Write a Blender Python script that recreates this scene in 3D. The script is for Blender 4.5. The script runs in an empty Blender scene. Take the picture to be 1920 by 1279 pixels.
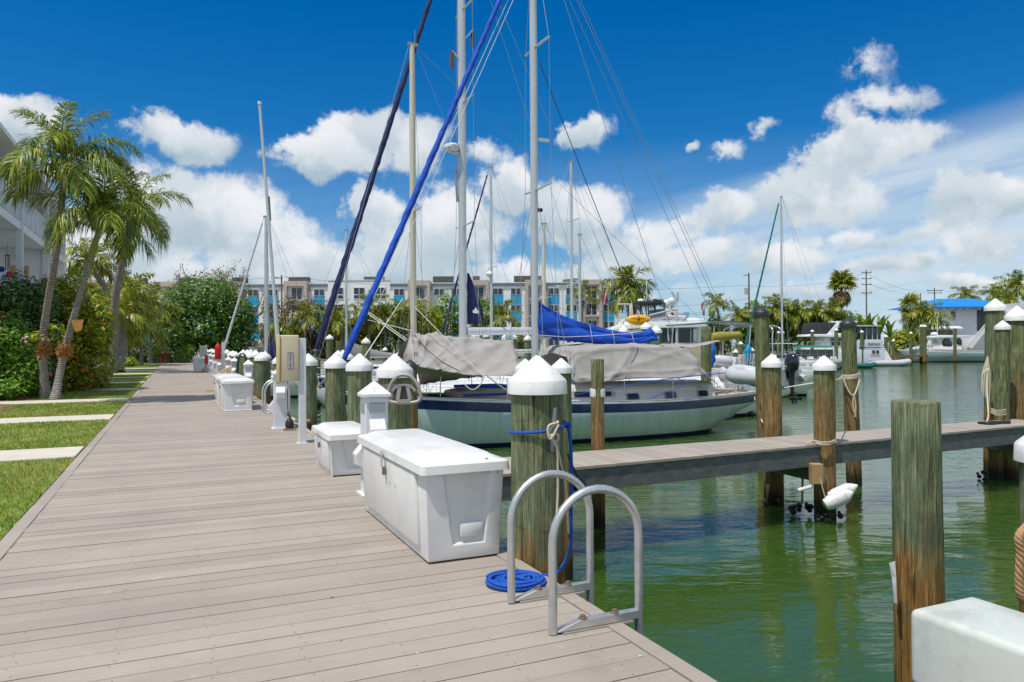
import bpy, bmesh, math, random
import numpy as np
from mathutils import Vector, Matrix, Euler

random.seed(7)
RNG = np.random.default_rng(11)
R = math.radians
SC = bpy.context.scene
COL = SC.collection

# ------------------------------------------------------------------ camera
# world: X runs from the boardwalk out over the water, Y runs along the
# boardwalk, Z is up with the boardwalk deck at 0
F_PX, EYE = 1390.0, 1.6
YAW, PITCH, ROLL = R(24.35), R(0.39), R(-0.3)
cam_data = bpy.data.cameras.new('camera')
cam = bpy.data.objects.new('camera', cam_data)
COL.objects.link(cam)
CAM_M = Matrix.Rotation(-YAW, 3, 'Z') @ Matrix.Rotation(R(90) + PITCH, 3, 'X') @ Matrix.Rotation(ROLL, 3, 'Z')
cam.matrix_world = Matrix.Translation((0, 0, EYE)) @ CAM_M.to_4x4()
cam_data.sensor_width = 36.0
cam_data.lens = 36.0 * F_PX / 1920.0
cam_data.clip_start = 0.05
cam_data.clip_end = 6000
SC.camera = cam


def ray(px, py):
    return CAM_M @ Vector(((px - 960.0) / F_PX, (639.5 - py) / F_PX, -1.0))


def G(px, py, z=0.0):            # the point of a level at a place of the photograph
    d = ray(px, py)
    t = (z - EYE) / d.z
    return Vector((d.x * t, d.y * t, z))


def D(px, py, depth):            # the point at a distance from the camera
    return Vector((0, 0, EYE)) + ray(px, py) * depth


def Q(px, depth, z):             # a column of the photograph at a distance, on a level
    a, b = D(px, 400, depth), D(px, 900, depth)
    t = (z - a.z) / (b.z - a.z)
    return a.lerp(b, t)


# ------------------------------------------------------------------ sun, sky
SUN_TRAVEL = Vector((0.40, 0.17, -1.0)).normalized()
to_sun = -SUN_TRAVEL
sun_elev = math.asin(to_sun.z)
sun_az = math.atan2(to_sun.x, to_sun.y)
sun_data = bpy.data.lights.new('sun', 'SUN')
sun_data.energy = 3.9
sun_data.angle = R(0.53)
sun_data.color = (1.0, 0.94, 0.84)
sun = bpy.data.objects.new('sun', sun_data)
sun.rotation_euler = SUN_TRAVEL.to_track_quat('-Z', 'Y').to_euler()
sun.location = (0, 0, 60)
COL.objects.link(sun)

world = bpy.data.worlds.new('World')
SC.world = world
world.use_nodes = True
wn, wl = world.node_tree.nodes, world.node_tree.links
wn.clear()


class NT:
    """small helper for node graphs"""
    def __init__(s, tree):
        s.n, s.l = tree.nodes, tree.links

    def put(s, sock, val):
        if isinstance(val, bpy.types.NodeSocket):
            s.l.new(val, sock)
        elif val is not None:
            sock.default_value = val

    def math(s, op, a, b=None, c=None, clamp=False):
        n = s.n.new('ShaderNodeMath')
        n.operation = op
        n.use_clamp = clamp
        s.put(n.inputs[0], a)
        if b is not None:
            s.put(n.inputs[1], b)
        if c is not None:
            s.put(n.inputs[2], c)
        return n.outputs[0]

    def vec(s, op, a, b=None, scale=None):
        n = s.n.new('ShaderNodeVectorMath')
        n.operation = op
        s.put(n.inputs[0], a)
        if b is not None:
            s.put(n.inputs[1], b)
        if scale is not None:
            s.put(n.inputs['Scale'], scale)
        return n.outputs['Value'] if op in ('LENGTH', 'DOT_PRODUCT') else n.outputs[0]

    def noise(s, vec, scale, detail=4, rough=0.55, out='Fac', dist=0.0):
        n = s.n.new('ShaderNodeTexNoise')
        n.inputs['Scale'].default_value = scale
        n.inputs['Detail'].default_value = detail
        n.inputs['Roughness'].default_value = rough
        n.inputs['Distortion'].default_value = dist
        if vec is not None:
            s.l.new(vec, n.inputs['Vector'])
        return n.outputs[out]

    def mapr(s, v, a, b, c=0.0, d=1.0, smooth=False):
        n = s.n.new('ShaderNodeMapRange')
        n.interpolation_type = 'SMOOTHSTEP' if smooth else 'LINEAR'
        s.put(n.inputs[0], v)
        for i, k in enumerate((a, b, c, d)):
            s.put(n.inputs[i + 1], k)
        return n.outputs[0]

    def mix(s, f, a, b, mode='MIX'):
        n = s.n.new('ShaderNodeMix')
        n.data_type = 'RGBA'
        n.blend_type = mode
        s.put(n.inputs[0], f)
        s.put(n.inputs[6], a if isinstance(a, bpy.types.NodeSocket) or len(a) == 4 else (*a, 1))
        s.put(n.inputs[7], b if isinstance(b, bpy.types.NodeSocket) or len(b) == 4 else (*b, 1))
        return n.outputs[2]

    def ramp(s, f, stops, interp='LINEAR'):
        n = s.n.new('ShaderNodeValToRGB')
        n.color_ramp.interpolation = interp
        e = n.color_ramp.elements
        while len(e) < len(stops):
            e.new(0.5)
        for k, (p, c) in zip(e, stops):
            k.position = p
            k.color = (*c, 1) if len(c) == 3 else c
        s.put(n.inputs[0], f)
        return n.outputs[0]


W = NT(world.node_tree)
sky = wn.new('ShaderNodeTexSky')
sky.sky_type = 'NISHITA'
sky.sun_disc = False
sky.sun_elevation = sun_elev
sky.sun_rotation = sun_az
sky.air_density = 1.0
sky.dust_density = 0.6
sky.ozone_density = 2.5
bg = wn.new('ShaderNodeBackground')
SKY_STRENGTH = 0.1
bg.inputs['Strength'].default_value = SKY_STRENGTH
wout = wn.new('ShaderNodeOutputWorld')
wl.new(bg.outputs[0], wout.inputs['Surface'])
tc = wn.new('ShaderNodeTexCoord')
dirv = W.vec('NORMALIZE', tc.outputs['Generated'])
sep = wn.new('ShaderNodeSeparateXYZ')
wl.new(dirv, sep.inputs[0])
az = W.math('ARCTAN2', sep.outputs[0], sep.outputs[1])
el = W.math('ARCSINE', sep.outputs[2])
comb = wn.new('ShaderNodeCombineXYZ')
wl.new(az, comb.inputs[0])
wl.new(el, comb.inputs[1])
ae0 = comb.outputs[0]
# billowing edges: the direction is pushed about by noise before the cloud masses are looked up
wob = W.noise(dirv, 9.0, 7, 0.62, 'Color')
wob2 = W.vec('SUBTRACT', wob, (0.5, 0.5, 0.5))
ae = W.vec('ADD', ae0, W.vec('MULTIPLY', wob2, (0.11, 0.085, 0.0)))


def azel(px, py):
    d = ray(px, py).normalized()
    return math.atan2(d.x, d.y), math.asin(d.z)


CLOUDS = [  # where the cumulus heads stand: column, row, half width, half height, weight
    (350, 262, 112, 50, 1.0), (45, 245, 85, 52, .9), (405, 395, 175, 88, 1.05), (300, 430, 160, 80, .9), (500, 450, 130, 95, .95),
    (595, 290, 95, 46, .95), (690, 262, 120, 66, 1.1), (790, 275, 75, 70, .8), (700, 395, 70, 62, .9), (770, 470, 150, 80, .9),
    (600, 500, 210, 62, .9), (860, 430, 110, 100, .9), (950, 350, 60, 70, .9), (1030, 390, 80, 80, .85), (1110, 400, 100, 80, .9),
    (1180, 480, 110, 62, .8), (1102, 245, 62, 38, .78), (905, 290, 60, 30, .45), (180, 470, 170, 80, .8),
    (1650, 120, 55, 46, .36), (1690, 180, 105, 36, .42), (1600, 215, 60, 40, .5), (1640, 262, 120, 48, 1.0), (1560, 300, 62, 56, 1.1), (1530, 362, 125, 66, .95),
    (1360, 275, 52, 28, .5), (1428, 246, 52, 18, .38), (1294, 276, 20, 15, .55), (1352, 385, 80, 50, .8), (1800, 372, 75, 54, .85),
    (1893, 372, 55, 46, .8), (1845, 455, 70, 34, .8), (1480, 490, 95, 42, .8), (1680, 500, 100, 36, .7), (1830, 532, 80, 26, .7),
    (1330, 470, 120, 40, .6), (1250, 430, 150, 46, .46), (1120, 545, 260, 30, .5), (1520, 548, 280, 26, .42), (1740, 428, 150, 28, .42), (1600, 448, 140, 30, .44), (250, 520, 230, 40, .7), (470, 520, 160, 36, .65), (960, 520, 400, 40, .55), (200, 330, 140, 40, .6),
]
dens = num = den = None
for (cx, cy, rx, ry, wgt) in CLOUDS:
    a0, e0 = azel(cx, cy)
    ra, re = rx / F_PX * 1.08, ry / F_PX * 1.08
    d = W.vec('MULTIPLY', W.vec('SUBTRACT', ae, (a0, e0, 0)), (1 / ra, 1 / re, 0))
    q = W.math('SUBTRACT', 1.0, W.vec('LENGTH', d))
    q = W.math('MULTIPLY', q, wgt)
    dens = q if dens is None else W.math('SMOOTH_MAX', dens, q, 0.10)
    sx = wn.new('ShaderNodeSeparateXYZ')
    wl.new(d, sx.inputs[0])
    qp = W.math('MAXIMUM', q, 0.0)
    num = W.math('MULTIPLY', qp, sx.outputs[1]) if num is None else W.math('MULTIPLY_ADD', qp, sx.outputs[1], num)
    den = qp if den is None else W.math('ADD', den, qp)
height = W.math('DIVIDE', num, W.math('ADD', den, 0.02))
# unseen sky: scattered heads go on, extra cloud added overhead to neutralise fill light
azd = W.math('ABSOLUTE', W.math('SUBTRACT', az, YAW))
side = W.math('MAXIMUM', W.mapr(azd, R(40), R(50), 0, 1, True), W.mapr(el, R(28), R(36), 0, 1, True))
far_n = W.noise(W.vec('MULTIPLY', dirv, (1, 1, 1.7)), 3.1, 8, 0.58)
unseen_cloud = W.math('SUBTRACT', W.mapr(far_n, 0.42, 0.62, 0, 1), W.mapr(el, 0.0, -0.2, 0, 1))
dens = W.math('MAXIMUM', dens, W.math('MULTIPLY', W.math('SUBTRACT', unseen_cloud, W.math('MULTIPLY', W.math('SUBTRACT', 1.0, side), 3.0)), 0.9))
fine = W.math('ADD', W.noise(dirv, 25.0, 6, 0.62), W.math('MULTIPLY', W.math('SUBTRACT', W.noise(dirv, 72.0, 5, 0.62), 0.5), 0.55))
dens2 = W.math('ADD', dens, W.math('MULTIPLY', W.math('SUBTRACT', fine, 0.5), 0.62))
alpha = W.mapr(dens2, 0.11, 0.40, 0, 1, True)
# thin high veil with streaks, thicker towards the horizon
veil_v = W.vec('MULTIPLY', ae0, (3.0, 26.0, 0))
rot = wn.new('ShaderNodeVectorRotate')
rot.rotation_type = 'Z_AXIS'
rot.inputs['Angle'].default_value = R(-9)
wl.new(ae0, rot.inputs['Vector'])
streak = W.noise(W.vec('MULTIPLY', rot.outputs[0], (2.6, 22.0, 0)), 1.0, 6, 0.6, 'Fac', 0.6)
sep2 = wn.new('ShaderNodeSeparateXYZ')
wl.new(rot.outputs[0], sep2.inputs[0])
vx = sep2.outputs[1]
v_lo = azel(1200, 640)[1]
a1, e1 = azel(1900, 262)
a2, e2 = azel(1150, 375)
# upper rim of the veil: a straight line through two directions, in the rotated frame nearly level
def rotv(a, e, ang=R(-9)):
    return math.cos(ang) * a - math.sin(ang) * e, math.sin(ang) * a + math.cos(ang) * e
rim = (rotv(a1, e1)[1] + rotv(a2, e2)[1]) / 2
vtop = W.mapr(vx, rim + 0.035, rim - 0.03, 0, 1, True)
vside = W.mapr(az, azel(850, 400)[0], azel(1500, 400)[0], 0, 1, True)
vbase = W.mapr(el, 0.0, 0.27, 0.50, 0.0)
veil = W.math('MULTIPLY', W.math('MULTIPLY', vtop, vside), W.mapr(streak, 0.22, 0.70, 0.42, 1.0, True))
veil = W.math('MAXIMUM', veil, W.math('MULTIPLY', vbase, W.mapr(streak, 0.3, 0.7, 0.5, 1.2)))
# light on the clouds: denser towards the sun means shade
shift = W.vec('ADD', dirv, tuple(to_sun * 0.028 + Vector((0, 0, 0.022))))
n_here = W.noise(dirv, 11.0, 6, 0.55)
n_sun = W.noise(shift, 11.0, 6, 0.55)
relief = W.mapr(W.math('SUBTRACT', n_here, n_sun), -0.10, 0.12, 0.0, 1.0, True)
lum = W.math('ADD', W.math('MULTIPLY', relief, 0.45), W.math('MULTIPLY', W.mapr(height, -0.55, 0.40, 0.0, 1.0, True), 0.55))
cloud_col = W.mix(lum, (4.2, 5.4, 6.2), (8.8, 8.95, 9.2))
SKY_TINT = (0.0, 0.60, 1.12)
sky_lo = W.mapr(el, 0.0, 0.42, 0.0, 1.0)
tint = W.mix(sky_lo, (0.22, 0.72, 1.06), SKY_TINT)
skyc = W.mix(1.0, sky.outputs[0], tint, 'MULTIPLY')
c1 = W.mix(W.math('MULTIPLY', veil, 0.9), skyc, (6.6, 7.7, 8.6))
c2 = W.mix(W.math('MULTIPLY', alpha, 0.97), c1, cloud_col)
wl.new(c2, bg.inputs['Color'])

SC.view_settings.view_transform = 'Standard'
SC.view_settings.look = 'None'
SC.view_settings.exposure = 0.0
SC.view_settings.gamma = 1.0
SC.view_settings.use_curve_mapping = False
SC.cycles.max_bounces = 6
SC.cycles.transparent_max_bounces = 8
SC.cycles.caustics_reflective = False
SC.cycles.caustics_refractive = False
world.cycles.sampling_method = 'MANUAL'
world.cycles.sample_map_resolution = 512

WATER = -1.22
EDGE_R, EDGE_L = 2.33, -1.34
SHORE = 86.0
CV = Vector((math.sin(YAW), math.cos(YAW), 0))      # the way the photograph looks
CR = Vector((math.cos(YAW), -math.sin(YAW), 0))     # to its right


# ------------------------------------------------------------------ materials
MATS = {}


def mat(name, col, rough=0.6, metal=0.0, var=0.0, vscale=6.0, vstretch=(1, 1, 1), bump=0.0, bscale=40.0,
        bstretch=None, spec=0.5, rnd=0.0, trans=0.0, coat=0.0, isl=0.0, dirt=None, dirt_amt=0.0, dscale=3.0, objco=True):
    if name in MATS:
        return MATS[name]
    m = bpy.data.materials.new(name)
    m.use_nodes = True
    t = NT(m.node_tree)
    p = m.node_tree.nodes['Principled BSDF']
    p.inputs['Roughness'].default_value = rough
    p.inputs['Metallic'].default_value = metal
    p.inputs['Specular IOR Level'].default_value = spec
    p.inputs['Coat Weight'].default_value = coat
    c = t.n.new('ShaderNodeRGB')
    c.outputs[0].default_value = (*col, 1)
    out = c.outputs[0]
    co = t.n.new('ShaderNodeTexCoord').outputs['Object' if objco else 'Generated']
    if var > 0:
        nz = t.noise(t.vec('MULTIPLY', co, tuple(vstretch)), vscale, 6, 0.6)
        f = t.mapr(nz, 0.3, 0.7, 1 - var, 1 + var)
        g = t.n.new('ShaderNodeCombineXYZ')
        for k in range(3):
            t.l.new(f, g.inputs[k])
        out = t.mix(1.0, out, g.outputs[0], 'MULTIPLY')
    if rnd > 0 or isl > 0:
        if rnd > 0:
            r = t.n.new('ShaderNodeObjectInfo').outputs['Random']
            a = rnd
        else:
            r = t.n.new('ShaderNodeNewGeometry').outputs['Random Per Island']
            a = isl
        f = t.mapr(r, 0, 1, 1 - a, 1 + a)
        g = t.n.new('ShaderNodeCombineXYZ')
        for k in range(3):
            t.l.new(f, g.inputs[k])
        out = t.mix(1.0, out, g.outputs[0], 'MULTIPLY')
    if dirt:
        nz = t.noise(co, dscale, 7, 0.65)
        out = t.mix(t.math('MULTIPLY', t.mapr(nz, 0.45, 0.72, 0, 1, True), dirt_amt), out, dirt)
    t.l.new(out, p.inputs['Base Color'])
    if bump > 0:
        b = t.n.new('ShaderNodeBump')
        b.inputs['Strength'].default_value = bump
        b.inputs['Distance'].default_value = 0.02
        t.l.new(t.noise(t.vec('MULTIPLY', co, tuple(bstretch or vstretch)), bscale, 5, 0.6), b.inputs['Height'])
        t.l.new(b.outputs[0], p.inputs['Normal'])
    if trans > 0:
        tr = t.n.new('ShaderNodeBsdfTranslucent')
        t.l.new(t.mix(0.35, out, (0.35, 0.42, 0.03)), tr.inputs['Color'])
        mx = t.n.new('ShaderNodeMixShader')
        mx.inputs[0].default_value = trans
        t.l.new(p.outputs[0], mx.inputs[1])
        t.l.new(tr.outputs[0], mx.inputs[2])
        t.l.new(mx.outputs[0], m.node_tree.nodes['Material Output'].inputs['Surface'])
    MATS[name] = m
    return m


def leaf_mat(name, cols, trans=0.3, rough=0.45):
    if name in MATS:
        return MATS[name]
    m = bpy.data.materials.new(name)
    m.use_nodes = True
    t = NT(m.node_tree)
    p = m.node_tree.nodes['Principled BSDF']
    p.inputs['Roughness'].default_value = rough
    r = t.n.new('ShaderNodeNewGeometry').outputs['Random Per Island']
    out = t.ramp(r, [(i / max(1, len(cols) - 1), c) for i, c in enumerate(cols)])
    t.l.new(out, p.inputs['Base Color'])
    tr = t.n.new('ShaderNodeBsdfTranslucent')
    t.l.new(t.mix(0.4, out, (0.25, 0.30, 0.02)), tr.inputs['Color'])
    mx = t.n.new('ShaderNodeMixShader')
    mx.inputs[0].default_value = trans
    t.l.new(p.outputs[0], mx.inputs[1])
    t.l.new(tr.outputs[0], mx.inputs[2])
    t.l.new(mx.outputs[0], m.node_tree.nodes['Material Output'].inputs['Surface'])
    MATS[name] = m
    return m


def pile_mat(name, green, brown, lo, hi):
    """pressure treated timber: green above, brown and worn below, dark growth at the water"""
    m = bpy.data.materials.new(name)
    m.use_nodes = True
    t = NT(m.node_tree)
    p = m.node_tree.nodes['Principled BSDF']
    p.inputs['Roughness'].default_value = 0.85
    p.inputs['Specular IOR Level'].default_value = 0.25
    geo = t.n.new('ShaderNodeNewGeometry')
    pos = geo.outputs['Position']
    s3 = t.n.new('ShaderNodeSeparateXYZ')
    t.l.new(pos, s3.inputs[0])
    z = s3.outputs[2]
    streak = t.math('ADD', t.math('MULTIPLY', t.noise(t.vec('MULTIPLY', pos, (62, 62, 2.4)), 1.0, 7, 0.68), .72), t.math('MULTIPLY', t.noise(t.vec('MULTIPLY', pos, (11, 11, 4.5)), 1.0, 6, 0.65, 'Fac', .8), .28))
    blot = t.noise(t.vec('MULTIPLY', pos, (3.6, 3.6, 1.5)), 1.0, 5, 0.6)
    zz = t.math('ADD', z, t.math('MULTIPLY', t.math('SUBTRACT', blot, 0.5), 1.0))
    f = t.mapr(zz, lo, hi, 0, 1, True)
    gr = t.ramp(streak, [(0.30, tuple(x * .16 for x in green)), (0.41, tuple(x * .6 for x in green)), (0.50, green), (0.58, tuple(x * 1.5 for x in green)), (0.68, (0.40, 0.40, 0.25))])
    pale = t.noise(t.vec('MULTIPLY', pos, (8, 8, 2.6)), 1.0, 7, 0.65, 'Fac', .6)
    gr = t.mix(t.mapr(pale, 0.5, 0.68, 0, 0.7, True), gr, t.ramp(streak, [(.32, (.10, .085, .03)), (.5, (.29, .27, .14)), (.66, (.44, .41, .26))]))
    br = t.ramp(streak, [(0.30, tuple(x * .15 for x in brown)), (0.44, tuple(x * .7 for x in brown)), (0.55, tuple(x * 1.4 for x in brown)), (0.68, (0.46, 0.36, 0.2))])
    base = t.mix(f, br, gr)
    knots = t.noise(t.vec('MULTIPLY', pos, (5, 5, 1.8)), 1.0, 4, 0.5, 'Fac', 1.8)
    base = t.mix(t.mapr(knots, 0.57, 0.74, 0, 0.75, True), base, (0.16, 0.12, 0.06))
    crack = t.noise(t.vec('MULTIPLY', pos, (44, 44, 1.5)), 1.0, 3, 0.5, 'Fac', .5)
    base = t.mix(t.mapr(crack, 0.62, 0.67, 0, 0.85, True), base, (0.022, 0.026, 0.012))
    chk = t.noise(t.vec('MULTIPLY', pos, (2.2, 2.2, 16)), 1.0, 5, 0.6, 'Fac', 1.2)
    base = t.mix(t.mapr(chk, 0.63, 0.72, 0, 0.6, True), base, (0.05, 0.04, 0.018))
    wet = t.mapr(z, WATER + 0.12, WATER + 0.5, 0.9, 0.0, True)
    base = t.mix(wet, base, (0.012, 0.012, 0.008))
    t.l.new(base, p.inputs['Base Color'])
    wav = t.noise(t.vec('MULTIPLY', pos, (50, 50, 1.6)), 1.0, 5, 0.6)
    b = t.n.new('ShaderNodeBump')
    b.inputs['Strength'].default_value = 0.9
    b.inputs['Distance'].default_value = 0.016
    t.l.new(t.math('ADD', wav, t.math('MULTIPLY', knots, 0.8)), b.inputs['Height'])
    t.l.new(b.outputs[0], p.inputs['Normal'])
    MATS[name] = m
    return m


M = dict(
    pile=pile_mat('green_pile_timber', (0.145, 0.175, 0.095), (0.25, 0.13, 0.035), -0.1, 0.32),
    pile_far=pile_mat('weathered_pile_timber', (0.115, 0.145, 0.065), (0.20, 0.115, 0.04), -0.5, 0.5),
    pile_brown=pile_mat('brown_pile_timber', (0.145, 0.165, 0.075), (0.22, 0.135, 0.055), 0.25, 1.35),
    plastic=mat('white_cap_plastic', (0.78, 0.775, 0.765), 0.42, dirt=(0.40, 0.39, 0.36), dirt_amt=0.6, dscale=4),
    fibre=mat('white_fibreglass', (0.77, 0.765, 0.755), 0.34, dirt=(0.52, 0.50, 0.46), dirt_amt=0.45, dscale=2.6, coat=0.12),
    black_cap=mat('black_cap_plastic', (0.022, 0.024, 0.03), 0.45),
    gel=mat('white_gelcoat', (0.80, 0.81, 0.81), 0.22, coat=0.3, var=0.04, vscale=2),
    gel_grey=mat('grey_gelcoat', (0.42, 0.44, 0.46), 0.3),
    deck=None,
    alu=mat('brushed_aluminium', (0.60, 0.60, 0.60), 0.42, 0.85, var=0.14, vscale=8, bump=.05),
    mast=mat('painted_mast', (0.56, 0.58, 0.60), 0.35, 0.25, var=0.05, vscale=1.2),
    mast_cream=mat('cream_mast', (0.62, 0.57, 0.45), 0.45, var=0.05),
    steel=mat('stainless_steel', (0.66, 0.67, 0.68), 0.22, 0.9),
    wire=mat('rigging_wire', (0.33, 0.34, 0.36), 0.4, 0.5),
    wire_w=mat('white_line', (0.68, 0.66, 0.60), 0.8),
    rope=mat('cream_rope', (0.62, 0.55, 0.42), 0.9, bump=.5, bscale=120),
    rope_tan=mat('tan_rope', (0.45, 0.27, 0.13), 0.85, bump=.5, bscale=120),
    rope_blue=mat('blue_rope', (0.006, 0.10, 0.52), 0.75, bump=.6, bscale=160, var=.3, vscale=90),
    hose_green=mat('green_hose', (0.01, 0.13, 0.08), 0.4),
    glass=mat('dark_window_glass', (0.018, 0.024, 0.032), 0.06, spec=0.8),
    glass_b=mat('building_window_glass', (0.035, 0.042, 0.055), 0.1, spec=0.7),
    black=mat('black_rubber', (0.016, 0.017, 0.018), 0.5),
    gloss_black=mat('glossy_black_cowl', (0.012, 0.013, 0.015), 0.12, coat=0.6),
    grey_canvas=mat('grey_canvas', (0.335, 0.318, 0.305), 0.9, bump=.6, bscale=3.2, bstretch=(1, 1, 1.6), var=.1, vscale=2.5),
    blue_canvas=mat('blue_canvas', (0.004, 0.075, 0.50), 0.75, bump=.9, bscale=3.0, bstretch=(1, 1, 2.2), var=.25, vscale=3),
    navy_canvas=mat('navy_canvas', (0.010, 0.018, 0.085), 0.8, var=.2, vscale=4),
    teal_canvas=mat('teal_canvas', (0.005, 0.16, 0.11), 0.8),
    navy=mat('navy_gelcoat', (0.008, 0.022, 0.10), 0.16, coat=.4),
    seafoam=None,
    teak=mat('weathered_teak', (0.30, 0.20, 0.12), 0.7, var=.25, vscale=3, vstretch=(1, 8, 1)),
    tan_deck=mat('tan_deck', (0.47, 0.38, 0.29), 0.8, var=.08),
    grey_side=mat('grey_timber_beam', (0.105, 0.115, 0.118), 0.85, var=.35, vscale=2.0, vstretch=(3, 1, 9), bump=.3, bscale=30, bstretch=(1, 1, 10)),
    pale_beam=mat('pale_green_beam', (0.17, 0.18, 0.12), 0.85, var=.3, vscale=3, bump=.2),
    concrete=mat('pale_concrete', (0.58, 0.535, 0.455), 0.9, var=.1, vscale=3, bump=.15, bscale=60),
    soil=mat('mulch_soil', (0.20, 0.125, 0.065), 1.0, var=.4, vscale=4),
    white_wall=mat('white_painted_wall', (0.80, 0.81, 0.83), 0.75, var=.03),
    white_trim=mat('white_trim', (0.74, 0.75, 0.77), 0.6),
    red=mat('red_paint', (0.50, 0.012, 0.014), 0.4),
    yellow=mat('yellow_kayak_plastic', (0.82, 0.40, 0.004), 0.42, coat=.15),
    olive=mat('olive_yellow_canvas', (0.30, 0.27, 0.035), 0.8),
    kayak_blue=mat('bright_blue_plastic', (0.008, 0.24, 0.50), 0.4),
    cream=mat('cream_cabinet', (0.62, 0.54, 0.36), 0.45, var=.04),
    post=mat('white_post', (0.70, 0.71, 0.74), 0.5, var=.04),
    hypalon=mat('grey_inflatable_tube', (0.52, 0.53, 0.56), 0.5, var=.06, vscale=3),
    orange=mat('orange_fibre', (0.44, 0.215, 0.055), 0.95, bump=.8, bscale=60, var=.3, vscale=14),
)


def deck_mat(name, col, far=False):
    m = bpy.data.materials.new(name)
    m.use_nodes = True
    t = NT(m.node_tree)
    p = m.node_tree.nodes['Principled BSDF']
    p.inputs['Roughness'].default_value = 0.72
    p.inputs['Specular IOR Level'].default_value = 0.3
    geo = t.n.new('ShaderNodeNewGeometry')
    pos = geo.outputs['Position']
    rnd = t.n.new('ShaderNodeObjectInfo').outputs['Random'] if not far else geo.outputs['Random Per Island']
    grain = t.noise(t.vec('MULTIPLY', pos, (2.2, 60, 60)), 1.0, 6, 0.65)
    blot = t.noise(pos, 1.1, 6, 0.62)
    f = t.math('ADD', t.mapr(grain, 0.3, 0.7, 0.93, 1.06), t.mapr(blot, 0.35, 0.65, -0.06, 0.07))
    f = t.math('MULTIPLY', f, t.mapr(rnd, 0, 1, 0.90, 1.07))
    g = t.n.new('ShaderNodeCombineXYZ')
    for k in range(3):
        t.l.new(f, g.inputs[k])
    base = t.mix(1.0, (*col, 1), g.outputs[0], 'MULTIPLY')
    spot = t.noise(pos, 5.5, 3, 0.5)
    base = t.mix(t.mapr(spot, 0.66, 0.75, 0, 0.35, True), base, (0.50, 0.44, 0.38))
    spot2 = t.noise(t.vec('ADD', pos, (7, 3, 0)), 2.3, 4, 0.5)
    base = t.mix(t.mapr(spot2, 0.62, 0.78, 0, 0.28, True), base, (0.20, 0.165, 0.14))
    t.l.new(base, p.inputs['Base Color'])
    b = t.n.new('ShaderNodeBump')
    b.inputs['Strength'].default_value = 0.25
    b.inputs['Distance'].default_value = 0.004
    t.l.new(grain, b.inputs['Height'])
    t.l.new(b.outputs[0], p.inputs['Normal'])
    MATS[name] = m
    return m


M['deck'] = deck_mat('composite_decking', (0.362, 0.314, 0.272))
M['deck_far'] = deck_mat('composite_decking_far', (0.362, 0.314, 0.272), True)


def hull_mat():
    """pale sea green topsides that carry scuffs and faint vertical run marks"""
    m = bpy.data.materials.new('sea_green_gelcoat')
    m.use_nodes = True
    t = NT(m.node_tree)
    p = m.node_tree.nodes['Principled BSDF']
    p.inputs['Roughness'].default_value = 0.2
    p.inputs['Coat Weight'].default_value = 0.5
    co = t.n.new('ShaderNodeTexCoord').outputs['Object']
    run = t.noise(t.vec('MULTIPLY', co, (7, 1, 0.55)), 1.0, 5, 0.6)
    scuff = t.noise(t.vec('MULTIPLY', co, (1.5, 1, 2.2)), 1.6, 8, 0.72, 'Fac', 1.6)
    base = t.mix(t.mapr(run, 0.35, 0.7, 0, 1), (0.46, 0.575, 0.565), (0.58, 0.68, 0.67))
    base = t.mix(t.mapr(scuff, 0.60, 0.70, 0, 0.5, True), base, (0.76, 0.80, 0.78))
    t.l.new(base, p.inputs['Base Color'])
    b = t.n.new('ShaderNodeBump')
    b.inputs['Strength'].default_value = 0.05
    t.l.new(t.noise(co, 1.2, 2), b.inputs['Height'])
    t.l.new(b.outputs[0], p.inputs['Normal'])
    return m


M['seafoam'] = hull_mat()


def water_mat():
    m = bpy.data.materials.new('harbour_water')
    m.use_nodes = True
    t = NT(m.node_tree)
    p = m.node_tree.nodes['Principled BSDF']
    p.inputs['Roughness'].default_value = 0.02
    p.inputs['IOR'].default_value = 1.55
    p.inputs['Subsurface Weight'].default_value = 1.0
    p.inputs['Subsurface Radius'].default_value = (1.0, 1.0, 1.0)
    p.inputs['Subsurface Scale'].default_value = 4.0
    p.inputs['Specular IOR Level'].default_value = 0.5
    pos = t.n.new('ShaderNodeNewGeometry').outputs['Position']
    cl = t.noise(pos, 0.16, 4, 0.5)
    t.l.new(t.mix(t.mapr(cl, 0.3, 0.7, 0, 1), (0.042, 0.090, 0.012), (0.050, 0.102, 0.020)), p.inputs['Base Color'])
    # ripples run mostly across the basin
    rot = t.n.new('ShaderNodeVectorRotate')
    rot.rotation_type = 'Z_AXIS'
    rot.inputs['Angle'].default_value = R(24)
    t.l.new(pos, rot.inputs['Vector'])
    w1 = t.noise(t.vec('MULTIPLY', rot.outputs[0], (0.55, 1.7, 1)), 1.5, 3, 0.5, 'Fac', 0.4)
    w2 = t.noise(t.vec('MULTIPLY', rot.outputs[0], (1.0, 2.6, 1)), 3.6, 3, 0.55, 'Fac', 0.5)
    w3 = t.noise(t.vec('MULTIPLY', rot.outputs[0], (0.8, 2.0, 1)), 11.0, 2, 0.5)
    gust = t.mapr(t.noise(pos, 0.11, 3, 0.5), 0.35, 0.65, 0.45, 1.2)
    hh = t.math('ADD', t.math('MULTIPLY', w1, 0.85), t.math('ADD', t.math('MULTIPLY', w2, 0.17), t.math('MULTIPLY', w3, 0.012)))
    b = t.n.new('ShaderNodeBump')
    b.inputs['Distance'].default_value = 0.10
    t.l.new(t.math('MULTIPLY', gust, 0.36), b.inputs['Strength'])
    t.l.new(hh, b.inputs['Height'])
    t.l.new(b.outputs[0], p.inputs['Normal'])
    return m


M['water'] = water_mat()


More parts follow.
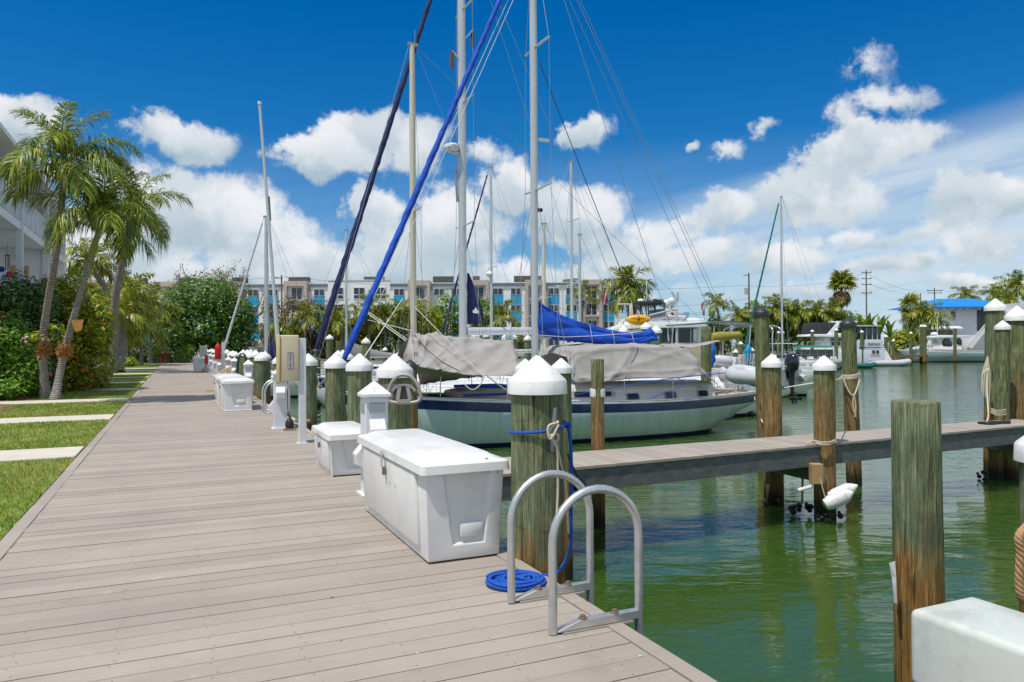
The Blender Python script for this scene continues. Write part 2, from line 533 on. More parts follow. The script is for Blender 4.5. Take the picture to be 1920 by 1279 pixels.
# ------------------------------------------------------------------ mesh building
class MB:
    def __init__(s, off=(0, 0, 0)):
        s.v, s.f, s.m, s.off = [], [], [], Vector(off)

    def add(s, vs, fs, m=0):
        b = len(s.v)
        s.v += [Vector(v) - s.off for v in vs]
        s.f += [tuple(i + b for i in f) for f in fs]
        s.m += [m] * len(fs)
        return s

    def bx(s, x0, x1, y0, y1, z0, z1, m=0):
        vs = [(x, y, z) for z in (z0, z1) for y in (y0, y1) for x in (x0, x1)]
        return s.add(vs, [(0, 2, 3, 1), (4, 5, 7, 6), (0, 1, 5, 4), (2, 6, 7, 3), (0, 4, 6, 2), (1, 3, 7, 5)], m)

    def obox(s, c, ax, ay, az_, hx, hy, hz, m=0):
        c = Vector(c)
        vs = [c + ax * (hx * i) + ay * (hy * j) + az_ * (hz * k) for k in (-1, 1) for j in (-1, 1) for i in (-1, 1)]
        return s.add(vs, [(0, 2, 3, 1), (4, 5, 7, 6), (0, 1, 5, 4), (2, 6, 7, 3), (0, 4, 6, 2), (1, 3, 7, 5)], m)

    def bar(s, a, b, w, h=None, m=0, up=(0, 0, 1)):
        a, b = Vector(a), Vector(b)
        d = (b - a)
        L = d.length
        d.normalize()
        sx = d.cross(Vector(up))
        if sx.length < 1e-4:
            sx = d.cross(Vector((1, 0, 0)))
        sx.normalize()
        return s.obox((a + b) / 2, d, sx, sx.cross(d), L / 2, w / 2, (h or w) / 2, m)

    def tube(s, pts, r, n=8, m=0, cap=True, flat=1.0):
        pts = [Vector(p) for p in pts]
        k = len(pts)
        rs = r if isinstance(r, (list, tuple)) else [r] * k
        rings = []
        t0 = (pts[1] - pts[0]).normalized()
        u = t0.orthogonal().normalized()
        for i in range(k):
            t = (pts[min(i + 1, k - 1)] - pts[max(i - 1, 0)]).normalized()
            u = (u - t * u.dot(t))
            u = u.normalized() if u.length > 1e-6 else t.orthogonal().normalized()
            w = t.cross(u)
            rings.append([pts[i] + (u * math.cos(2 * math.pi * j / n) + w * math.sin(2 * math.pi * j / n) * flat) * rs[i] for j in range(n)])
        return s.loft(rings, True, m, cap)

    def loft(s, rings, closed=True, m=0, cap=True):
        n = len(rings[0])
        b = len(s.v)
        s.v += [Vector(p) - s.off for rg in rings for p in rg]
        for i in range(len(rings) - 1):
            for j in range(n if closed else n - 1):
                a, c = b + i * n + j, b + i * n + (j + 1) % n
                s.f.append((a, c, c + n, a + n))
                s.m.append(m)
        if cap and closed:
            s.f.append(tuple(b + j for j in reversed(range(n))))
            s.f.append(tuple(b + (len(rings) - 1) * n + j for j in range(n)))
            s.m += [m, m]
        return s

    def lathe(s, prof, c=(0, 0, 0), n=24, m=0, jit=0.0):
        c = Vector(c)
        rings = []
        for (r, z) in prof:
            rings.append([c + Vector((r * math.cos(2 * math.pi * j / n), r * math.sin(2 * math.pi * j / n), z)) for j in range(n)])
        return s.loft(rings, True, m, True)

    def disc(s, c, nrm, r, h, n=10, m=0):
        c, nrm = Vector(c), Vector(nrm).normalized()
        return s.tube([c, c + nrm * h], r, n, m)

    def ball(s, c, r, n=10, k=6, m=0, sq=(1, 1, 1)):
        c = Vector(c)
        rings = []
        for i in range(k + 1):
            a = -math.pi / 2 + math.pi * i / k
            rr = max(1e-3, math.cos(a))
            rings.append([c + Vector((r * rr * math.cos(2 * math.pi * j / n) * sq[0], r * rr * math.sin(2 * math.pi * j / n) * sq[1], r * math.sin(a) * sq[2])) for j in range(n)])
        return s.loft(rings, True, m, True)

    def poly(s, pts, m=0):
        return s.add(pts, [tuple(range(len(pts)))], m)

    def prism(s, pts, d, m=0):
        n = len(pts)
        d = Vector(d)
        vs = [Vector(p) for p in pts] + [Vector(p) + d for p in pts]
        return s.add(vs, [tuple(reversed(range(n))), tuple(range(n, 2 * n))] + [(i, (i + 1) % n, (i + 1) % n + n, i + n) for i in range(n)], m)

    def mesh(s, name, mats, smooth=None, bevel=0, seg=2):
        me = bpy.data.meshes.new(name)
        me.from_pydata([tuple(v) for v in s.v], [], s.f)
        mats = mats if isinstance(mats, (list, tuple)) else [mats]
        for k in mats:
            me.materials.append(M[k] if isinstance(k, str) else k)
        me.polygons.foreach_set('material_index', s.m)
        bm = bmesh.new()
        bm.from_mesh(me)
        bmesh.ops.recalc_face_normals(bm, faces=bm.faces)
        if bevel > 0:
            es = [e for e in bm.edges if len(e.link_faces) == 2 and e.calc_face_angle(0) > R(30)]
            bmesh.ops.bevel(bm, geom=es, offset=bevel, segments=seg, profile=0.5, affect='EDGES', clamp_overlap=True)
        bm.to_mesh(me)
        bm.free()
        if smooth is not None:
            me.polygons.foreach_set('use_smooth', [True] * len(me.polygons))
            me.set_sharp_from_angle(angle=R(smooth))
        me.update()
        return me

    def build(s, name, mats, parent=None, smooth=None, bevel=0, seg=2, loc=None):
        o = bpy.data.objects.new(name, s.mesh(name, mats, smooth, bevel, seg))
        COL.objects.link(o)
        if parent is not None:
            o.parent = parent
        if loc is not None:
            o.location = loc
        elif parent is None and s.off.length > 0:
            o.location = s.off
        return o


def tag(o, label=None, cat=None, group=None, kind=None):
    if label:
        o['label'] = label
    if cat:
        o['category'] = cat
    if group:
        o['group'] = group
    if kind:
        o['kind'] = kind
    return o


def thing(name, label, cat, loc=(0, 0, 0), rz=0.0, group=None, kind=None):
    o = bpy.data.objects.new(name, None)
    o.empty_display_size = 0.2
    COL.objects.link(o)
    o.location = loc
    o.rotation_euler = (0, 0, rz)
    return tag(o, label, cat, group, kind)


def put(name, me, parent=None, loc=(0, 0, 0), rot=(0, 0, 0), sc=1.0):
    o = bpy.data.objects.new(name, me)
    COL.objects.link(o)
    o.parent = parent
    o.location = loc
    o.rotation_euler = rot
    o.scale = (sc, sc, sc) if not isinstance(sc, (tuple, list)) else sc
    return o


KIDS = {}


def dup(root, loc, rz=None, label=None, group=None, sc=None):
    if root.name not in KIDS:
        kids = {}
        for o in bpy.data.objects:
            if o.parent is not None:
                kids.setdefault(o.parent.name, []).append(o)
        tree = [(c, list(kids.get(c.name, []))) for c in kids.get(root.name, [])]
        KIDS[root.name] = tree
    r = root.copy()
    COL.objects.link(r)
    r.location = loc
    if rz is not None:
        r.rotation_euler = (0, 0, rz)
    if sc is not None:
        r.scale = (sc, sc, sc) if not isinstance(sc, (tuple, list)) else sc
    if label:
        r['label'] = label
    if group:
        r['group'] = group
    for ch, gs in KIDS[root.name]:
        c = ch.copy()
        COL.objects.link(c)
        c.parent = r
        for g in gs:
            d = g.copy()
            COL.objects.link(d)
            d.parent = c
    return r


def lettering(body, size, mname, parent, loc, rot, name='lettering', extr=0.002, shear=0.0):
    cu = bpy.data.curves.new(name, 'FONT')
    cu.body = body
    cu.size = size
    cu.extrude = extr
    cu.shear = shear
    cu.align_x = 'CENTER'
    cu.align_y = 'CENTER'
    tmp = bpy.data.objects.new(name + '_tmp', cu)
    COL.objects.link(tmp)
    bpy.context.view_layer.update()
    me = bpy.data.meshes.new_from_object(tmp.evaluated_get(bpy.context.evaluated_depsgraph_get()))
    bpy.data.objects.remove(tmp)
    me.materials.clear()
    me.materials.append(M[mname])
    return put(name, me, parent, loc, rot)


def arc_pts(c, r, a0, a1, n, ax, ay):
    c, ax, ay = Vector(c), Vector(ax), Vector(ay)
    return [c + ax * (r * math.cos(a0 + (a1 - a0) * i / n)) + ay * (r * math.sin(a0 + (a1 - a0) * i / n)) for i in range(n + 1)]


def sag(a, b, s, n=10):
    a, b = Vector(a), Vector(b)
    return [a.lerp(b, i / n) - Vector((0, 0, s * 4 * (i / n) * (1 - i / n))) for i in range(n + 1)]


def crv(pts, n=8):
    """smooth path through points (Catmull-Rom)"""
    P = [Vector(p) for p in pts]
    P = [P[0] * 2 - P[1]] + P + [P[-1] * 2 - P[-2]]
    out = []
    for i in range(1, len(P) - 2):
        for k in range(n):
            t = k / n
            a, b, c, d = P[i - 1], P[i], P[i + 1], P[i + 2]
            out.append(0.5 * ((2 * b) + (c - a) * t + (2 * a - 5 * b + 4 * c - d) * t * t + (3 * b - a - 3 * c + d) * t ** 3))
    out.append(P[-2])
    return out


def line_thing(name, pts, r, mats, label, cat, group=None, n=6):
    c = sum((Vector(p) for p in pts), Vector()) / len(pts)
    mb = MB(c)
    mb.tube(pts, r, n)
    return tag(mb.build(name, mats, smooth=60), label, cat, group)


def np_mesh(name, verts, faces, mats, mi=None, smooth=False):
    """many small quads or triangles from arrays (faces: k x 3 or k x 4)"""
    me = bpy.data.meshes.new(name)
    nv, nf, k = len(verts), len(faces), faces.shape[1]
    me.vertices.add(nv)
    me.vertices.foreach_set('co', np.asarray(verts, np.float32).ravel())
    me.loops.add(nf * k)
    me.loops.foreach_set('vertex_index', np.asarray(faces, np.int32).ravel())
    me.polygons.add(nf)
    me.polygons.foreach_set('loop_start', np.arange(0, nf * k, k, dtype=np.int32))
    me.polygons.foreach_set('loop_total', np.full(nf, k, np.int32))
    for q in (mats if isinstance(mats, (list, tuple)) else [mats]):
        me.materials.append(M[q] if isinstance(q, str) else q)
    if mi is not None:
        me.polygons.foreach_set('material_index', np.asarray(mi, np.int32))
    me.update(calc_edges=True)
    me.validate()
    return me
# ================================================================== the setting
def strut(o, kind='structure'):
    o['kind'] = kind
    return o


# water of the basin, land round it
mb = MB()
mb.bx(-1.6, 900, -60, SHORE + .5, WATER - 9, WATER)
strut(mb.build('water', 'water'))
M['ground'] = mat('sandy_ground', (0.21, 0.185, 0.11), 1.0, var=.3, vscale=.4, dirt=(0.08, 0.12, 0.02), dirt_amt=.8, dscale=.12)
mb = MB()
mb.bx(-2500, -1.42, -60, SHORE, -3, -0.06)
mb.bx(-2500, 2500, SHORE, 4000, -3, -0.06)
strut(mb.build('ground', 'ground'))


def lawn_mat():
    m = bpy.data.materials.new('lawn_turf')
    m.use_nodes = True
    t = NT(m.node_tree)
    p = m.node_tree.nodes['Principled BSDF']
    p.inputs['Roughness'].default_value = 0.9
    pos = t.n.new('ShaderNodeNewGeometry').outputs['Position']
    a = t.noise(pos, 1.3, 6, 0.65)
    b = t.noise(pos, 45.0, 3, 0.6)
    base = t.ramp(t.math('ADD', t.math('MULTIPLY', a, .7), t.math('MULTIPLY', b, .3)),
                  [(0.33, (0.06, 0.11, 0.010)), (0.5, (0.16, 0.245, 0.02)), (0.62, (0.28, 0.27, 0.045)), (0.75, (0.32, 0.25, 0.08))])
    t.l.new(base, p.inputs['Base Color'])
    bb = t.n.new('ShaderNodeBump')
    bb.inputs['Strength'].default_value = 0.8
    bb.inputs['Distance'].default_value = 0.03
    t.l.new(b, bb.inputs['Height'])
    t.l.new(bb.outputs[0], p.inputs['Normal'])
    return m


M['lawn'] = lawn_mat()
strut(MB().bx(-6.6, EDGE_L - .03, -8, 84.5, -0.3, -0.025).build('lawn', 'lawn'))
SLABS = [(0.0, 1.2), (6.3, 7.5), (12.70, 13.95), (19.1, 20.4), (25.6, 26.9), (32.1, 33.3), (38.5, 39.7), (45.0, 46.2), (51.4, 52.6), (58, 59.2), (64.4, 65.6)]
for a, b in SLABS:
    if b > 9:
        strut(MB().bx(-6.5, EDGE_L - .035, a, b, -0.12, 0.0).build('path', 'concrete', bevel=.012))
strut(MB().bx(-9.5, -4.05, 21, 26.9, -0.2, -0.012).build('planting_bed', 'soil'))
strut(MB().bx(-9.5, -4.05, 26.95, 84, -0.2, -0.012).build('planting_bed', 'soil'))
strut(MB().bx(-5, 9.5, SHORE - .9, SHORE + 3.5, -0.2, -0.01).build('planting_bed', 'soil'))

# short grass of the lawn strip
n = 120000
gx = RNG.uniform(-6.5, EDGE_L - .02, n)
gy = 5.5 + 44 * RNG.random(n) ** 1.9
ok = np.ones(n, bool)
jit = RNG.exponential(.02, n) * RNG.integers(0, 2, n)
for a, b in SLABS:
    ok &= ~((gy > a + .015 + jit) & (gy < b - .015 - jit))
edge_in = RNG.random(n) < 0.985
gx, gy = gx[ok], gy[ok]
n = len(gx)
hgt = RNG.uniform(.022, .055, n) * (1 + .35 * np.sin(gx * 2.1) * np.cos(gy * 1.7))
ang = RNG.uniform(0, 6.283, n)
wd = RNG.uniform(.003, .006, n) * (1 + gy / 22)
lx, ly = RNG.normal(0, .02, n), RNG.normal(0, .02, n)
patch = np.sin(gx * 1.9 + 1.3 * np.sin(gy * .9)) + np.sin(gy * 1.35 + gx * .6) + .8 * np.sin(gx * 4.3 - gy * 2.9)
dry = (patch + RNG.normal(0, .8, n) + 1.1 * (gx > -1.9)) > 1.15
z0 = np.full(n, -0.026)
v = np.stack([np.stack([gx - np.cos(ang) * wd, gy - np.sin(ang) * wd, z0], 1), np.stack([gx + np.cos(ang) * wd, gy + np.sin(ang) * wd, z0], 1),
              np.stack([gx + lx, gy + ly, z0 + hgt], 1)], 1).reshape(-1, 3)
M['grass'] = leaf_mat('grass_blades', [(0.10, 0.19, 0.014), (0.17, 0.30, 0.018), (0.23, 0.35, 0.025), (0.34, 0.36, 0.06), (0.44, 0.38, 0.13)], 0.25)
M['grass_dry'] = leaf_mat('dry_grass_blades', [(0.26, 0.26, 0.04), (0.40, 0.34, 0.09), (0.50, 0.40, 0.16), (0.22, 0.28, 0.03)], 0.25)
o = put('grass', np_mesh('grass', v, np.arange(3 * n).reshape(-1, 3), ['grass', 'grass_dry'], dry.astype(int)))
tag(o, 'short green grass of the strip beside the boardwalk', 'grass', kind='stuff')

# ------------------------------------------------------------------ boardwalk
walk = strut(thing('boardwalk', None, None))
PITCH_B = 0.177
JOIST = [-1.22, -0.76, -0.30, 0.16, 0.62, 1.08, 1.54, 2.02]


def plank_mesh(k):
    rr = random.Random(k)
    g = MB()
    x0, x1 = EDGE_L + .125, EDGE_R - .105
    g.bx(x0, x1, -PITCH_B / 2 + .0022 + rr.random() * .002, PITCH_B / 2 - .0022 - rr.random() * .002, -0.036, 0)
    me = g.mesh('plank', ['deck', M['screw']], bevel=.003, seg=1)
    return me


M['screw'] = mat('rusty_screw', (0.05, 0.04, 0.035), 0.6)
PL = []
for k in range(5):
    rr = random.Random(k + 50)
    g = MB()
    x0, x1 = EDGE_L + .125, EDGE_R - .105
    ya, yb = -PITCH_B / 2 + .002 + rr.random() * .003, PITCH_B / 2 - .002 - rr.random() * .003
    g.bx(x0, x1, ya, yb, -0.036, 0)
    for j in JOIST:
        for yy in (-.052, .052):
            if rr.random() < .86:
                cx, cy = j + rr.uniform(-.02, .02), yy + rr.uniform(-.012, .012)
                g.poly([(cx + .0048 * math.cos(a), cy + .0048 * math.sin(a), .0008) for a in (0, 1.26, 2.51, 3.77, 5.03)], 1)
    PL.append(g.mesh('plank', ['deck', 'screw']))
START = 0.55
for i in range(300):
    put('plank', PL[i % 5 if random.random() < .5 else random.randrange(5)], walk,
        (random.uniform(-.003, .003), START + (i + .5) * PITCH_B, random.uniform(-.0022, .0012)), (0, random.uniform(-.0004, .0004), random.uniform(-.0004, .0004)))
mb = MB()
for i in list(range(-22, 0)) + list(range(300, 476)):
    y = START + (i + .5) * PITCH_B
    mb.bx(EDGE_L + .125, EDGE_R - .105, y - PITCH_B / 2 + .003, y + PITCH_B / 2 - .003, -0.036, random.uniform(-.002, .001))
strut(mb.build('plank', 'deck_far', walk), 'stuff')
DOCK_END = START + 476 * PITCH_B
y = -3.3
while y < DOCK_END:
    L = min(2.44, DOCK_END - y)
    put('edge_board', MB().bx(EDGE_R - .10, EDGE_R, 0, L - .006, -.036, 0.010).mesh('edge_board', 'deck', bevel=.004, seg=1), walk, (random.uniform(-.004, .004), y, random.uniform(-.001, .003)))
    put('edge_board', MB().bx(EDGE_L, EDGE_L + .118, 0, L - .006, -.036, 0.001).mesh('edge_board', 'deck', bevel=.004, seg=1), walk, (random.uniform(-.004, .004), y, random.uniform(-.001, .002)))
    y += 2.44
MB().bx(EDGE_R - .075, EDGE_R - .008, -3.3, DOCK_END, -.34, -.038).build('beam', 'grey_side', walk)
for j in JOIST:
    MB().bx(j - .03, j + .03, -3.3, DOCK_END, -.24, -.04).build('joist', 'grey_side', walk)
MB().bx(-1.44, -1.36, -3.3, DOCK_END, -3, -.03).build('retaining_wall', 'grey_side', walk)

# ------------------------------------------------------------------ finger pier in front of the sailboat
FA, FB = G(1109, 873.5), G(1895, 800)
BA, BB = G(1071.5, 848), G(1837, 790)


def at_x(a, b, x):
    t = (x - a.x) / (b.x - a.x)
    return a.y + (b.y - a.y) * t


PX0, PX1 = EDGE_R + .01, 16.15
pier = strut(thing('finger_pier', None, None))
pp = 0.172
x = PX0
while x < PX1:
    xe = min(x + pp, PX1)
    y0, y1, y0e, y1e = at_x(FA, FB, x), at_x(BA, BB, x), at_x(FA, FB, xe), at_x(BA, BB, xe)
    cy = (y0 + y1) / 2
    g = MB((x, cy, 0))
    h = .003
    g.add([(x + h, y0, -.036), (xe - h, y0e, -.036), (xe - h, y1e, -.036), (x + h, y1, -.036), (x + h, y0, 0), (xe - h, y0e, 0), (xe - h, y1e, 0), (x + h, y1, 0)],
          [(0, 3, 2, 1), (4, 5, 6, 7), (0, 1, 5, 4), (1, 2, 6, 5), (2, 3, 7, 6), (3, 0, 4, 7)])
    g.build('plank', 'deck', pier, loc=(x, cy, random.uniform(-.002, .001)))
    x += pp


def edge_beam(pa, pb, inset, nm, m):
    a, b = Vector((PX0, at_x(pa, pb, PX0), -.19)), Vector((PX1 - .02, at_x(pa, pb, PX1), -.19))
    d = Vector((0, inset, 0))
    MB().bar(a + d, b + d, .07, .305, 0).build(nm, m, pier)


edge_beam(FA, FB, .055, 'beam', 'grey_side')
edge_beam(BA, BB, -.055, 'beam', 'grey_side')
MB().bx(PX1 - .09, PX1 - .01, at_x(FA, FB, PX1) + .1, at_x(BA, BB, PX1) - .1, -.34, -.04).build('beam', 'grey_side', pier)

# hidden near finger pier that carries the white box at the right edge
np_ = strut(thing('finger_pier', None, None))
x = EDGE_R + .01
while x < 4.6:
    MB((x, 1.7, 0)).bx(x + .003, x + pp - .003, 1.0, 2.36, -.036, 0).build('plank', 'deck', np_, loc=(x, 1.7, 0))
    x += pp
for yy in (1.03, 2.26):
    MB().bx(EDGE_R + .01, 4.6, yy, yy + .07, -.3, -.04).build('beam', 'grey_side', np_)

# far shore: low wall of timber and stone
MB().bx(-1.4, 900, SHORE - .12, SHORE + .3, -2.4, -.04).build('seawall', M['concrete'])['kind'] = 'structure'
strut(MB().bx(8, 60, SHORE + 14, SHORE + 22, -.3, 0.0).build('road', mat('asphalt', (0.06, 0.06, 0.06), .9, var=.1)))
# ================================================================== buildings
# two storey flats at the left, raised on a blind ground floor behind the hedge
FX = -5.4
flats = thing('apartment_building', 'white two storey apartment building with balconies behind the palms at the left edge', 'building', (FX, 30, 0))
OFF = (FX, 30, 0)
SLZ, RFZ = 6.12, 8.72
BAYS = [27.3, 33.5, 39.65]
MB(OFF).bx(-10.2, -7.8, 27.3, 39.95, 0, RFZ - .1).build('wall', 'white_wall', flats)
MB(OFF).bx(-7.8, FX - .02, 39.67, 39.95, 0, RFZ - .1).build('end_wall', 'white_wall', flats)
MB(OFF).bx(-7.8, FX - .1, 27.3, 39.65, 2.6, 3.1).build('porch_floor', 'white_wall', flats)
for a, b in zip(BAYS, BAYS[1:]):
    MB(OFF).bx(-7.8, FX, a + .12, b - .12, SLZ, SLZ + .30).build('balcony_slab', 'white_trim', flats)
    rl = MB(OFF).bx(FX - .09, FX - .02, a + .12, b - .12, SLZ + 1.30, SLZ + 1.36).build('railing', 'white_trim', flats)
    MB(OFF).bx(FX - .062, FX - .05, a + .12, b - .12, SLZ + .38, SLZ + 1.3).build('railing_panel', mat('grey_railing_panel', (.52, .57, .63), .6), rl)
    k = a + .3
    while k < b - .2:
        MB(OFF).bx(FX - .048, FX - .015, k, k + .035, SLZ + .30, SLZ + 1.30).build('baluster', 'white_trim', rl)
        k += 1.08
for b in BAYS:
    MB(OFF).bx(FX - .16, FX + .06, b - .12, b + .12, 0, RFZ - .05).build('column', mat('grey_white_column', (.62, .66, .71), .6), flats)
    MB(OFF).prism([(FX - .1, b - .07, RFZ - .05), (FX + .25, b - .07, RFZ - .05), (FX + .25, b - .07, RFZ - .14), (FX - .1, b - .07, RFZ - .55)], (0, .14, 0)).build('bracket', 'white_trim', flats)
MB(OFF).bx(-10.3, FX + .3, 27.1, 40.2, RFZ - .05, RFZ + .12).build('roof', 'white_trim', flats)
# balcony back doors
for a, b in zip(BAYS, BAYS[1:]):
    MB(OFF).bx(-7.82, -7.77, a + 1.2, b - 1.2, SLZ + .32, SLZ + 2.25).build('window', 'glass_b', flats)

fl2 = thing('apartment_building', 'farther white apartment block seen in a gap behind the tall palm trunk at left', 'building', (FX, 42, 0))
O2 = (FX, 42, 0)
MB(O2).bx(-10.2, -7.4, 41.3, 49, 0, RFZ - .1).build('wall', 'white_wall', fl2)
MB(O2).bx(-7.4, FX - .02, 45.9, 46.15, 0, RFZ - .1).build('end_wall', 'white_wall', fl2)
MB(O2).bx(-7.4, FX, 41.4, 45.88, SLZ, SLZ + .30).build('balcony_slab', 'white_trim', fl2)
r2 = MB(O2).bx(FX - .08, FX - .02, 41.4, 45.88, SLZ + 1.30, SLZ + 1.36).build('railing', 'white_trim', fl2)
MB(O2).bx(FX - .062, FX - .05, 41.4, 45.88, SLZ + .38, SLZ + 1.3).build('railing_panel', MATS['grey_railing_panel'], r2)
k = 41.6
while k < 45.8:
    MB(O2).bx(FX - .048, FX - .015, k, k + .035, SLZ + .30, SLZ + 1.30).build('baluster', 'white_trim', r2)
    k += 1.0
MB(O2).bx(-10.2, FX + .3, 41.1, 49.2, RFZ - .05, RFZ + .12).build('roof', 'white_trim', fl2)
MB(O2).bx(-7.4, FX - .1, 41.4, 45.9, 2.2, 2.75).build('porch_floor', 'white_wall', fl2)

# things on the porch
pp_ = D(41, 511, 34)
pic = thing('framed_picture', 'framed picture with orange flowers hanging on the white porch wall', 'picture', (pp_.x, 39.66, pp_.z))
MB().bx(-.36, .36, -.05, -.006, -.26, .26).build('frame', mat('pale_wood_frame', (.45, .38, .28), .6), pic)
MB().bx(-.31, .31, -.056, -.052, -.21, .21).build('canvas', mat('flower_print', (.50, .36, .16), .8, dirt=(.35, .05, .01), dirt_amt=1.0, dscale=3.0), pic)
pp_ = D(38, 484, 34)
lamp = thing('wall_lamp', 'round beige wall lamp high on the porch wall above the picture', 'lamp', (pp_.x, 39.66, pp_.z))
MB().tube([(0, -.008, 0), (0, -.08, 0)], .1, 12).build('base', 'white_trim', lamp)
MB().ball((0, -.12, 0), .095, 12, 6, 0, (1, .6, 1)).build('globe', mat('beige_globe', (.40, .38, .28), .4), lamp)
pp_ = D(14, 485, 31.5)
ch = thing('wind_chime', 'dark wind chime hanging under the balcony at left', 'wind chime', tuple(pp_))
MB().tube([(0, 0, .95), (0, 0, .15)], .006, 5).build('string', 'black', ch)
MB().disc((0, 0, .12), (0, 0, 1), .10, .04, 12).build('top', 'black', ch)
for k in range(5):
    a = k * 1.2566
    MB().tube([(.08 * math.cos(a), .08 * math.sin(a), .12), (.08 * math.cos(a), .08 * math.sin(a), -.38 - .04 * k)], .012, 6).build('chime_tube', mat('rust_brown', (.12, .05, .03), .5), ch)
for (px, py, m, c) in ((3, 505, mat('lantern_blue', (.004, .03, .22), .7), 'dark blue'), (18, 514, mat('lantern_red', (.45, .012, .03), .7), 'red'), (9, 520, mat('lantern_sky', (.10, .38, .62), .7), 'light blue')):
    p = D(px, py, 29.3)
    t_ = thing('paper_lantern', f'{c} round paper lantern hanging at the white stair rail', 'lantern', tuple(p), 0, 'paper lanterns by the stair rail')
    MB().ball((0, 0, 0), .115, 14, 8).build('shade', m, t_, smooth=80)
    MB().tube([(0, 0, .1), (0, 0, .35)], .004, 4).build('cord', 'wire_w', t_)
p = D(-6, 516, 29.6)
st = thing('stair_rail', 'white stair rail with lanterns at the left edge above the hedge', 'railing', (p.x, p.y, 3.0))
for k in range(8):
    MB().bx(-.02, .02, -.9 + k * .25, -.86 + k * .25, .2, 1.2 + .18 * (3.5 - k) * .5).build('baluster', 'white_trim', st)
MB().bar((0, -1, 1.62), (0, 1.0, .98), .07, .07).build('handrail', 'white_trim', st)
MB().bx(-.03, .03, .95, 1.05, -1.2, 1.05).build('post', 'white_trim', st)

# ------------------------------------------------------------------ long apartment block behind the far trees
BZ = 131.0
B0 = Q(960, BZ, 0)
block = thing('apartment_building', 'long four storey white and taupe apartment block with bright blue panels beyond the marina', 'building', tuple(B0), -YAW)


def fx(px):
    return (px - 960) / F_PX * BZ


def fz(py):
    return EYE + (649 - py) / F_PX * BZ


wht, tau, gry, blu = mat('white_stucco', (.82, .82, .84), .8, var=.03), mat('taupe_stucco', (.52, .44, .39), .8, var=.03), mat('grey_parapet', (.40, .42, .46), .8), mat('bright_blue_panel', (.012, .36, .62), .55)
frame_m = MB().bx(-.93, .93, -.06, .04, -.62, .62).mesh('window', 'white_trim')
pane_m = MB().bx(-.40, .40, -.01, .012, -.54, .54).mesh('pane', 'glass_b')
frame_w = MB().bx(-.93, .93, -.06, .04, -1.05, 1.05).mesh('window', 'white_trim')
pane_w = MB().bx(-.40, .40, -.01, .012, -.97, .97).mesh('pane', 'glass_b')
frame_l = MB().bx(-1.0, 1.0, -.06, .04, -1.05, 1.05).mesh('window', 'white_trim')
pane_u = MB().bx(-.43, .43, -.01, .012, -.56, .56).mesh('pane', 'glass_b')
pane_d = MB().bx(-.43, .43, -.01, .012, -.30, .30).mesh('pane', 'glass_b')


def window(x, z, y, kind='s'):
    # y: wall face; the window sits 6 cm proud
    if kind == 'l':
        w = put('window', frame_l, block, (x, y - .05, z))
        for sx in (-.48, .48):
            put('pane', pane_u, w, (sx, -.065, .42))
            put('pane', pane_d, w, (sx, -.065, -.62))
    elif kind == 'd':
        w = put('window', frame_w, block, (x, y - .05, z))
        for sx in (-.45, .45):
            put('pane', pane_w, w, (sx, -.065, 0))
    else:
        w = put('window', frame_m, block, (x, y - .05, z))
        for sx in (-.45, .45):
            put('pane', pane_m, w, (sx, -.065, 0))


TOPZ = fz(546.5)
panel_me = MB().bx(-.95, .95, -.03, .03, -.87, .87).mesh('blue_panel', blu)
SECT = [('w', 60, 165, [(80, 's'), (130, 's')]), ('t', 165, 205, [(186, 'd')]), ('w', 205, 295, [(225, 'b'), (277, 'b')]), ('t', 295, 342, [(318, 'd')]),
        ('w', 342, 412, [(360, 'b'), (395, 'b')]), ('t', 412, 455, [(433, 'd')]), ('w', 455, 536, [(475, 'b'), (512, 'b')]), ('t', 536, 579, [(559, 'd')]), ('w', 579, 615, [(599, 'b')]),
        ('p', 615, 732, [(634, 'l'), (674, 'l'), (714, 'l')]), ('w', 732, 767, [(749, 'b')]), ('t', 767, 808, [(788, 'd')]), ('w', 808, 880, [(824, 's'), (857, 'b')]), ('t', 880, 918, [(898, 'd')]),
        ('w', 918, 985, [(934, 'b'), (968, 'b')]), ('t', 985, 1024, [(1003, 'd')]), ('w', 1024, 1090, [(1039, 'b'), (1072, 'b')]), ('t', 1090, 1128, [(1109, 'd')]), ('w', 1128, 1165, [(1142, 'b')])]
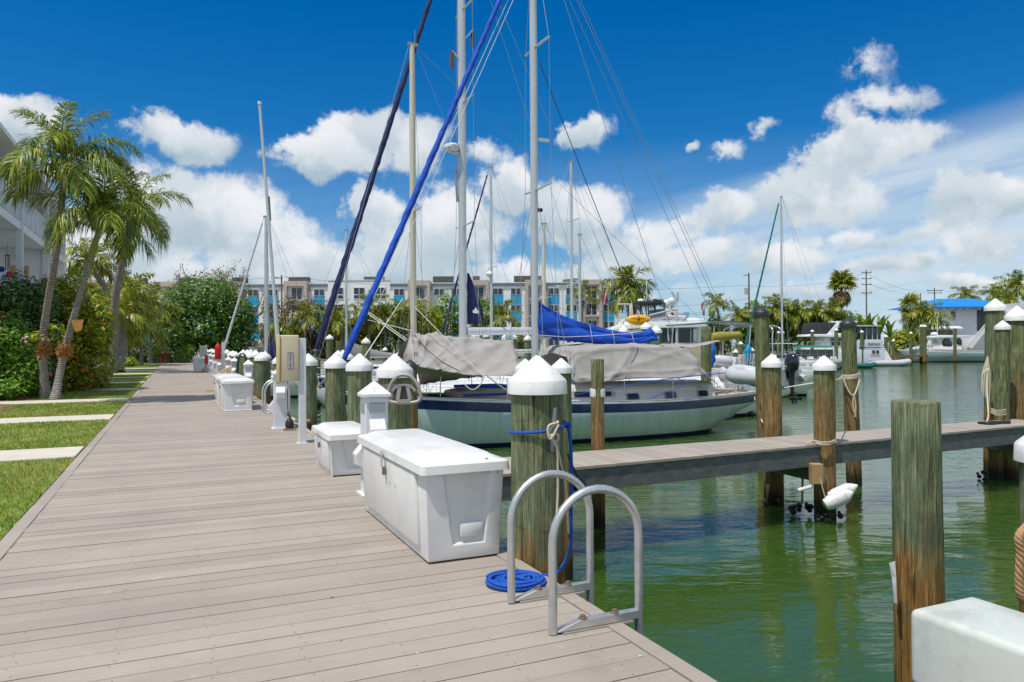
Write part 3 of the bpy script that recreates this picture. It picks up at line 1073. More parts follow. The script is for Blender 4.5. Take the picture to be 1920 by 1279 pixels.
for (k, a, b, cols) in SECT:
    xa, xb = fx(a), fx(b)
    if k == 't':
        y = -.9
        top = fz(526)
        MB().bx(xa, xa + .55, y - .35, 12, 0, top).build('wall', tau, block)
        MB().bx(xb - .55, xb, y - .35, 12, 0, top).build('wall', tau, block)
        MB().bx(xa + .55, xb - .55, y + .3, 12, 0, top - .9).build('wall', wht, block)
        MB().bx(xa + .55, xb - .55, y - .35, 12, top - .9, top - .002).build('parapet', tau, block)
        for f in range(1, 4):
            zz = TOPZ - 3.0 * f + 1.55
            MB().bx(xa + .55, xb - .55, y - .3, y + .3, zz - .12, zz + .16).build('balcony_slab', tau, block)
            MB().bx(xa + .55, xb - .55, y - .25, y - .22, zz + .9, zz + .95).build('railing', 'wire', block)
        yf = y + .3
    else:
        y = 0
        top = fz(531) if k == 'w' else fz(524.5)
        MB().bx(xa, xb, y, 12, 0, top - 1.3).build('wall', wht, block)
        MB().bx(xa, xb, y + (.0 if k == 'p' else .08), 12, top - 1.3, top).build('parapet', wht if k == 'p' else gry, block)
        MB().bx(xa, xb, y - .1, y + .3, top + .002, top + .12).build('coping', 'white_trim', block)
        yf = y
    for (cx, kk) in cols:
        for f in range(4):
            z = TOPZ - 3.0 * f
            if kk == 'd':
                window(fx(cx), z - .25, yf, 'd')
            elif kk == 'l':
                window(fx(cx), z - .2, yf, 'l')
            else:
                window(fx(cx), z, yf)
                if kk == 'b' and f < 3:
                    put('blue_panel', panel_me, block, (fx(cx), yf - .035, z - 1.5))
ac = MB().bx(-.62, .62, -.6, .6, 0, 1.05).mesh('roof_unit', mat('roof_unit_grey', (.09, .085, .08), .7), bevel=.05, seg=1)
for px in (253, 540, 553, 566, 684, 697, 709, 816, 829, 842, 866, 892, 971, 983, 995, 1010, 330, 345, 432, 446):
    put('roof_unit', ac, block, (fx(px), 3.0, fz(526)))
for k in range(9):
    put('solar_panel', MB().obox((0, 0, 0), Vector((1, 0, 0)), Vector((0, .9, .42)), Vector((0, -.42, .9)), .42, .8, .03).mesh('solar_panel', 'glass_b'), block, (fx(232 + k * 3.1), 2.5, fz(522 + k * .9)))
    put('solar_panel', bpy.data.meshes['solar_panel'], block, (fx(1062 + k * 2.8), 2.5, fz(525.5 - k * .3)))

# ------------------------------------------------------------------ house with the blue roof
HZ = 143.0
H0 = Q(1800, HZ, .35)
house = thing('house', 'white raised house with a bright blue hip roof and outside stair at right', 'house', tuple(H0), -YAW)


def hx(px):
    return (px - 1800) / F_PX * HZ


def hz(py):
    return EYE + (644 - py) / F_PX * HZ - .35


blue_roof = mat('blue_metal_roof', (.004, .22, .62), .45, var=.05)
ww = mat('house_white_wall', (.72, .73, .78), .8)
MB().bx(hx(1738), hx(1832), 0, 9, 0, hz(577)).build('wall', ww, house)
MB().bx(hx(1832), hx(1896), 1.6, 9, 0, hz(577)).build('wall', mat('grey_stair_wall', (.13, .14, .16), .8), house)
eave, ridge = hz(575.5), hz(557)
xl, xr = hx(1712), hx(1910)
mb = MB()
v = [(xl, -1.6, eave), (xr, -1.6, eave), (xr, 10.5, eave), (xl, 10.5, eave), (hx(1784), 4.4, ridge), (hx(1852), 4.4, ridge)]
mb.add(v, [(0, 1, 5, 4), (1, 2, 5), (2, 3, 4, 5), (3, 0, 4), (3, 2, 1, 0)])
mb.bx(xl, xr, -1.66, -1.60, eave - .22, eave + .05)
mb.build('roof', blue_roof, house)
for px in (1748, 1763, 1778, 1794, 1806, 1830, 1845):
    MB().bx(hx(px) - .1, hx(px) + .1, -1.5, 0, eave - .55, eave - .25).build('rafter', 'white_trim', house)
w = MB().bx(hx(1781), hx(1793), -.12, -.03, hz(601), hz(582)).build('window', 'white_trim', house)
MB().bx(hx(1782.4), hx(1791.6), -.16, -.125, hz(589), hz(583.5)).build('pane', 'glass_b', w)
MB().bx(hx(1782.4), hx(1791.6), -.16, -.125, hz(595), hz(590)).build('pane', 'glass_b', w)
MB().bx(hx(1783), hx(1790), -.5, -.125, hz(600.5), hz(596.5)).build('air_conditioner', mat('ac_grey', (.35, .36, .4), .6), house)
d = MB().bx(hx(1831), hx(1839), 1.5, 1.59, hz(610), hz(579)).build('door', 'glass_b', house)
aw = MB()
aw.prism([(hx(1738), -.05, hz(611)), (hx(1738), -1.9, hz(617)), (hx(1738), -1.9, hz(614.5)), (hx(1738), -.05, hz(609.5))], (hx(1795) - hx(1738), 0, 0))
aw.build('awning', 'white_trim', house)
MB().bx(hx(1738), hx(1792), -.1, -.02, hz(634), hz(618)).build('opening', 'glass_b', house)
strg = MB()
a, b = Vector((hx(1811), -1.4, hz(652))), Vector((hx(1848), -1.4, hz(607)))
strg.bar(a, b, .2, .55)
strg.build('stair_stringer', 'white_trim', house)
MB().bar(a + Vector((0, 0, 1.0)), b + Vector((0, 0, 1.0)), .14, .16).build('handrail', 'white_trim', house)
for k in range(13):
    q = a.lerp(b, (k + .5) / 13)
    MB().bx(q.x - .05, q.x + .05, -1.45, -1.35, q.z + .2, q.z + 1.0).build('baluster', 'white_trim', house)
    MB().bx(q.x - .18, q.x + .18, -1.3, -.1, q.z + .02, q.z + .08).build('tread', 'white_trim', house)
MB().bx(hx(1832), hx(1852), 0.2, 4, 0, hz(620)).build('shed', ww, house)
MB().bx(hx(1848), hx(1864), -1.45, -1.35, hz(607) - .2, hz(607)).build('landing', 'white_trim', house)
for px in (1848, 1851, 1854, 1857):
    MB().bx(hx(px) - .05, hx(px) + .05, -1.44, -1.36, hz(607), hz(595)).build('baluster', 'white_trim', house)

h2 = thing('house', 'corner of a second white house with blue trim at the far right edge', 'house', tuple(Q(1926, 120, 0)), -YAW)
MB().bx(-.9, 3, 0, 5, 0, 8.2).build('wall', ww, h2)
MB().bx(-1.3, 3.2, -.3, 5.2, 6.5, 6.9).build('balcony_slab', 'white_trim', h2)
MB().bx(-1.3, 3.2, -.35, -.31, 6.1, 6.5).build('fascia', blue_roof, h2)
for k in range(8):
    MB().bx(-1.25 + k * .5, -1.2 + k * .5, -.28, -.2, 6.9, 8.0).build('baluster', 'white_trim', h2)
MB().bx(-1.3, 3.2, -.3, -.2, 8.0, 8.1).build('railing', 'white_trim', h2)

# ------------------------------------------------------------------ quay under the house, posts
qx = Q(1795, 126, 0)
quay = thing('quay', None, None, tuple(Q(1826, 130, 0)), -YAW, kind='structure')
MB().bx(-6.5, 12, -6, 8, -.8, .38).build('deck', mat('brown_quay', (.30, .23, .17), .9, var=.2), quay)
for k in range(7):
    MB().bx(-6.2 + k * 2.4, -5.9 + k * 2.4, -5.9, -5.6, -1.6, -.8).build('post', 'pile_far', quay)

# utility poles and lines
wood = mat('utility_pole_wood', (.17, .115, .075), .9)
poles = [(1404, 512, 118, 'wooden utility pole with a transformer left of the black capped pile', 1.0, 'trans'),
         (1624, 507, 150, 'tall wooden utility pole with four crossarms beside the fan palm', 0.8, 'arms'),
         (1752, 540, 175, 'dark utility pole with double crossarm rising behind the blue roof', 1.4, 'cross'),
         (1726, 550, 185, 'thin bare utility pole left of the blue roofed house', .5, ''),
         (528, 516, 122, 'short utility pole in front of the apartment block behind the bare tree', .6, 'arm'),
         (1092, 525, 124, 'thin metal street light pole with twin heads in front of the apartment block', .35, 'light'),
         (1055, 535, 124, 'double headed street light in front of the middle of the apartment block', .35, 'light')]
ptop = []
for (px, py, dep, lab, kw, kind) in poles:
    top = D(px, py, dep)
    base = Vector((top.x, top.y, -.05))
    light = kind == 'light'
    t_ = thing('street_light' if light else 'utility_pole', lab, 'street light' if light else 'utility pole', tuple(base), -YAW)
    H = top.z + .05
    r = .09 if light else .17
    MB().tube([(0, 0, 0), (0, 0, H)], [r, r * .7], 8).build('pole', 'mast' if light else wood, t_)
    if kind in ('cross', 'arm', 'arms'):
        rows = {'cross': [(-.6, 1.9), (-1.2, 1.6)], 'arm': [(-.5, .9)], 'arms': [(-.5, 1.0), (-1.7, 1.0), (-2.9, 1.0), (-4.6, 1.0)]}[kind]
        for (dz, hw) in rows:
            MB().bx(-hw if kind != 'arm' else -hw * 1.6, hw if kind != 'arm' else .2, -.24, -.12, H + dz - .07, H + dz + .07).build('crossarm', wood, t_)
            for sx in (-.9, .9):
                MB().tube([(sx * hw, -.18, H + dz + .07), (sx * hw, -.18, H + dz + .28)], .06, 6).build('insulator', 'black_cap', t_)
    if kind == 'trans':
        MB().tube([(-.5, -.1, H - 3.4), (-.5, -.1, H - 2.4)], .28, 10).build('transformer', 'gel_grey', t_)
        MB().bx(-.9, .1, -.14, -.06, H - .4, H - .28).build('crossarm', wood, t_)
        MB().bx(-.7, .5, -.2, -.12, H - 5.0, H - 4.85).build('bracket', wood, t_)
    if light:
        for sx in (-1, 1):
            MB().bx(min(0, sx * .9), max(0, sx * .9), -.05, .05, H - .1, H).build('arm', 'mast', t_)
            MB().bx(sx * .9 - .28, sx * .9 + .28, -.12, .12, H - .16, H + .02).build('lamp_head', 'plastic', t_)
    ptop.append(top)
WIRES = [((-200, 560, 120), (527, 519, 122), .5), ((527, 519, 122), (1404, 535, 118), 1.5), ((1404, 536, 118), (1624, 512, 150), 1.0), ((1404, 560, 118), (1140, 575, 122), .6),
         ((760, 590, 122), (1404, 578, 118), 1.2), ((1624, 530, 150), (1752, 548, 175), 1.2), ((1624, 512, 150), (1752, 545, 175), 1.4), ((1752, 545, 175), (2100, 520, 170), 1.5), ((860, 560, 122), (1404, 590, 118), .8)]
for i, (a, b, s) in enumerate(WIRES):
    c_ = ['leftmost power line, running out of the picture over the white apartments', 'long power line sagging in front of the apartment block roof line', 'power line between the transformer pole and the four armed pole',
          'power line from the transformer pole towards the coconut palm', 'low service cable crossing the blue panels of the apartment block', 'lower power line between the four armed pole and the roof top pole',
          'upper power line between the four armed pole and the roof top pole', 'power line leaving the roof top pole to the right', 'lowest service cable behind the sailboat booms'][i]
    line_thing('power_line', sag(D(*a), D(*b), s, 10), .022, 'black', c_, 'power line', 'overhead power lines', 4)
# ================================================================== plants
M['leaf_dark'] = leaf_mat('dark_green_leaves', [(0.017, 0.053, 0.012), (0.038, 0.104, 0.018), (0.073, 0.162, 0.024), (0.125, 0.228, 0.030)], .2)
M['leaf_mid'] = leaf_mat('mid_green_leaves', [(0.044, 0.126, 0.009), (0.109, 0.263, 0.014), (0.169, 0.347, 0.020), (0.265, 0.440, 0.022)], .28)
M['leaf_yel'] = leaf_mat('yellow_green_leaves', [(0.103, 0.177, 0.008), (0.227, 0.322, 0.012), (0.374, 0.416, 0.016), (0.544, 0.499, 0.021)], .3)
M['leaf_olive'] = leaf_mat('olive_leaves', [(0.078, 0.106, 0.011), (0.189, 0.222, 0.018), (0.299, 0.307, 0.024), (0.442, 0.319, 0.038)], .25)
M['leaf_bronze'] = leaf_mat('bronze_leaves', [(0.048, 0.032, 0.013), (0.112, 0.072, 0.023), (0.160, 0.144, 0.026), (0.240, 0.120, 0.038)], .2)
M['leaf_maroon'] = leaf_mat('maroon_leaves', [(0.018, 0.015, 0.010), (0.045, 0.024, 0.017), (0.105, 0.030, 0.024)], .2)
M['frond'] = leaf_mat('palm_leaflets', [(0.03, 0.08, 0.008), (0.055, 0.135, 0.010), (0.11, 0.20, 0.012), (0.18, 0.27, 0.014), (0.36, 0.38, 0.02), (0.56, 0.52, 0.06)], .28, .46)
M['frond_far'] = leaf_mat('far_palm_leaflets', [(0.068, 0.112, 0.011), (0.168, 0.224, 0.015), (0.290, 0.337, 0.019), (0.491, 0.408, 0.043)], .25, .4)
M['frond_old'] = leaf_mat('dry_palm_leaflets', [(0.169, 0.104, 0.036), (0.325, 0.195, 0.062), (0.429, 0.299, 0.104)], .15, .6)
M['leaf_round'] = leaf_mat('glossy_green_leaves', [(0.018, 0.07, 0.006), (0.045, 0.14, 0.010), (0.09, 0.225, 0.014), (0.18, 0.34, 0.02)], .28)
M['flower_orange'] = leaf_mat('orange_flowers', [(0.513, 0.061, 0.009), (0.600, 0.115, 0.013), (0.600, 0.216, 0.032)], .15, .6)
M['flower_pink'] = leaf_mat('pink_flowers', [(0.600, 0.050, 0.112), (0.600, 0.100, 0.176)], .2, .6)
M['flower_pale'] = leaf_mat('pale_flowers', [(0.70, 0.55, 0.18), (0.75, 0.66, 0.45), (0.6, 0.42, 0.55)], .2, .6)
M['bark'] = mat('grey_bark', (0.17, 0.135, 0.105), .9, var=.3, vscale=3, bump=.5)
M['shaft'] = mat('green_crownshaft', (0.20, 0.235, 0.06), .5, var=.2, vscale=4, vstretch=(6, 6, 1))


def trunk_mat():
    m = bpy.data.materials.new('ringed_palm_trunk')
    m.use_nodes = True
    t = NT(m.node_tree)
    p = m.node_tree.nodes['Principled BSDF']
    p.inputs['Roughness'].default_value = .9
    pos = t.n.new('ShaderNodeNewGeometry').outputs['Position']
    w = t.n.new('ShaderNodeTexWave')
    w.bands_direction = 'Z'
    w.inputs['Scale'].default_value = 5.5
    w.inputs['Distortion'].default_value = 6.0
    w.inputs['Detail'].default_value = 4
    w.inputs['Detail Scale'].default_value = 1.6
    t.l.new(pos, w.inputs['Vector'])
    bl = t.noise(pos, 2.2, 6, .65)
    base = t.ramp(t.math('ADD', t.math('MULTIPLY', w.outputs['Fac'], .45), t.math('MULTIPLY', bl, .6)), [(.22, (.10, .085, .075)), (.45, (.24, .215, .20)), (.72, (.36, .335, .31)), (.9, (.44, .41, .38))])
    t.l.new(base, p.inputs['Base Color'])
    b = t.n.new('ShaderNodeBump')
    b.inputs['Strength'].default_value = .7
    b.inputs['Distance'].default_value = .03
    t.l.new(w.outputs['Fac'], b.inputs['Height'])
    t.l.new(b.outputs[0], p.inputs['Normal'])
    return m


M['trunk'] = trunk_mat()


def unit(n):
    a = RNG.normal(size=(n, 3))
    return a / np.linalg.norm(a, axis=1, keepdims=True)


def leaves(blobs, n, size, up=.55, shell=.55, asp=.42, droop=0.0, spread=.35):
    """leaf quads through the outer part of a set of ellipsoids (x, y, z, rx, ry, rz)"""
    B = np.array(blobs, float)
    vol = (B[:, 3] * B[:, 4] * B[:, 5]) ** .67
    k = RNG.choice(len(B), n, p=vol / vol.sum())
    d = unit(n)
    rr = (shell + (1 - shell) * RNG.random(n) ** .6) * (1 + RNG.normal(0, .07, n))
    # clumps: push some directions out, pull others in
    cl = np.sin(d[:, 0] * 5.1 + k * 2.3) * np.sin(d[:, 1] * 4.7 + k) * np.sin(d[:, 2] * 5.3 + 1.7 * k)
    rr = rr * (1 + .22 * cl)
    c = B[k, :3] + d * B[k, 3:6] * rr[:, None]
    nrm = d * .8 + RNG.normal(0, spread, (n, 3)) + np.array([0, 0, up])
    nrm /= np.linalg.norm(nrm, axis=1, keepdims=True)
    t = unit(n)
    t[:, 2] -= droop
    t -= nrm * (t * nrm).sum(1, keepdims=True)
    t /= np.linalg.norm(t, axis=1, keepdims=True)
    b = np.cross(nrm, t)
    s = size * RNG.uniform(.6, 1.35, n)[:, None]
    v = np.stack([c - t * s * .5, c + b * s * asp * .5 + t * s * .08, c + t * s * .55 - nrm * s * .12, c - b * s * asp * .5 + t * s * .08], 1)
    return v.reshape(-1, 3)


def leaf_obj(name, V, mats, parent, base=(0, 0, 0)):
    V = V - np.array(base)
    return put(name, np_mesh(name, V, np.arange(len(V)).reshape(-1, 4), mats), parent)


def bush(name, label, cat, loc, blobs, n, size, m, group=None, flowers=None, stems=4, **kw):
    """blobs are relative to loc"""
    t_ = thing(name, label, cat, tuple(loc), 0, group)
    leaf_obj('foliage', leaves(blobs, n, size, **kw), m, t_)
    g = MB()
    for k in range(stems):
        b = blobs[k % len(blobs)]
        a = random.uniform(0, 6.28)
        g.tube([(b[0] * .4 + .1 * math.cos(a), b[1] * .4 + .1 * math.sin(a), 0), (b[0] * .8, b[1] * .8, b[2] * .5), (b[0], b[1], b[2] + b[5] * .3)], [.05, .035, .015], 6)
    g.build('stem', 'bark', t_)
    if flowers:
        fm, fn, fs = flowers
        leaf_obj('flowers', leaves(blobs, fn, fs, shell=.97, up=.6, asp=.8), fm, t_)['kind'] = 'stuff'
    return t_


def tree(name, label, loc, H, spread, n, size, m, blobs=None, group=None, trunk_r=.18, cat='tree', low=False, **kw):
    t_ = thing(name, label, cat, tuple(loc), 0, group)
    if blobs is None:
        blobs = []
        for k in range(7):
            a = k * 2.4 + random.random()
            rr = spread * random.uniform(.25, .62)
            blobs.append((rr * math.cos(a), rr * math.sin(a) * .8, H * random.uniform(.42, .78), spread * random.uniform(.35, .5), spread * random.uniform(.35, .5), H * random.uniform(.16, .26)))
        blobs.append((0, 0, H * .62, spread * .6, spread * .6, H * .34))
        if low:
            blobs += [(spread * .45, 0, H * .25, spread * .55, spread * .5, H * .24), (-spread * .45, -.3, H * .28, spread * .55, spread * .5, H * .26)]
    g = MB()
    g.tube([(0, 0, 0), (.1, .05, H * .25), (-.05, 0, H * .5)], [trunk_r * 1.3, trunk_r, trunk_r * .7], 8)
    for b in blobs[:7]:
        g.tube([(0, 0, H * random.uniform(.15, .35)), (b[0] * .55, b[1] * .55, b[2] * .75), (b[0], b[1], b[2] + b[5] * .4)], [trunk_r * .6, trunk_r * .4, trunk_r * .12], 6)
    g.build('trunk', 'bark', t_)
    leaf_obj('crown', leaves(blobs, n, size, **kw), m, t_)
    return t_


# ------------------------------------------------------------------ palms
def frond_mesh(seed, L, a0, bend, nl, ll, width, fall, m, plume=.42):
    rr = np.random.default_rng(seed)
    V, F = [], []
    pts, tans = [], []
    x = z = 0.0
    N = 24
    for i in range(N + 1):
        s = i / N
        a = a0 - bend * s ** 1.25
        pts.append((x, 0, z))
        tans.append((math.cos(a), 0, math.sin(a)))
        x += math.cos(a) * L / N
        z += math.sin(a) * L / N
    pts, tans = np.array(pts), np.array(tans)
    w0 = .035 * L / 2.2
    for i in range(N):
        wa, wb = w0 * (1 - i / N * .85), w0 * (1 - (i + 1) / N * .85)
        b = len(V)
        up = np.array([-tans[i][2], 0, tans[i][0]])
        V += [pts[i] + [0, wa, 0], pts[i] - [0, wa, 0], pts[i + 1] - [0, wb, 0], pts[i + 1] + [0, wb, 0], pts[i] - up * wa, pts[i + 1] - up * wb]
        F += [(b, b + 1, b + 2), (b, b + 2, b + 3), (b, b + 4, b + 5), (b, b + 5, b + 3), (b + 1, b + 4, b + 5), (b + 1, b + 5, b + 2)]
    for i in range(nl):
        s = .13 + .87 * (i + .5) / nl
        f = s * N
        k = min(int(f), N - 1)
        p = pts[k] + (pts[k + 1] - pts[k]) * (f - k)
        t = tans[k]
        up = np.array([-t[2], 0, t[0]])
        ln = ll * (math.sin(math.pi * (.12 + .80 * s)) ** .55) * rr.uniform(.85, 1.12)
        for sd in (-1, 1):
            rise = plume * rr.uniform(-.9, 2.0)
            d = t * (.50 + .5 * s + rr.uniform(-.22, .3)) + np.array([0, sd, 0]) * .95 + up * rise
            d /= np.linalg.norm(d)
            wv = np.cross(d, up)
            wv = wv / (np.linalg.norm(wv) + 1e-6) * width * .5 * rr.uniform(.8, 1.2)
            fl = fall * rr.uniform(.5, 1.5)
            m1 = p + d * ln * .42 + np.array([0, 0, -fl * ln * .10])
            m2 = p + d * ln * .75 + np.array([0, 0, -fl * ln * .38])
            tip = p + d * ln * .92 + np.array([0, 0, -fl * ln * .85]) + rr.normal(0, .02 * ln, 3)
            b = len(V)
            V += [p - wv * .35, p + wv * .35, m1 - wv, m1 + wv, m2 - wv * .8, m2 + wv * .8, tip]
            F += [(b, b + 1, b + 3), (b, b + 3, b + 2), (b + 2, b + 3, b + 5), (b + 2, b + 5, b + 4), (b + 4, b + 5, b + 6)]
    return np_mesh('frond', np.array(V), np.array(F), m)


FR = {}
for key, mt, nl in (('near', 'frond', 64), ('far', 'frond_far', 26), ('old', 'frond_old', 24)):
    FR[key] = [frond_mesh(3, 2.2, R(78), R(75), nl, .62, .036 if nl > 40 else .085, .5, mt), frond_mesh(5, 2.3, R(55), R(105), nl, .66, .036 if nl > 40 else .085, .8, mt),
               frond_mesh(7, 2.2, R(35), R(115), nl, .66, .036 if nl > 40 else .085, 1.0, mt), frond_mesh(9, 2.1, R(5), R(95), nl, .60, .036 if nl > 40 else .085, 1.1, mt)]


def palm(name, label, path, rad, nf, key='near', fs=1.0, group=None, shaft=None, cat='palm tree', old=0, spin=0.0, droop=0.0, low=1.0, flare=1.35):
    """path: trunk points in the world; the crown sits on the last"""
    base = Vector((path[0].x, path[0].y, path[0].z))
    t_ = thing(name, label, cat, tuple(base), 0, group)
    P = crv([p - base for p in path], 10)
    k = len(P)
    rs = []
    for i in range(k):
        s = i / (k - 1)
        r = rad * (1.0 - .35 * s)
        if s < .12:
            r *= 1 + (flare - 1) * (1 - s / .12) ** 1.5
        rs.append(r * (1 + .035 * math.sin(i * 2.1)))
    MB().tube(P, rs, 12).build('trunk', 'trunk', t_, smooth=60)
    top = P[-1]
    d = (P[-1] - P[-3]).normalized()
    if shaft:
        MB().tube([top, top + d * shaft * .15, top + d * shaft * .6, top + d * shaft], [rad * .72, rad * .9, rad * .62, rad * .4], 10).build('crownshaft', 'shaft', t_, smooth=60)
        top = top + d * shaft
    if key:
        for i in range(nf):
            s = i / nf
            vi = min(3, int(s * 4 * .98))
            a = spin + i * 2.39996
            tilt = R(random.uniform(-10, 8)) + droop * s
            put('frond', FR[key][vi], t_, top + Vector((0, 0, -.05 * s)), (random.uniform(-.25, .25), tilt, a), fs * random.uniform(.88, 1.08))
        for i in range(old):
            put('frond', FR['old'][3], t_, top + Vector((0, 0, -.1)), (random.uniform(-.3, .3), R(random.uniform(15, 45)), i * 2.1 + spin), fs * .85)
    return t_


def DP(*a):
    return [D(px, py, z) for px, py, z in a]


gA = G(85, 748, -.02)
zA = gA.dot(CV)
gB = G(103, 750, -.02)
palm('palm_tree', 'taller of the two leaning palms that share a foot at the front of the lawn', [gA] + DP((80, 650, zA - .3), (90, 565, zA - .8), (106, 470, zA - 1.5), (120, 335, zA - 2.4)), .13, 17, 'near', .95, shaft=.5, spin=.4, flare=1.5)
palm('palm_tree', 'shorter of the two leaning palms that share a foot, with a green crownshaft', [gB] + DP((118, 672, zA - .3), (138, 595, zA - .8), (160, 520, zA - 1.3), (172, 478, zA - 1.6)), .12, 16, 'near', .88, shaft=1.15, spin=1.3, flare=1.4)
gC = G(209, 699, -.02)
zC = gC.dot(CV)
palm('palm_tree', 'stout grey palm trunk beside the turquoise kayak, crown reaching out over the boardwalk', [gC] + DP((213, 640, zC), (216, 560, zC - .5), (232, 480, zC - 1.2), (246, 420, zC - 1.8)), .30, 15, 'near', 1.7, shaft=.8, spin=2.0, flare=1.25)
gD = G(224, 698, -.02)
palm('palm_tree', 'second grey palm just right of the stout trunk, with a pale green crownshaft', [gD] + DP((228, 650, zC + 2), (230, 620, zC + 2)), .30, 13, 'far', 1.3, shaft=1.1, spin=.3)
gE = G(178, 700, -.02)
palm('palm_tree', 'leaning palm behind the orange flowered bush, only trunk and small crown showing', [gE] + DP((196, 640, zC + 4), (203, 560, zC + 4), (170, 500, zC + 4)), .26, 15, 'far', 1.35, spin=.9)
for (px, py, dep, fs, lab) in ((262, 622, 70, 1.45, 'small yellowish palm at the far end of the lawn'), (279, 590, 78, 1.9, 'fan crowned palm with a brown trunk at the far end of the lawn'), (232, 560, 66, 1.7, 'far palm whose fronds hang in front of the apartment block at left')):
    b = Q(px + 3, dep, -.05)
    palm('palm_tree', lab, [b, Vector((b.x, b.y, 2.0)), D(px, py, dep)], .17, 15, 'far', fs, 'palms at the far end of the lawn', spin=px)

# coconut fibre bands with orchids on the two front palms
for (px, py, dep, lab) in ((82, 656, zA - .35, 'orange fibre band round the taller front palm with orchids in it'), (122, 657, zA - .5, 'orange fibre band round the shorter front palm')):
    c = D(px, py, dep)
    t_ = thing('fibre_band', lab, 'plant band', tuple(c))
    n = 900
    a = RNG.uniform(0, 6.283, n)
    r = RNG.uniform(.11, .21, n)
    p = np.stack([np.cos(a) * r, np.sin(a) * r, RNG.normal(0, .09, n)], 1)
    dv = unit(n) * .07
    s = unit(n) * .012
    leaf_obj('fibre', np.stack([p - dv - s, p - dv + s, p + dv + s, p + dv - s], 1).reshape(-1, 3), 'orange', t_)
    if px < 100:
        leaf_obj('orchid', leaves([(.35, 0, .5, .35, .3, .4), (-.2, -.1, .42, .2, .2, .2)], 90, .22), 'leaf_yel', t_)
        leaf_obj('flowers', leaves([(-.4, -.1, .35, .2, .1, .15), (.1, -.2, .4, .25, .1, .12)], 26, .12, asp=.9), 'flower_pale', t_)['kind'] = 'stuff'
c = D(142, 611, zA - 1.0)
t_ = thing('palm_boot', 'dry orange fan shaped leaf base stuck to the shorter front palm', 'dry leaf', tuple(c))
MB().prism([(-.12, -.05, .16), (.22, -.05, .20), (.16, -.1, -.14), (0, -.1, -.2)], (0, .03, 0)).build('boot', 'orange', t_)

# ------------------------------------------------------------------ hedge beside the flats
def rel(px, py, dep, rx, ry, rz):
    p = D(px, py, dep)
    return [p.x, p.y, p.z, rx, ry, rz]


def bush_at(name, label, cat, spots, n, size, m, **kw):
    B = [rel(*s) for s in spots]
    cx, cy = sum(b[0] for b in B) / len(B), sum(b[1] for b in B) / len(B)
    blobs = [(b[0] - cx, b[1] - cy, b[2], b[3], b[4], b[5]) for b in B]
    return bush(name, label, cat, (cx, cy, 0), blobs, n, size, m, **kw)


bush_at('flowering_bush', 'big bush with orange flowers behind the two front palms', 'bush',
        [(100, 560, 28, .7, .9, .9), (140, 560, 28.5, 1.0, 1.0, 1.0), (165, 600, 28, .9, 1.0, 1.0), (185, 620, 28, .55, .8, .9), (130, 640, 28, 1.1, 1.2, 1.2), (165, 680, 28.2, 1.0, 1.1, 1.0), (110, 700, 27.6, .9, .9, .8)],
        15000, .17, 'leaf_yel', flowers=('flower_orange', 300, .15))
bush_at('hedge', 'tall dark green hedge in front of the porch at the left edge', 'hedge',
        [(70, 580, 26.5, .8, .9, 1.1), (35, 560, 26, .8, 1.0, .9), (80, 650, 26, .7, .9, 1.2), (20, 630, 25.5, 1.0, 1.0, 1.2), (60, 710, 25.4, .9, .8, .9), (-40, 600, 25, 1.3, 1.3, 1.6)], 12000, .17, 'leaf_dark')
bush_at('hibiscus_bush', 'hibiscus bush with pink flowers at the left edge of the lawn', 'bush',
        [(15, 640, 24, .7, .8, .9), (40, 690, 23.8, .75, .7, .8), (-30, 680, 23.4, .9, .9, 1.1), (20, 720, 23.4, .7, .7, .5)], 8000, .15, 'leaf_mid', flowers=('flower_pink', 18, .2))
bush_at('cordyline_plant', 'low maroon spiky plant in front of the orange flowered bush', 'plant',
        [(160, 715, 29.5, .55, .55, .40), (140, 725, 29.2, .5, .5, .32), (185, 722, 30, .35, .4, .3)], 1300, .42, 'leaf_maroon', asp=.16, up=.2)
bush_at('plumeria', 'pale flowering shrub between the grey palm trunks', 'bush', [(196, 665, 52, .6, .6, .7), (200, 640, 52, .5, .5, .6), (222, 670, 55, .5, .5, .6)], 900, .24, 'leaf_yel', flowers=('flower_pale', 90, .2))
bush_at('hedge', 'clipped dark hedge across the far end of the lawn in front of the apartment block', 'hedge', [(240 + 14 * k, 658, 84, 1.0, 1.0, 1.7) for k in range(7)], 7000, .26, 'leaf_dark')
bush_at('plumeria', 'small pale flowering tree left of the red hydrant', 'tree', [(297, 655, 80, .9, .8, .7), (285, 662, 80, .6, .6, .6)], 500, .30, 'leaf_yel', flowers=('flower_pale', 60, .22))
bush_at('bush', 'round dark green bush at the end of the boardwalk right of the red hydrant', 'bush', [(345, 668, 81, .8, .8, 1.0), (336, 675, 80.5, .6, .6, .6), (356, 660, 81, .5, .5, .9)], 2200, .22, 'leaf_mid')
bush_at('bush', 'low yellow green shrub on the lawn edge left of the small palm', 'bush', [(240, 678, 64, .8, .7, .45), (250, 680, 64, .5, .5, .3)], 700, .2, 'leaf_yel')
bush_at('hedge', 'low bright green hedge behind the far row of white pile caps', 'hedge', [(430 + 16 * k, 668, 88, 1.2, 1.0, .9) for k in range(7)], 5000, .24, 'leaf_mid')

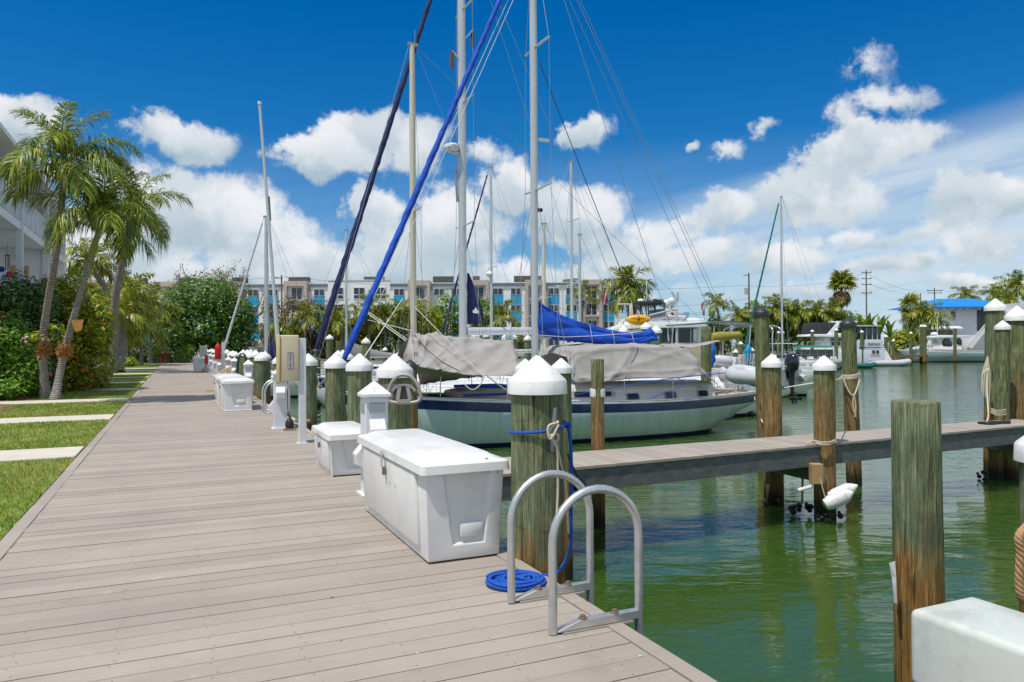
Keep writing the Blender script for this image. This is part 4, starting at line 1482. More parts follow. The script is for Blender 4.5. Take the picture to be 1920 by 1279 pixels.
# ------------------------------------------------------------------ trees of the far shore
p = Q(385, 86, -.05)
rb = []
for (px, py, rx, rz) in ((385, 552, 62, 34), (340, 580, 44, 34), (430, 580, 44, 36), (320, 610, 34, 30), (380, 610, 66, 44), (440, 620, 40, 34), (355, 640, 40, 26), (420, 645, 44, 26), (460, 600, 22, 26)):
    c = D(px, py, 86)
    s = 86 / F_PX * 1.08
    rb.append((c.x - p.x, c.y - p.y, c.z, rx * s, rx * s, rz * s))
tree('round_tree', 'big round glossy green tree at the far end of the boardwalk', p, 8, 5, 12000, .50, 'leaf_round', blobs=rb, trunk_r=.3, up=.8, droop=.4)


def bare_tree(label, px, py, dep, H, spread, m, n, seed, group=None):
    rr = random.Random(seed)
    b = Q(px, dep, -.05)
    t_ = thing('bare_tree', label, 'tree', tuple(b), 0, group)
    g = MB()
    tips = []

    def grow(p, d, L, r, k):
        q = p + d * L
        mid = p.lerp(q, .5) + Vector((rr.uniform(-.1, .1), rr.uniform(-.1, .1), 0)) * L
        g.tube([p, mid, q], [r, r * .8, r * .62], 5 if k > 1 else 7, cap=False)
        if k >= 5:
            tips.append(q)
            return
        for _ in range(3 if k < 3 else 2):
            nd = (d + Vector((rr.uniform(-1, 1), rr.uniform(-1, 1), rr.uniform(-.25, .75))) * .75)
            nd.normalize()
            grow(q, nd, L * rr.uniform(.62, .85), r * .58, k + 1)
        if k > 2:
            tips.append(q)
    for k in range(3):
        grow(Vector((0, 0, 0)), Vector((rr.uniform(-.6, .6), rr.uniform(-.4, .4), 1)).normalized(), H * .26, .2 * spread / 4, 0)
    g.build('branches', 'bark', t_)
    T = np.array([tuple(q) for q in tips])
    k = RNG.integers(0, len(T), n)
    c = T[k] + RNG.normal(0, .35, (n, 3))
    a, bb = unit(n) * .16, unit(n) * .09
    leaf_obj('foliage', np.stack([c - a, c - bb, c + a, c + bb], 1).reshape(-1, 3), m, t_)
    return t_


bare_tree('spreading thinly leaved tree behind the big round green tree', 420, 500, 97, 15.0, 6, 'leaf_olive', 1300, 4)
bare_tree('low bare brownish tree in front of the apartment block left of the navy furled sail', 545, 560, 94, 10, 4.5, 'leaf_bronze', 1300, 9)

MID = [  # column, top row, half width, depth, leaf, label
    (515, 600, 34, 92, 'leaf_olive', 'olive green shrubby tree right of the grey dock pole'),
    (555, 605, 36, 92, 'leaf_yel', 'yellow green tree behind the cream cabinet'),
    (590, 612, 30, 91, 'leaf_bronze', 'bronze leaved tree behind the lower end of the navy furled sail'),
    (625, 560, 36, 95, 'leaf_bronze', 'dark bronze tree standing between the two furled sails'),
    (655, 595, 34, 93, 'leaf_olive', 'olive tree just behind the lower end of the bright blue furled sail'),
    (700, 575, 38, 94, 'leaf_yel', 'bushy palm thicket to the right of the bright blue furled sail'),
    (742, 560, 30, 94, 'leaf_mid', 'mid green thicket just left of the cream mast'),
    (800, 552, 46, 93, 'leaf_yel', 'bright yellow green tree between the cream mast and the thick grey mast'),
    (838, 540, 44, 99, 'leaf_mid', 'tall dark green tree behind the thick grey mast'),
    (905, 552, 34, 98, 'leaf_mid', 'dark green tree behind the navy sail corner'),
    (960, 612, 30, 96, 'leaf_olive', 'low olive shrub behind the grey boom')]
for (px, ty, hw, dep, m, lab) in MID:
    b = Q(px, dep, -.05)
    H = EYE + (650 - ty) / F_PX * dep
    tree('shore_tree', lab, b, H * 1.02, hw / F_PX * dep, 3200, .48, m, group='trees on the far shore', asp=.3, droop=.7, trunk_r=.14, low=True)
for (px, ty, dep, fs, lab) in ((690, 585, 90, 1.5, 'small palm rising from the thicket by the bright blue furled sail'), (720, 600, 90, 1.3, 'low palm in the thicket left of the cream mast'), (520, 622, 89, 1.3, 'low palm right of the grey dock pole'),
                               (640, 610, 89.5, 1.3, 'low palm between the furled sails'), (940, 598, 97, 1.5, 'palm with hanging fronds right of the navy sail corner'), (580, 600, 90, 1.3, 'palm left of the navy furled sail'), (755, 590, 91, 1.3, 'palm touching the cream mast on its left')):
    b = Q(px, dep, -.05)
    palm('shore_palm', lab, [b, Vector((b.x + .2, b.y, 1.5)), D(px, ty, dep)], .16, 15, 'far', fs, 'palms among the far shore trees', spin=px)
# palms in front of the apartment block
for (px, py, dep, nf, fs, old, lab, bx_) in ((1176, 545, 112, 22, 2.35, 4, 'tall coconut palm with brown lower fronds above the yellow kayak', 1178), (1090, 557, 118, 12, 1.5, 0, 'slim palm in front of the right balconies of the apartment block', 1089), (1343, 572, 122, 12, 1.35, 0, 'small palm leaning left behind the solar panel', 1352)):
    b = Q(bx_, dep, -.05)
    palm('coconut_palm', lab, [b, D((px + bx_) / 2 + 2, (py + 640) / 2, dep), D(px, py, dep)], .26, nf, 'far', fs, spin=px * .1, old=old)
bush_at('bush', 'low green shrub at the foot of the slim palm by the apartment block', 'bush', [(1095, 622, 116, 2.2, 1.5, 1.6), (1115, 628, 116, 1.5, 1.3, 1.0)], 900, .5, 'leaf_mid')
# thicket on the right
RIGHT = [(1345, 592, 34, 124, 'leaf_mid', 'dark green mangrove behind the solar panel'), (1405, 580, 34, 123, 'leaf_mid', 'mangrove left of the black capped pile'), (1440, 572, 34, 120, 'leaf_yel', 'yellow green mangrove right of the tall black capped pile'),
         (1475, 566, 34, 120, 'leaf_mid', 'mangrove behind the far sailboat mast'), (1510, 572, 36, 119, 'leaf_yel', 'bright mangrove behind the green bimini'), (1545, 576, 34, 119, 'leaf_mid', 'dark mangrove below the fan palm'),
         (1575, 582, 34, 120, 'leaf_yel', 'mangrove behind the trawler flybridge'), (1608, 588, 32, 121, 'leaf_mid', 'mangrove right of the second black capped pile'), (1690, 622, 26, 124, 'leaf_yel', 'low yellow green bush left of the sport boat'),
         (1715, 615, 26, 126, 'leaf_yel', 'bright yellow bush under the palm beside the blue roofed house')]
for (px, ty, hw, dep, m, lab) in RIGHT:
    b = Q(px, dep, -.05)
    H = EYE + (647 - ty) / F_PX * dep
    tree('mangrove', lab, b, H * 1.04, hw / F_PX * dep, 3400, .60, m, group='mangroves on the far shore', asp=.3, droop=.7, trunk_r=.14, low=True)
for i, (px, ty, dep, fs) in enumerate(((1425, 590, 117, 1.5), (1458, 585, 117, 1.6), (1497, 590, 117, 1.6), (1530, 592, 117, 1.6), (1562, 592, 117, 1.6), (1385, 600, 118, 1.4))):
    b = Q(px, dep, -.05)
    palm('mangrove_palm', ['palm in the thicket beside the tall black capped pile', 'palm in the thicket just left of the far sailboat mast', 'palm in the thicket just right of the far sailboat mast', 'palm in the thicket above the green bimini', 'palm in the thicket under the fan palm', 'low palm at the left end of the right hand thicket'][i],
         [b, Vector((b.x, b.y, 2)), D(px, ty, dep)], .16, 16, 'far', fs, 'palms in the right hand thicket', spin=px)


def fan_mesh(seed, r, mname):
    rr = random.Random(seed)
    V, F = [], []
    V += [(0, .02, 0), (0, -.02, 0), (r * .55, -.02, .1), (r * .55, .02, .1)]
    F += [(0, 1, 2), (0, 2, 3)]
    for k in range(18):
        a = R(-115 + 230 * k / 17)
        c = Vector((r * .55, 0, .1))
        d = Vector((math.cos(a), math.sin(a), rr.uniform(-.25, .1)))
        n_ = Vector((-math.sin(a), math.cos(a), 0)) * .07 * r
        b = len(V)
        tip = c + d * r * .8 - Vector((0, 0, r * .28))
        V += [tuple(c), tuple(c + d * r * .5 + n_), tuple(c + d * r * .5 - n_), tuple(tip)]
        F += [(b, b + 1, b + 2), (b + 1, b + 3, b + 2)]
    return np_mesh('fan_leaf', np.array(V), np.array(F), mname)


FAN = [fan_mesh(1, 1.5, 'frond_far'), fan_mesh(2, 1.4, 'frond_far'), fan_mesh(3, 1.35, 'frond_old')]


def fan_palm(label, px, py, bpx, dep, nf, fs, old, skirt=True, group=None):
    b = Q(bpx, dep, -.05)
    top = D(px, py, dep)
    t_ = palm('fan_palm', label, [b, b.lerp(top, .5), top], .3, 0, None, 1, group)
    c = top - b
    for i in range(nf + old):
        s = i / (nf + old)
        el_ = R(80 - 150 * s) if i < nf else R(random.uniform(-80, -35))
        put('fan_leaf', FAN[i % 2] if i < nf else FAN[2], t_, c + Vector((0, 0, .2 - .9 * s - (random.uniform(0, 1.0) if i >= nf else 0))), (random.uniform(-.4, .4), -el_, i * 2.4), fs * random.uniform(.85, 1.15))
    return t_


fan_palm('stout fan palm with a brown skirt of dead leaves rising above the right hand thicket', 1578, 536, 1576, 122, 30, 1.35, 26)
fan_palm('fan palm left of the blue roofed house', 1706, 575, 1708, 128, 20, 1.15, 4)
b = Q(1738, 125, -.05)
palm('coconut_palm', 'coconut palm with yellow fronds in front of the blue roofed house', [b, D(1737, 640, 125), D(1736, 602, 125)], .2, 18, 'far', 2.1, spin=.5)
for (px, py, dep, fs, lab) in ((1812, 560, 165, 1.8, 'palm tops rising behind the blue roof'), (1868, 556, 170, 2.0, 'palm behind the right end of the blue roof'), (1905, 545, 160, 2.6, 'large palm behind the capped piles at the right edge'), (1888, 570, 150, 1.8, 'low palm between the blue roof and the right edge')):
    b = Q(px, dep, -.05)
    palm('background_palm', lab, [b, b.lerp(D(px, py, dep), .5), D(px, py, dep)], .2, 16, 'far', fs, 'palms behind the blue roofed house', spin=px)
b = Q(1905, 152, -.05)
tree('background_tree', 'green tree at the right edge behind the capped piles', b, 9.5, 4.5, 2600, .6, 'leaf_mid', asp=.3)


def banana(label, px, dep, H, nl):
    b = Q(px, dep, -.05)
    t_ = thing('banana_plant', label, 'banana plant', tuple(b), 0, 'banana plants on the right shore')
    MB().tube([(0, 0, 0), (.05, 0, H * .5)], [.16, .11], 8).build('stem', 'shaft', t_)
    for i in range(nl):
        a = i * 2.4 + px
        el_ = R(random.uniform(35, 82))
        L = H * random.uniform(.5, .72)
        V, Fc = [], []
        x = z = 0
        N = 7
        for k in range(N + 1):
            s = k / N
            an = el_ - R(75) * s * s
            w = .34 * math.sin(math.pi * min(1, .06 + .94 * s) ** .8) + .01
            V += [(x, w, z + .12 * w), (x, 0, z), (x, -w, z + .12 * w)]
            x += math.cos(an) * L / N
            z += math.sin(an) * L / N
            if k:
                q = 3 * k
                Fc += [(q - 3, q - 2, q + 1, q), (q - 2, q - 1, q + 2, q + 1)]
        put('leaf', np_mesh('leaf', np.array(V), np.array(Fc), 'banana'), t_, (.05, 0, H * .48), (0, 0, a))
    return t_


M['banana'] = leaf_mat('banana_leaf', [(0.084, 0.196, 0.017), (0.168, 0.280, 0.022), (0.280, 0.322, 0.034)], .3, .3)
for (px, dep, H, nl, lab) in ((1612, 117, 6.8, 9, 'banana plant behind the trawler cabin'), (1628, 117, 7.4, 9, 'tall banana plant right of the trawler cabin'), (1650, 118, 6.6, 9, 'banana plant with arching leaves left of the fan palm'), (1668, 118, 5.8, 8, 'banana plant above the far dock'), (1638, 116, 5.0, 8, 'low banana plant behind the trawler stern')):
    banana(lab, px, dep, H, nl)
# ================================================================== piles
def cap_mesh(r, m, R_=None, rim=None, cone=None, name='cap'):
    Rr = R_ or r * 1.13
    rim = rim or Rr * .42
    cone = cone or Rr * .85
    return MB().lathe([(Rr * 1.015, 0), (Rr * 1.0, rim), (Rr * .955, rim + .014), (Rr * .08, rim + cone), (0.002, rim + cone + .002)], (0, 0, 0), 28).mesh(name, m, smooth=38)


def pile(px, dep, toppy, r, label, cap='plastic', m='pile', lean=0.0, group=None, name='mooring_pile', seed=0, capk=1.0, bot=None, at=None):
    """toppy: row of the very top; lean: columns by which the foot is off"""
    if at is None:
        top = D(px, toppy, dep)
        foot = Q(px + lean, dep, WATER)
    else:
        top = Vector(at)
        foot = Vector((at[0], at[1], WATER))
    ht = 0
    Rr = r * 1.13 * capk
    if cap:
        ht = Rr * (.42 + .85)
    t_ = thing(name, label, 'pile', tuple(foot), 0, group)
    rr = random.Random(int(px * 7 + dep * 13) + seed)
    z1 = top.z - ht + (Rr * .2 if cap else 0) - WATER
    dx = top - foot
    dx.z = 0
    nseg, n = 9, 22
    ph = [rr.uniform(0, 6.28) for _ in range(4)]
    rings = []
    zb = (bot if bot is not None else -.7)
    for i in range(nseg + 1):
        s = i / nseg
        z = zb + (z1 - zb) * s
        c = dx * max(0, z / (top.z - WATER))
        rad = r * (1.04 - .06 * s)
        rings.append([Vector((c.x, c.y, z)) + Vector((math.cos(a), math.sin(a), 0)) * rad *
                      (1 + .018 * math.sin(2 * a + ph[0] + s) + .012 * math.sin(5 * a + ph[1]) + .008 * math.sin(9 * a + ph[2] + 2 * s) + rr.uniform(-.006, .006)) for a in [2 * math.pi * j / n for j in range(n)]])
    if not cap:
        rings.append([p.lerp(Vector((dx.x, dx.y, z1)), .06) + Vector((0, 0, .012)) for p in rings[-1]])
    MB().loft(rings).build('shaft', m, t_, smooth=50)
    if cap:
        put('cap', cap_mesh(r, cap, Rr), t_, (dx.x, dx.y, top.z - WATER - ht))
    return t_


# the row along the edge of the boardwalk
EDGE_PILES = [(5.04, 1007, 667, .200, 'nearest mooring pile, green with a big white cap and a blue rope round it'),
              (9.00, 740, 664, .205, 'white capped pile behind the triangular hose hanger'),
              (10.97, 674, 663, .180, 'white capped pile between the hose hanger pile and the pile left of it'),
              (12.77, 629, 663, .175, 'white capped pile standing just right of the white cabinet post'),
              (15.70, 578, 663, .175, 'white capped pile half hidden behind the white cabinet post'),
              (20.55, 526, 663, .185, 'white capped pile just left of the cream cabinet'),
              (24.60, 490, 660, .20, 'white capped pile directly behind the grey dock pole')]
for (u, px, ty, r, lab) in EDGE_PILES:
    # column of the photograph gives the exact place along the edge
    x = EDGE_R + r * .9 + .0
    r_ = ray(px, 650)
    y = x * r_.y / r_.x if abs(r_.x) > .02 else u
    if abs(y - u) > 1.0:
        y = u
    dep = Vector((x, y, 0)).dot(CV)
    top = D(px, ty, dep)
    pile(px, dep, ty, r, lab, seed=int(u), at=(x, y, top.z), group='white capped piles along the boardwalk')
FARP = {25.6: 'half hidden behind the pile at the grey dock pole', 28.2: 'with the small black finial behind it, right of the coiled green hose', 30.7: 'directly behind the coiled green hose', 31.4: 'touching the one behind the coiled green hose', 34.4: 'beside the yellow hose coil',
        38.4: 'first after the yellow hose coil', 39.3: 'touching the first after the yellow hose coil', 42.2: 'just right of the red extinguisher cover', 45.7: 'just left of the red extinguisher cover'}
for i, u in enumerate([25.6, 28.2, 30.7, 31.4, 34.4, 38.4, 39.3, 42.2, 45.7, 49.5, 53.5, 57.5, 61.5, 65.5, 69.5, 73.5, 77.5, 81]):
    pile(400 - u, u, 0, .18, ('white capped pile ' + FARP[u]) if u in FARP else 'white capped pile in the tiny far row left of the red extinguisher cover', seed=i, at=(EDGE_R + .2 + random.uniform(0, .15), u, 1.46 + random.uniform(-.06, .06)), group='white capped piles along the far boardwalk')
# piles standing in the water, near
PW = [(1052, 9.0, 672, .125, 'slim white capped pile just right of the nearest big pile', 'plastic', 'pile', 3, -.35),
      (985, 12.0, 673, .15, 'white cap peeking out left of the nearest big pile', 'plastic', 'pile', 0, None),
      (1120, 11.45, 675, .105, 'slender flat topped pile with a white band in front of the pale green hull', None, 'pile_brown', 2, None),
      (769, 13.0, 674, .12, 'slim pile with a black cap behind the hose hanger', 'black_cap', 'pile_brown', 6, None),
      (1447, 13.35, 664, .165, 'white capped pile at the stern of the pale green sailboat', 'plastic', 'pile_brown', 3, None),
      (1545, 12.0, 667, .165, 'brown streaked white capped pile with a fender, in front of the finger pier', 'plastic', 'pile_brown', 2, None),
      (1590, 14.9, 594, .145, 'tall black capped pile with a white rope tied round its middle', 'black_cap', 'pile_brown', 12, None),
      (1427, 17.0, 573, .165, 'tall black capped pile behind the stern of the pale green sailboat', 'black_cap', 'pile_brown', 9, None),
      (1866, 16.35, 560, .190, 'tall white capped pile at the end of the finger pier', 'plastic', 'pile', -3, None),
      (1880, 15.55, 601, .135, 'shorter white capped pile with a rope bundle at the end of the finger pier', 'plastic', 'pile_far', -2, None),
      (1907, 16.1, 574, .225, 'thick brown white capped pile at the right end of the finger pier', 'plastic', 'pile_brown', 3, None),
      (1717, 5.40, 755, .165, 'near flat topped pile, green above and brown below, at the right', None, 'pile', 10, None),
      (1986, 4.30, 776, .195, 'near white capped pile cut off by the right edge of the picture', 'plastic', 'pile', 2, None)]
for (px, dep, ty, r, lab, cap, m, lean, _) in PW:
    p_ = pile(px, dep, ty, r, lab, cap, m, lean)
    if px == 1120:
        for dz in (0, .05, .10):
            pass
        MB().lathe([(r * 1.10, 0), (r * 1.13, .02), (r * 1.13, .11), (r * 1.09, .13)], (0, 0, 2.03), 20).build('band', 'plastic', p_, smooth=40)
# legs of the finger pier
for (px, dep, lab) in ((1452, 13.1, 'dark pier leg under the middle of the finger pier'), (1868, 15.5, 'dark pier leg under the right end of the finger pier'), (1893, 15.4, 'outer pier leg under the right end of the finger pier')):
    q = Q(px, dep, -.35)
    pile(px, dep, 0, .155, lab, None, 'pile_brown', at=(q.x, q.y, -.34), name='pier_leg')
for (px, dep) in ((1480, 12.45), (1858, 15.4)):
    q = Q(px, dep, -.47)
    MB().bar(q + Vector((-.05, -.75, 0)), q + Vector((.05, .75, 0)), .09, .24).build('crossbeam', 'pale_beam', pier)
# far piles in the basin: column, top row, depth, radius
FP = [(1460, 620.5, 95, .20, 'left of a pair of far white capped piles beside the far sailboat mast', 'plastic'), (1467.5, 620.5, 94, .20, 'right of a pair of far white capped piles beside the far sailboat mast', 'plastic'),
      (1523, 618, 92, .20, 'far white capped pile in front of the green bimini', 'plastic'), (1568, 615, 90, .22, 'far white capped pile left of the second black capped pile', 'plastic'),
      (1616, 619, 96, .22, 'far white capped pile in front of the trawler stern', 'plastic'), (1661, 628, 104, .24, 'far white capped pile right of the trawler', 'plastic'),
      (1675, 636, 112, .22, 'short far white capped pile left of the sport boat', 'plastic'), (1708, 622, 112, .22, 'far white capped pile at the bow of the sport boat', 'plastic'),
      (1728, 608.5, 108, .26, 'left of two thick far piles in front of the sport boat', 'plastic'), (1733.5, 608.5, 107, .26, 'right of two thick far piles in front of the sport boat', 'plastic'),
      (1790.5, 612, 113, .24, 'far white capped pile in front of the sport boat cabin', 'plastic'),
      (1324, 613, 27, .19, 'flat topped green pile under the solar panel', None), (1230, 610, 33, .24, 'white capped pile behind the end of the blue sail cover', 'plastic'), (1169, 611, 34, .20, 'white capped pile behind the middle of the blue sail cover', 'plastic'),
      (1211, 604, 36, .24, 'wide white capped pile below the yellow kayak', 'plastic'), (1379, 655, 60, .2, 'far pile by the white dock box behind the blue cloth', 'plastic'), (1389, 640, 70, .2, 'brown far pile behind the cockpit arch', 'plastic'),
      (618, 627, 50, .24, 'green white capped pile between the two furled sails', 'plastic'), (686, 633, 48, .26, 'green white capped pile right of the lower bright blue furled sail', 'plastic'), (593, 650, 34, .20, 'pile with a grey cap at the foot of the navy furled sail', 'black_cap'),
      (636, 640, 62, .26, 'green pile without white cap between the furled sails', None), (722, 651, 62, .2, 'small white capped pile left of the grey awning', 'plastic'), (748, 636, 60, .24, 'dark pile at the left edge of the grey awning', 'black_cap'),
      (634, 657, 30, .20, 'left of two white caps at the foot of the bright blue furled sail', 'plastic'), (643, 656, 29, .18, 'right of two white caps at the foot of the bright blue furled sail', 'plastic'),
      (650, 658, 24, .2, 'white cap between the two nearer piles', 'plastic'), (751, 657, 24, .2, 'white cap just left of the black capped slim pile', 'plastic'),
      (889, 625, 70, .28, 'left of two small white caps below the navy sail corner', 'plastic'), (895, 625, 71, .28, 'right of two small white caps below the navy sail corner', 'plastic'), (911, 624, 68, .3, 'small white cap below the left end of the grey boom', 'plastic'),
      (950, 623, 60, .42, 'left of two wide white caps below the grey boom', 'plastic'), (960, 623, 60, .40, 'right of two wide white caps below the grey boom', 'plastic'), (990, 628, 58, .3, 'white cap left of the main grey mast below the boom', 'plastic'),
      (470, 655, 40, .15, 'small white cap behind the grey dock pole', 'plastic'), (1410, 652, 62, .2, 'white capped far pile left of the tall black capped pile', 'plastic'), (1438, 650, 80, .2, 'far white cap right of the tall black capped pile', 'plastic')]
for (px, ty, dep, r, lab, cap) in FP:
    pile(px, dep, ty, r, lab, cap, 'pile_far', group='piles farther out in the marina')

# ================================================================== things on the boardwalk
def side(mb, A, B, C, Dq, nrm, fr, depth, m=0):
    """a moulded side with a recessed trapezoid; fr: (u0b, u1b, v0, u0t, u1t, v1)"""
    A, B, C, Dq, nrm = map(Vector, (A, B, C, Dq, nrm))

    def P(u, v, d=0.0):
        return A.lerp(B, u).lerp(Dq.lerp(C, u), v) - nrm * d
    u0b, u1b, v0, u0t, u1t, v1 = fr
    o = [P(0, 0), P(1, 0), P(1, 1), P(0, 1)]
    i1 = [P(u0b, v0), P(u1b, v0), P(u1t, v1), P(u0t, v1)]
    e = .02
    i2 = [P(u0b + e, v0 + e, depth), P(u1b - e, v0 + e, depth), P(u1t - e, v1, depth), P(u0t + e, v1, depth)]
    fs = []
    for k in range(4):
        k2 = (k + 1) % 4
        fs += [(k, k2, 4 + k2, 4 + k), (4 + k, 4 + k2, 8 + k2, 8 + k)]
    fs.append((8, 9, 10, 11))
    mb.add(o + i1 + i2, fs, m)


def dock_box(label, w, L, h, loc, group):
    """w across, L along the boardwalk"""
    t_ = thing('dock_box', label, 'dock box', loc, 0, group)
    b = MB()
    wb, lb, wt, lt, ht = w / 2 - .015, L / 2 - .015, w / 2 + .015, L / 2 + .015, h - .09
    z0 = .012
    lo = [Vector((-wb, -lb, z0)), Vector((wb, -lb, z0)), Vector((wb, lb, z0)), Vector((-wb, lb, z0))]
    hi = [Vector((-wt, -lt, ht)), Vector((wt, -lt, ht)), Vector((wt, lt, ht)), Vector((-wt, lt, ht))]
    ns = [(0, -1, 0), (1, 0, 0), (0, 1, 0), (-1, 0, 0)]
    for k in range(4):
        k2 = (k + 1) % 4
        fr = (.34, .78, .16, .22, .86, 1.0) if k % 2 == 0 else (.06, .94, .10, .06, .94, .80)
        if k % 2 == 0:
            side(b, lo[k], lo[k2], hi[k2], hi[k], ns[k], fr, .03)
        else:
            b.add([lo[k], lo[k2], hi[k2], hi[k]], [(0, 1, 2, 3)])
    b.add(lo, [(3, 2, 1, 0)])
    b.add(hi, [(0, 1, 2, 3)])
    bo = b.build('body', 'fibre', t_)
    bm = bmesh.new()
    bm.from_mesh(bo.data)
    bmesh.ops.remove_doubles(bm, verts=bm.verts, dist=.0005)
    es = [e for e in bm.edges if len(e.link_faces) == 2 and e.calc_face_angle(0) > R(25)]
    bmesh.ops.bevel(bm, geom=es, offset=.012, segments=3, profile=.5, affect='EDGES', clamp_overlap=True)
    bm.to_mesh(bo.data)
    bm.free()
    bo.data.polygons.foreach_set('use_smooth', [True] * len(bo.data.polygons))
    bo.data.set_sharp_from_angle(angle=R(40))
    # raised panel of the long front
    for sx in (-1, 1):
        zb, zt = h * .13, ht - .03
        xb, xt = wb + (wt - wb) * (zb / ht), wb + (wt - wb) * (zt / ht)
        c = [Vector((sx * (xb - .004), -lb * .84, zb)), Vector((sx * (xb - .004), lb * .84, zb)), Vector((sx * (xt - .004), lb * .84, zt)), Vector((sx * (xt - .004), -lb * .84, zt))]
        MB().prism(c, (sx * .032, 0, 0)).build('front_panel' if sx < 0 else 'back_panel', 'fibre', t_, bevel=.010, smooth=40)
    for yy in (-.12, -.30):
        MB().disc((-wt - .022, yy, h * .60), (-1, 0, 0), .008, .006, 8).build('rivet', 'steel', t_)
    MB().bx(wt - .01, wt + .012, -L * .36, L * .36, ht - .06, ht + .01).build('hinge', 'steel', t_)
    # end ledge
    for sy in (-1, 1):
        y = sy * (lb + .006)
        s = 1 if sy < 0 else -1
        MB().prism([(s * w * -.06, sy * (lb - .03), h * .36), (s * w * .26, sy * (lb - .03), h * .36), (s * w * .23, sy * (lb - .03), h * .22), (s * w * -.05, sy * (lb - .03), h * .22)], (0, sy * .036, 0)).build('end_ledge', 'fibre', t_, bevel=.012, smooth=40)
        for k in range(2):
            MB().disc((s * (wt - .06 - .07 * k), sy * (lt - .003), ht - .035), (0, sy, 0), .011, .008, 8).build('bolt', 'steel', t_)
    o = .055
    W2, L2 = w / 2 + o, L / 2 + o

    def ringr(a, c, z, rr_):
        out = []
        for (sx, sy, a0) in ((1, 1, 0), (-1, 1, 90), (-1, -1, 180), (1, -1, 270)):
            for q in range(5):
                an = R(a0 + 90 * q / 4)
                out.append(Vector((sx * (a - rr_) + rr_ * math.cos(an), sy * (c - rr_) + rr_ * math.sin(an), z)))
        return out
    z = h - .105
    MB().loft([ringr(W2 - .018, L2 - .018, z + .012, .03), ringr(W2, L2, z, .04), ringr(W2 - .006, L2 - .006, z + .062, .04), ringr(W2 - .022, L2 - .022, z + .075, .04), ringr(W2 - .07, L2 - .07, z + .08, .04),
               ringr(W2 - .12, L2 - .15, z + .118, .05), ringr(W2 - .14, L2 - .17, z + .122, .05)]).build('lid', 'fibre', t_, smooth=32)
    la = MB().bx(-wt - .062, -wt - .052, -.02, .02, ht - .1, ht + .035).build('latch', 'steel', t_)
    MB().bx(-wt - .055, -wt - .03, -.03, .01, ht - .17, ht - .10).build('padlock', mat('brass_padlock', (.22, .19, .14), .4, .7), la, bevel=.006)
    MB().disc((W2 * .5, -L2 + .06, z + .083), (0, 0, 1), .012, .006, 8).build('bolt', 'steel', t_)
    return t_


def edge_mid(a, b, w, L):
    return None


c1, c2, c3 = G(800, 1060.5), G(931, 1044.5), G(660, 957)
B1w, B1L = (c2 - c1).length, (c3 - c1).length
dock_box('largest white dock box, nearest to the viewer, with a padlock', .60, 2.02, .77, (c1.x + .30, c1.y + 1.01, 0), 'white dock boxes')
c1 = G(622, 895)
dock_box('small low white dock box between the power post and the cabinet post', .56, 1.15, .56, (c1.x + .28, c1.y + .575, 0), 'white dock boxes')
c1 = G(420, 771.5)
dock_box('white dock box beside the second ladder, front one of a pair', .68, 1.7, .80, (c1.x + .34, c1.y + .85, 0), 'white dock boxes')
dock_box('white dock box directly behind another one of a pair, mostly hidden', .68, 1.9, .80, (c1.x + .32, c1.y + 3.3, 0), 'white dock boxes')
q = G(364, 697)
dock_box('far weathered dock box at the distant power posts', .9, 1.6, .95, (q.x + .45, q.y + .8, 0), 'white dock boxes')

# white block at the right edge
q = G(1702, 1140, .36)
t_ = thing('dock_box', 'smooth rounded off-white box on the pier at the lower right corner', 'dock box', (q.x + .225, q.y - .66, 0))
M['offwhite'] = mat('off_white_moulded', (.60, .63, .59), .38, dirt=(.36, .38, .34), dirt_amt=.6, dscale=3.2, var=.04, coat=.15)
b = MB().bx(-.225, .225, -.66, .66, .004, .36).build('body', 'offwhite', t_, bevel=.035, seg=5, smooth=40)
MB().bx(-.15, .15, .662, .668, .10, .26).build('access_plate', 'offwhite', t_, bevel=.002, seg=1)

# ladders
def ladder(label, loc):
    t_ = thing('dock_ladder', label, 'ladder', loc, 0, 'aluminium ladders on the boardwalk edge')
    for y in (0, .56):
        w = .565
        path = [(0, y, .006), (0, y, .30), (0, y, .50)] + [tuple(p) for p in arc_pts((w / 2, y, .50), w / 2, math.pi, 0, 18, (1, 0, 0), (0, 0, 1))][1:] + [(w, y, .3), (w, y, -.4), (w, y, -1.7)]
        MB().tube(path, .0245, 14).build('rail', 'alu', t_, smooth=50)
        MB().prism([(.02, y - .022, .012), (w + .01, y - .022, .012), (w + .01, y - .022, .062), (.16, y - .022, .062), (.02, y - .022, .022)], (0, .044, 0)).build('base_bar', 'alu', t_, bevel=.003, seg=1)
        MB().bx(.05, w - .06, y - .035, y + .035, -.002, .010).build('shim', 'deck', t_)
        for bx_ in (.19, .40):
            MB().lathe([(.026, .0615), (.026, .067), (.017, .07), (.015, .082), (.002, .086)], (bx_, y, 0), 10).build('bolt', mat('weathered_bolt', (.26, .17, .12), .5, .6), t_)
    for k in range(5):
        MB().tube([(.565, 0, -.18 - .3 * k), (.565, .56, -.18 - .3 * k)], .02, 8).build('rung', 'alu', t_)
    return t_


g1, g2 = G(1034, 1191), G(957, 1131)
ladder('near aluminium ladder with two hoops at the boardwalk edge beside the blue rope', (g1.x + .01, g1.y, 0))
g3 = G(493, 776)
ladder('far aluminium ladder with two hoops beside the second dock box', (g3.x + .05, g3.y, 0))

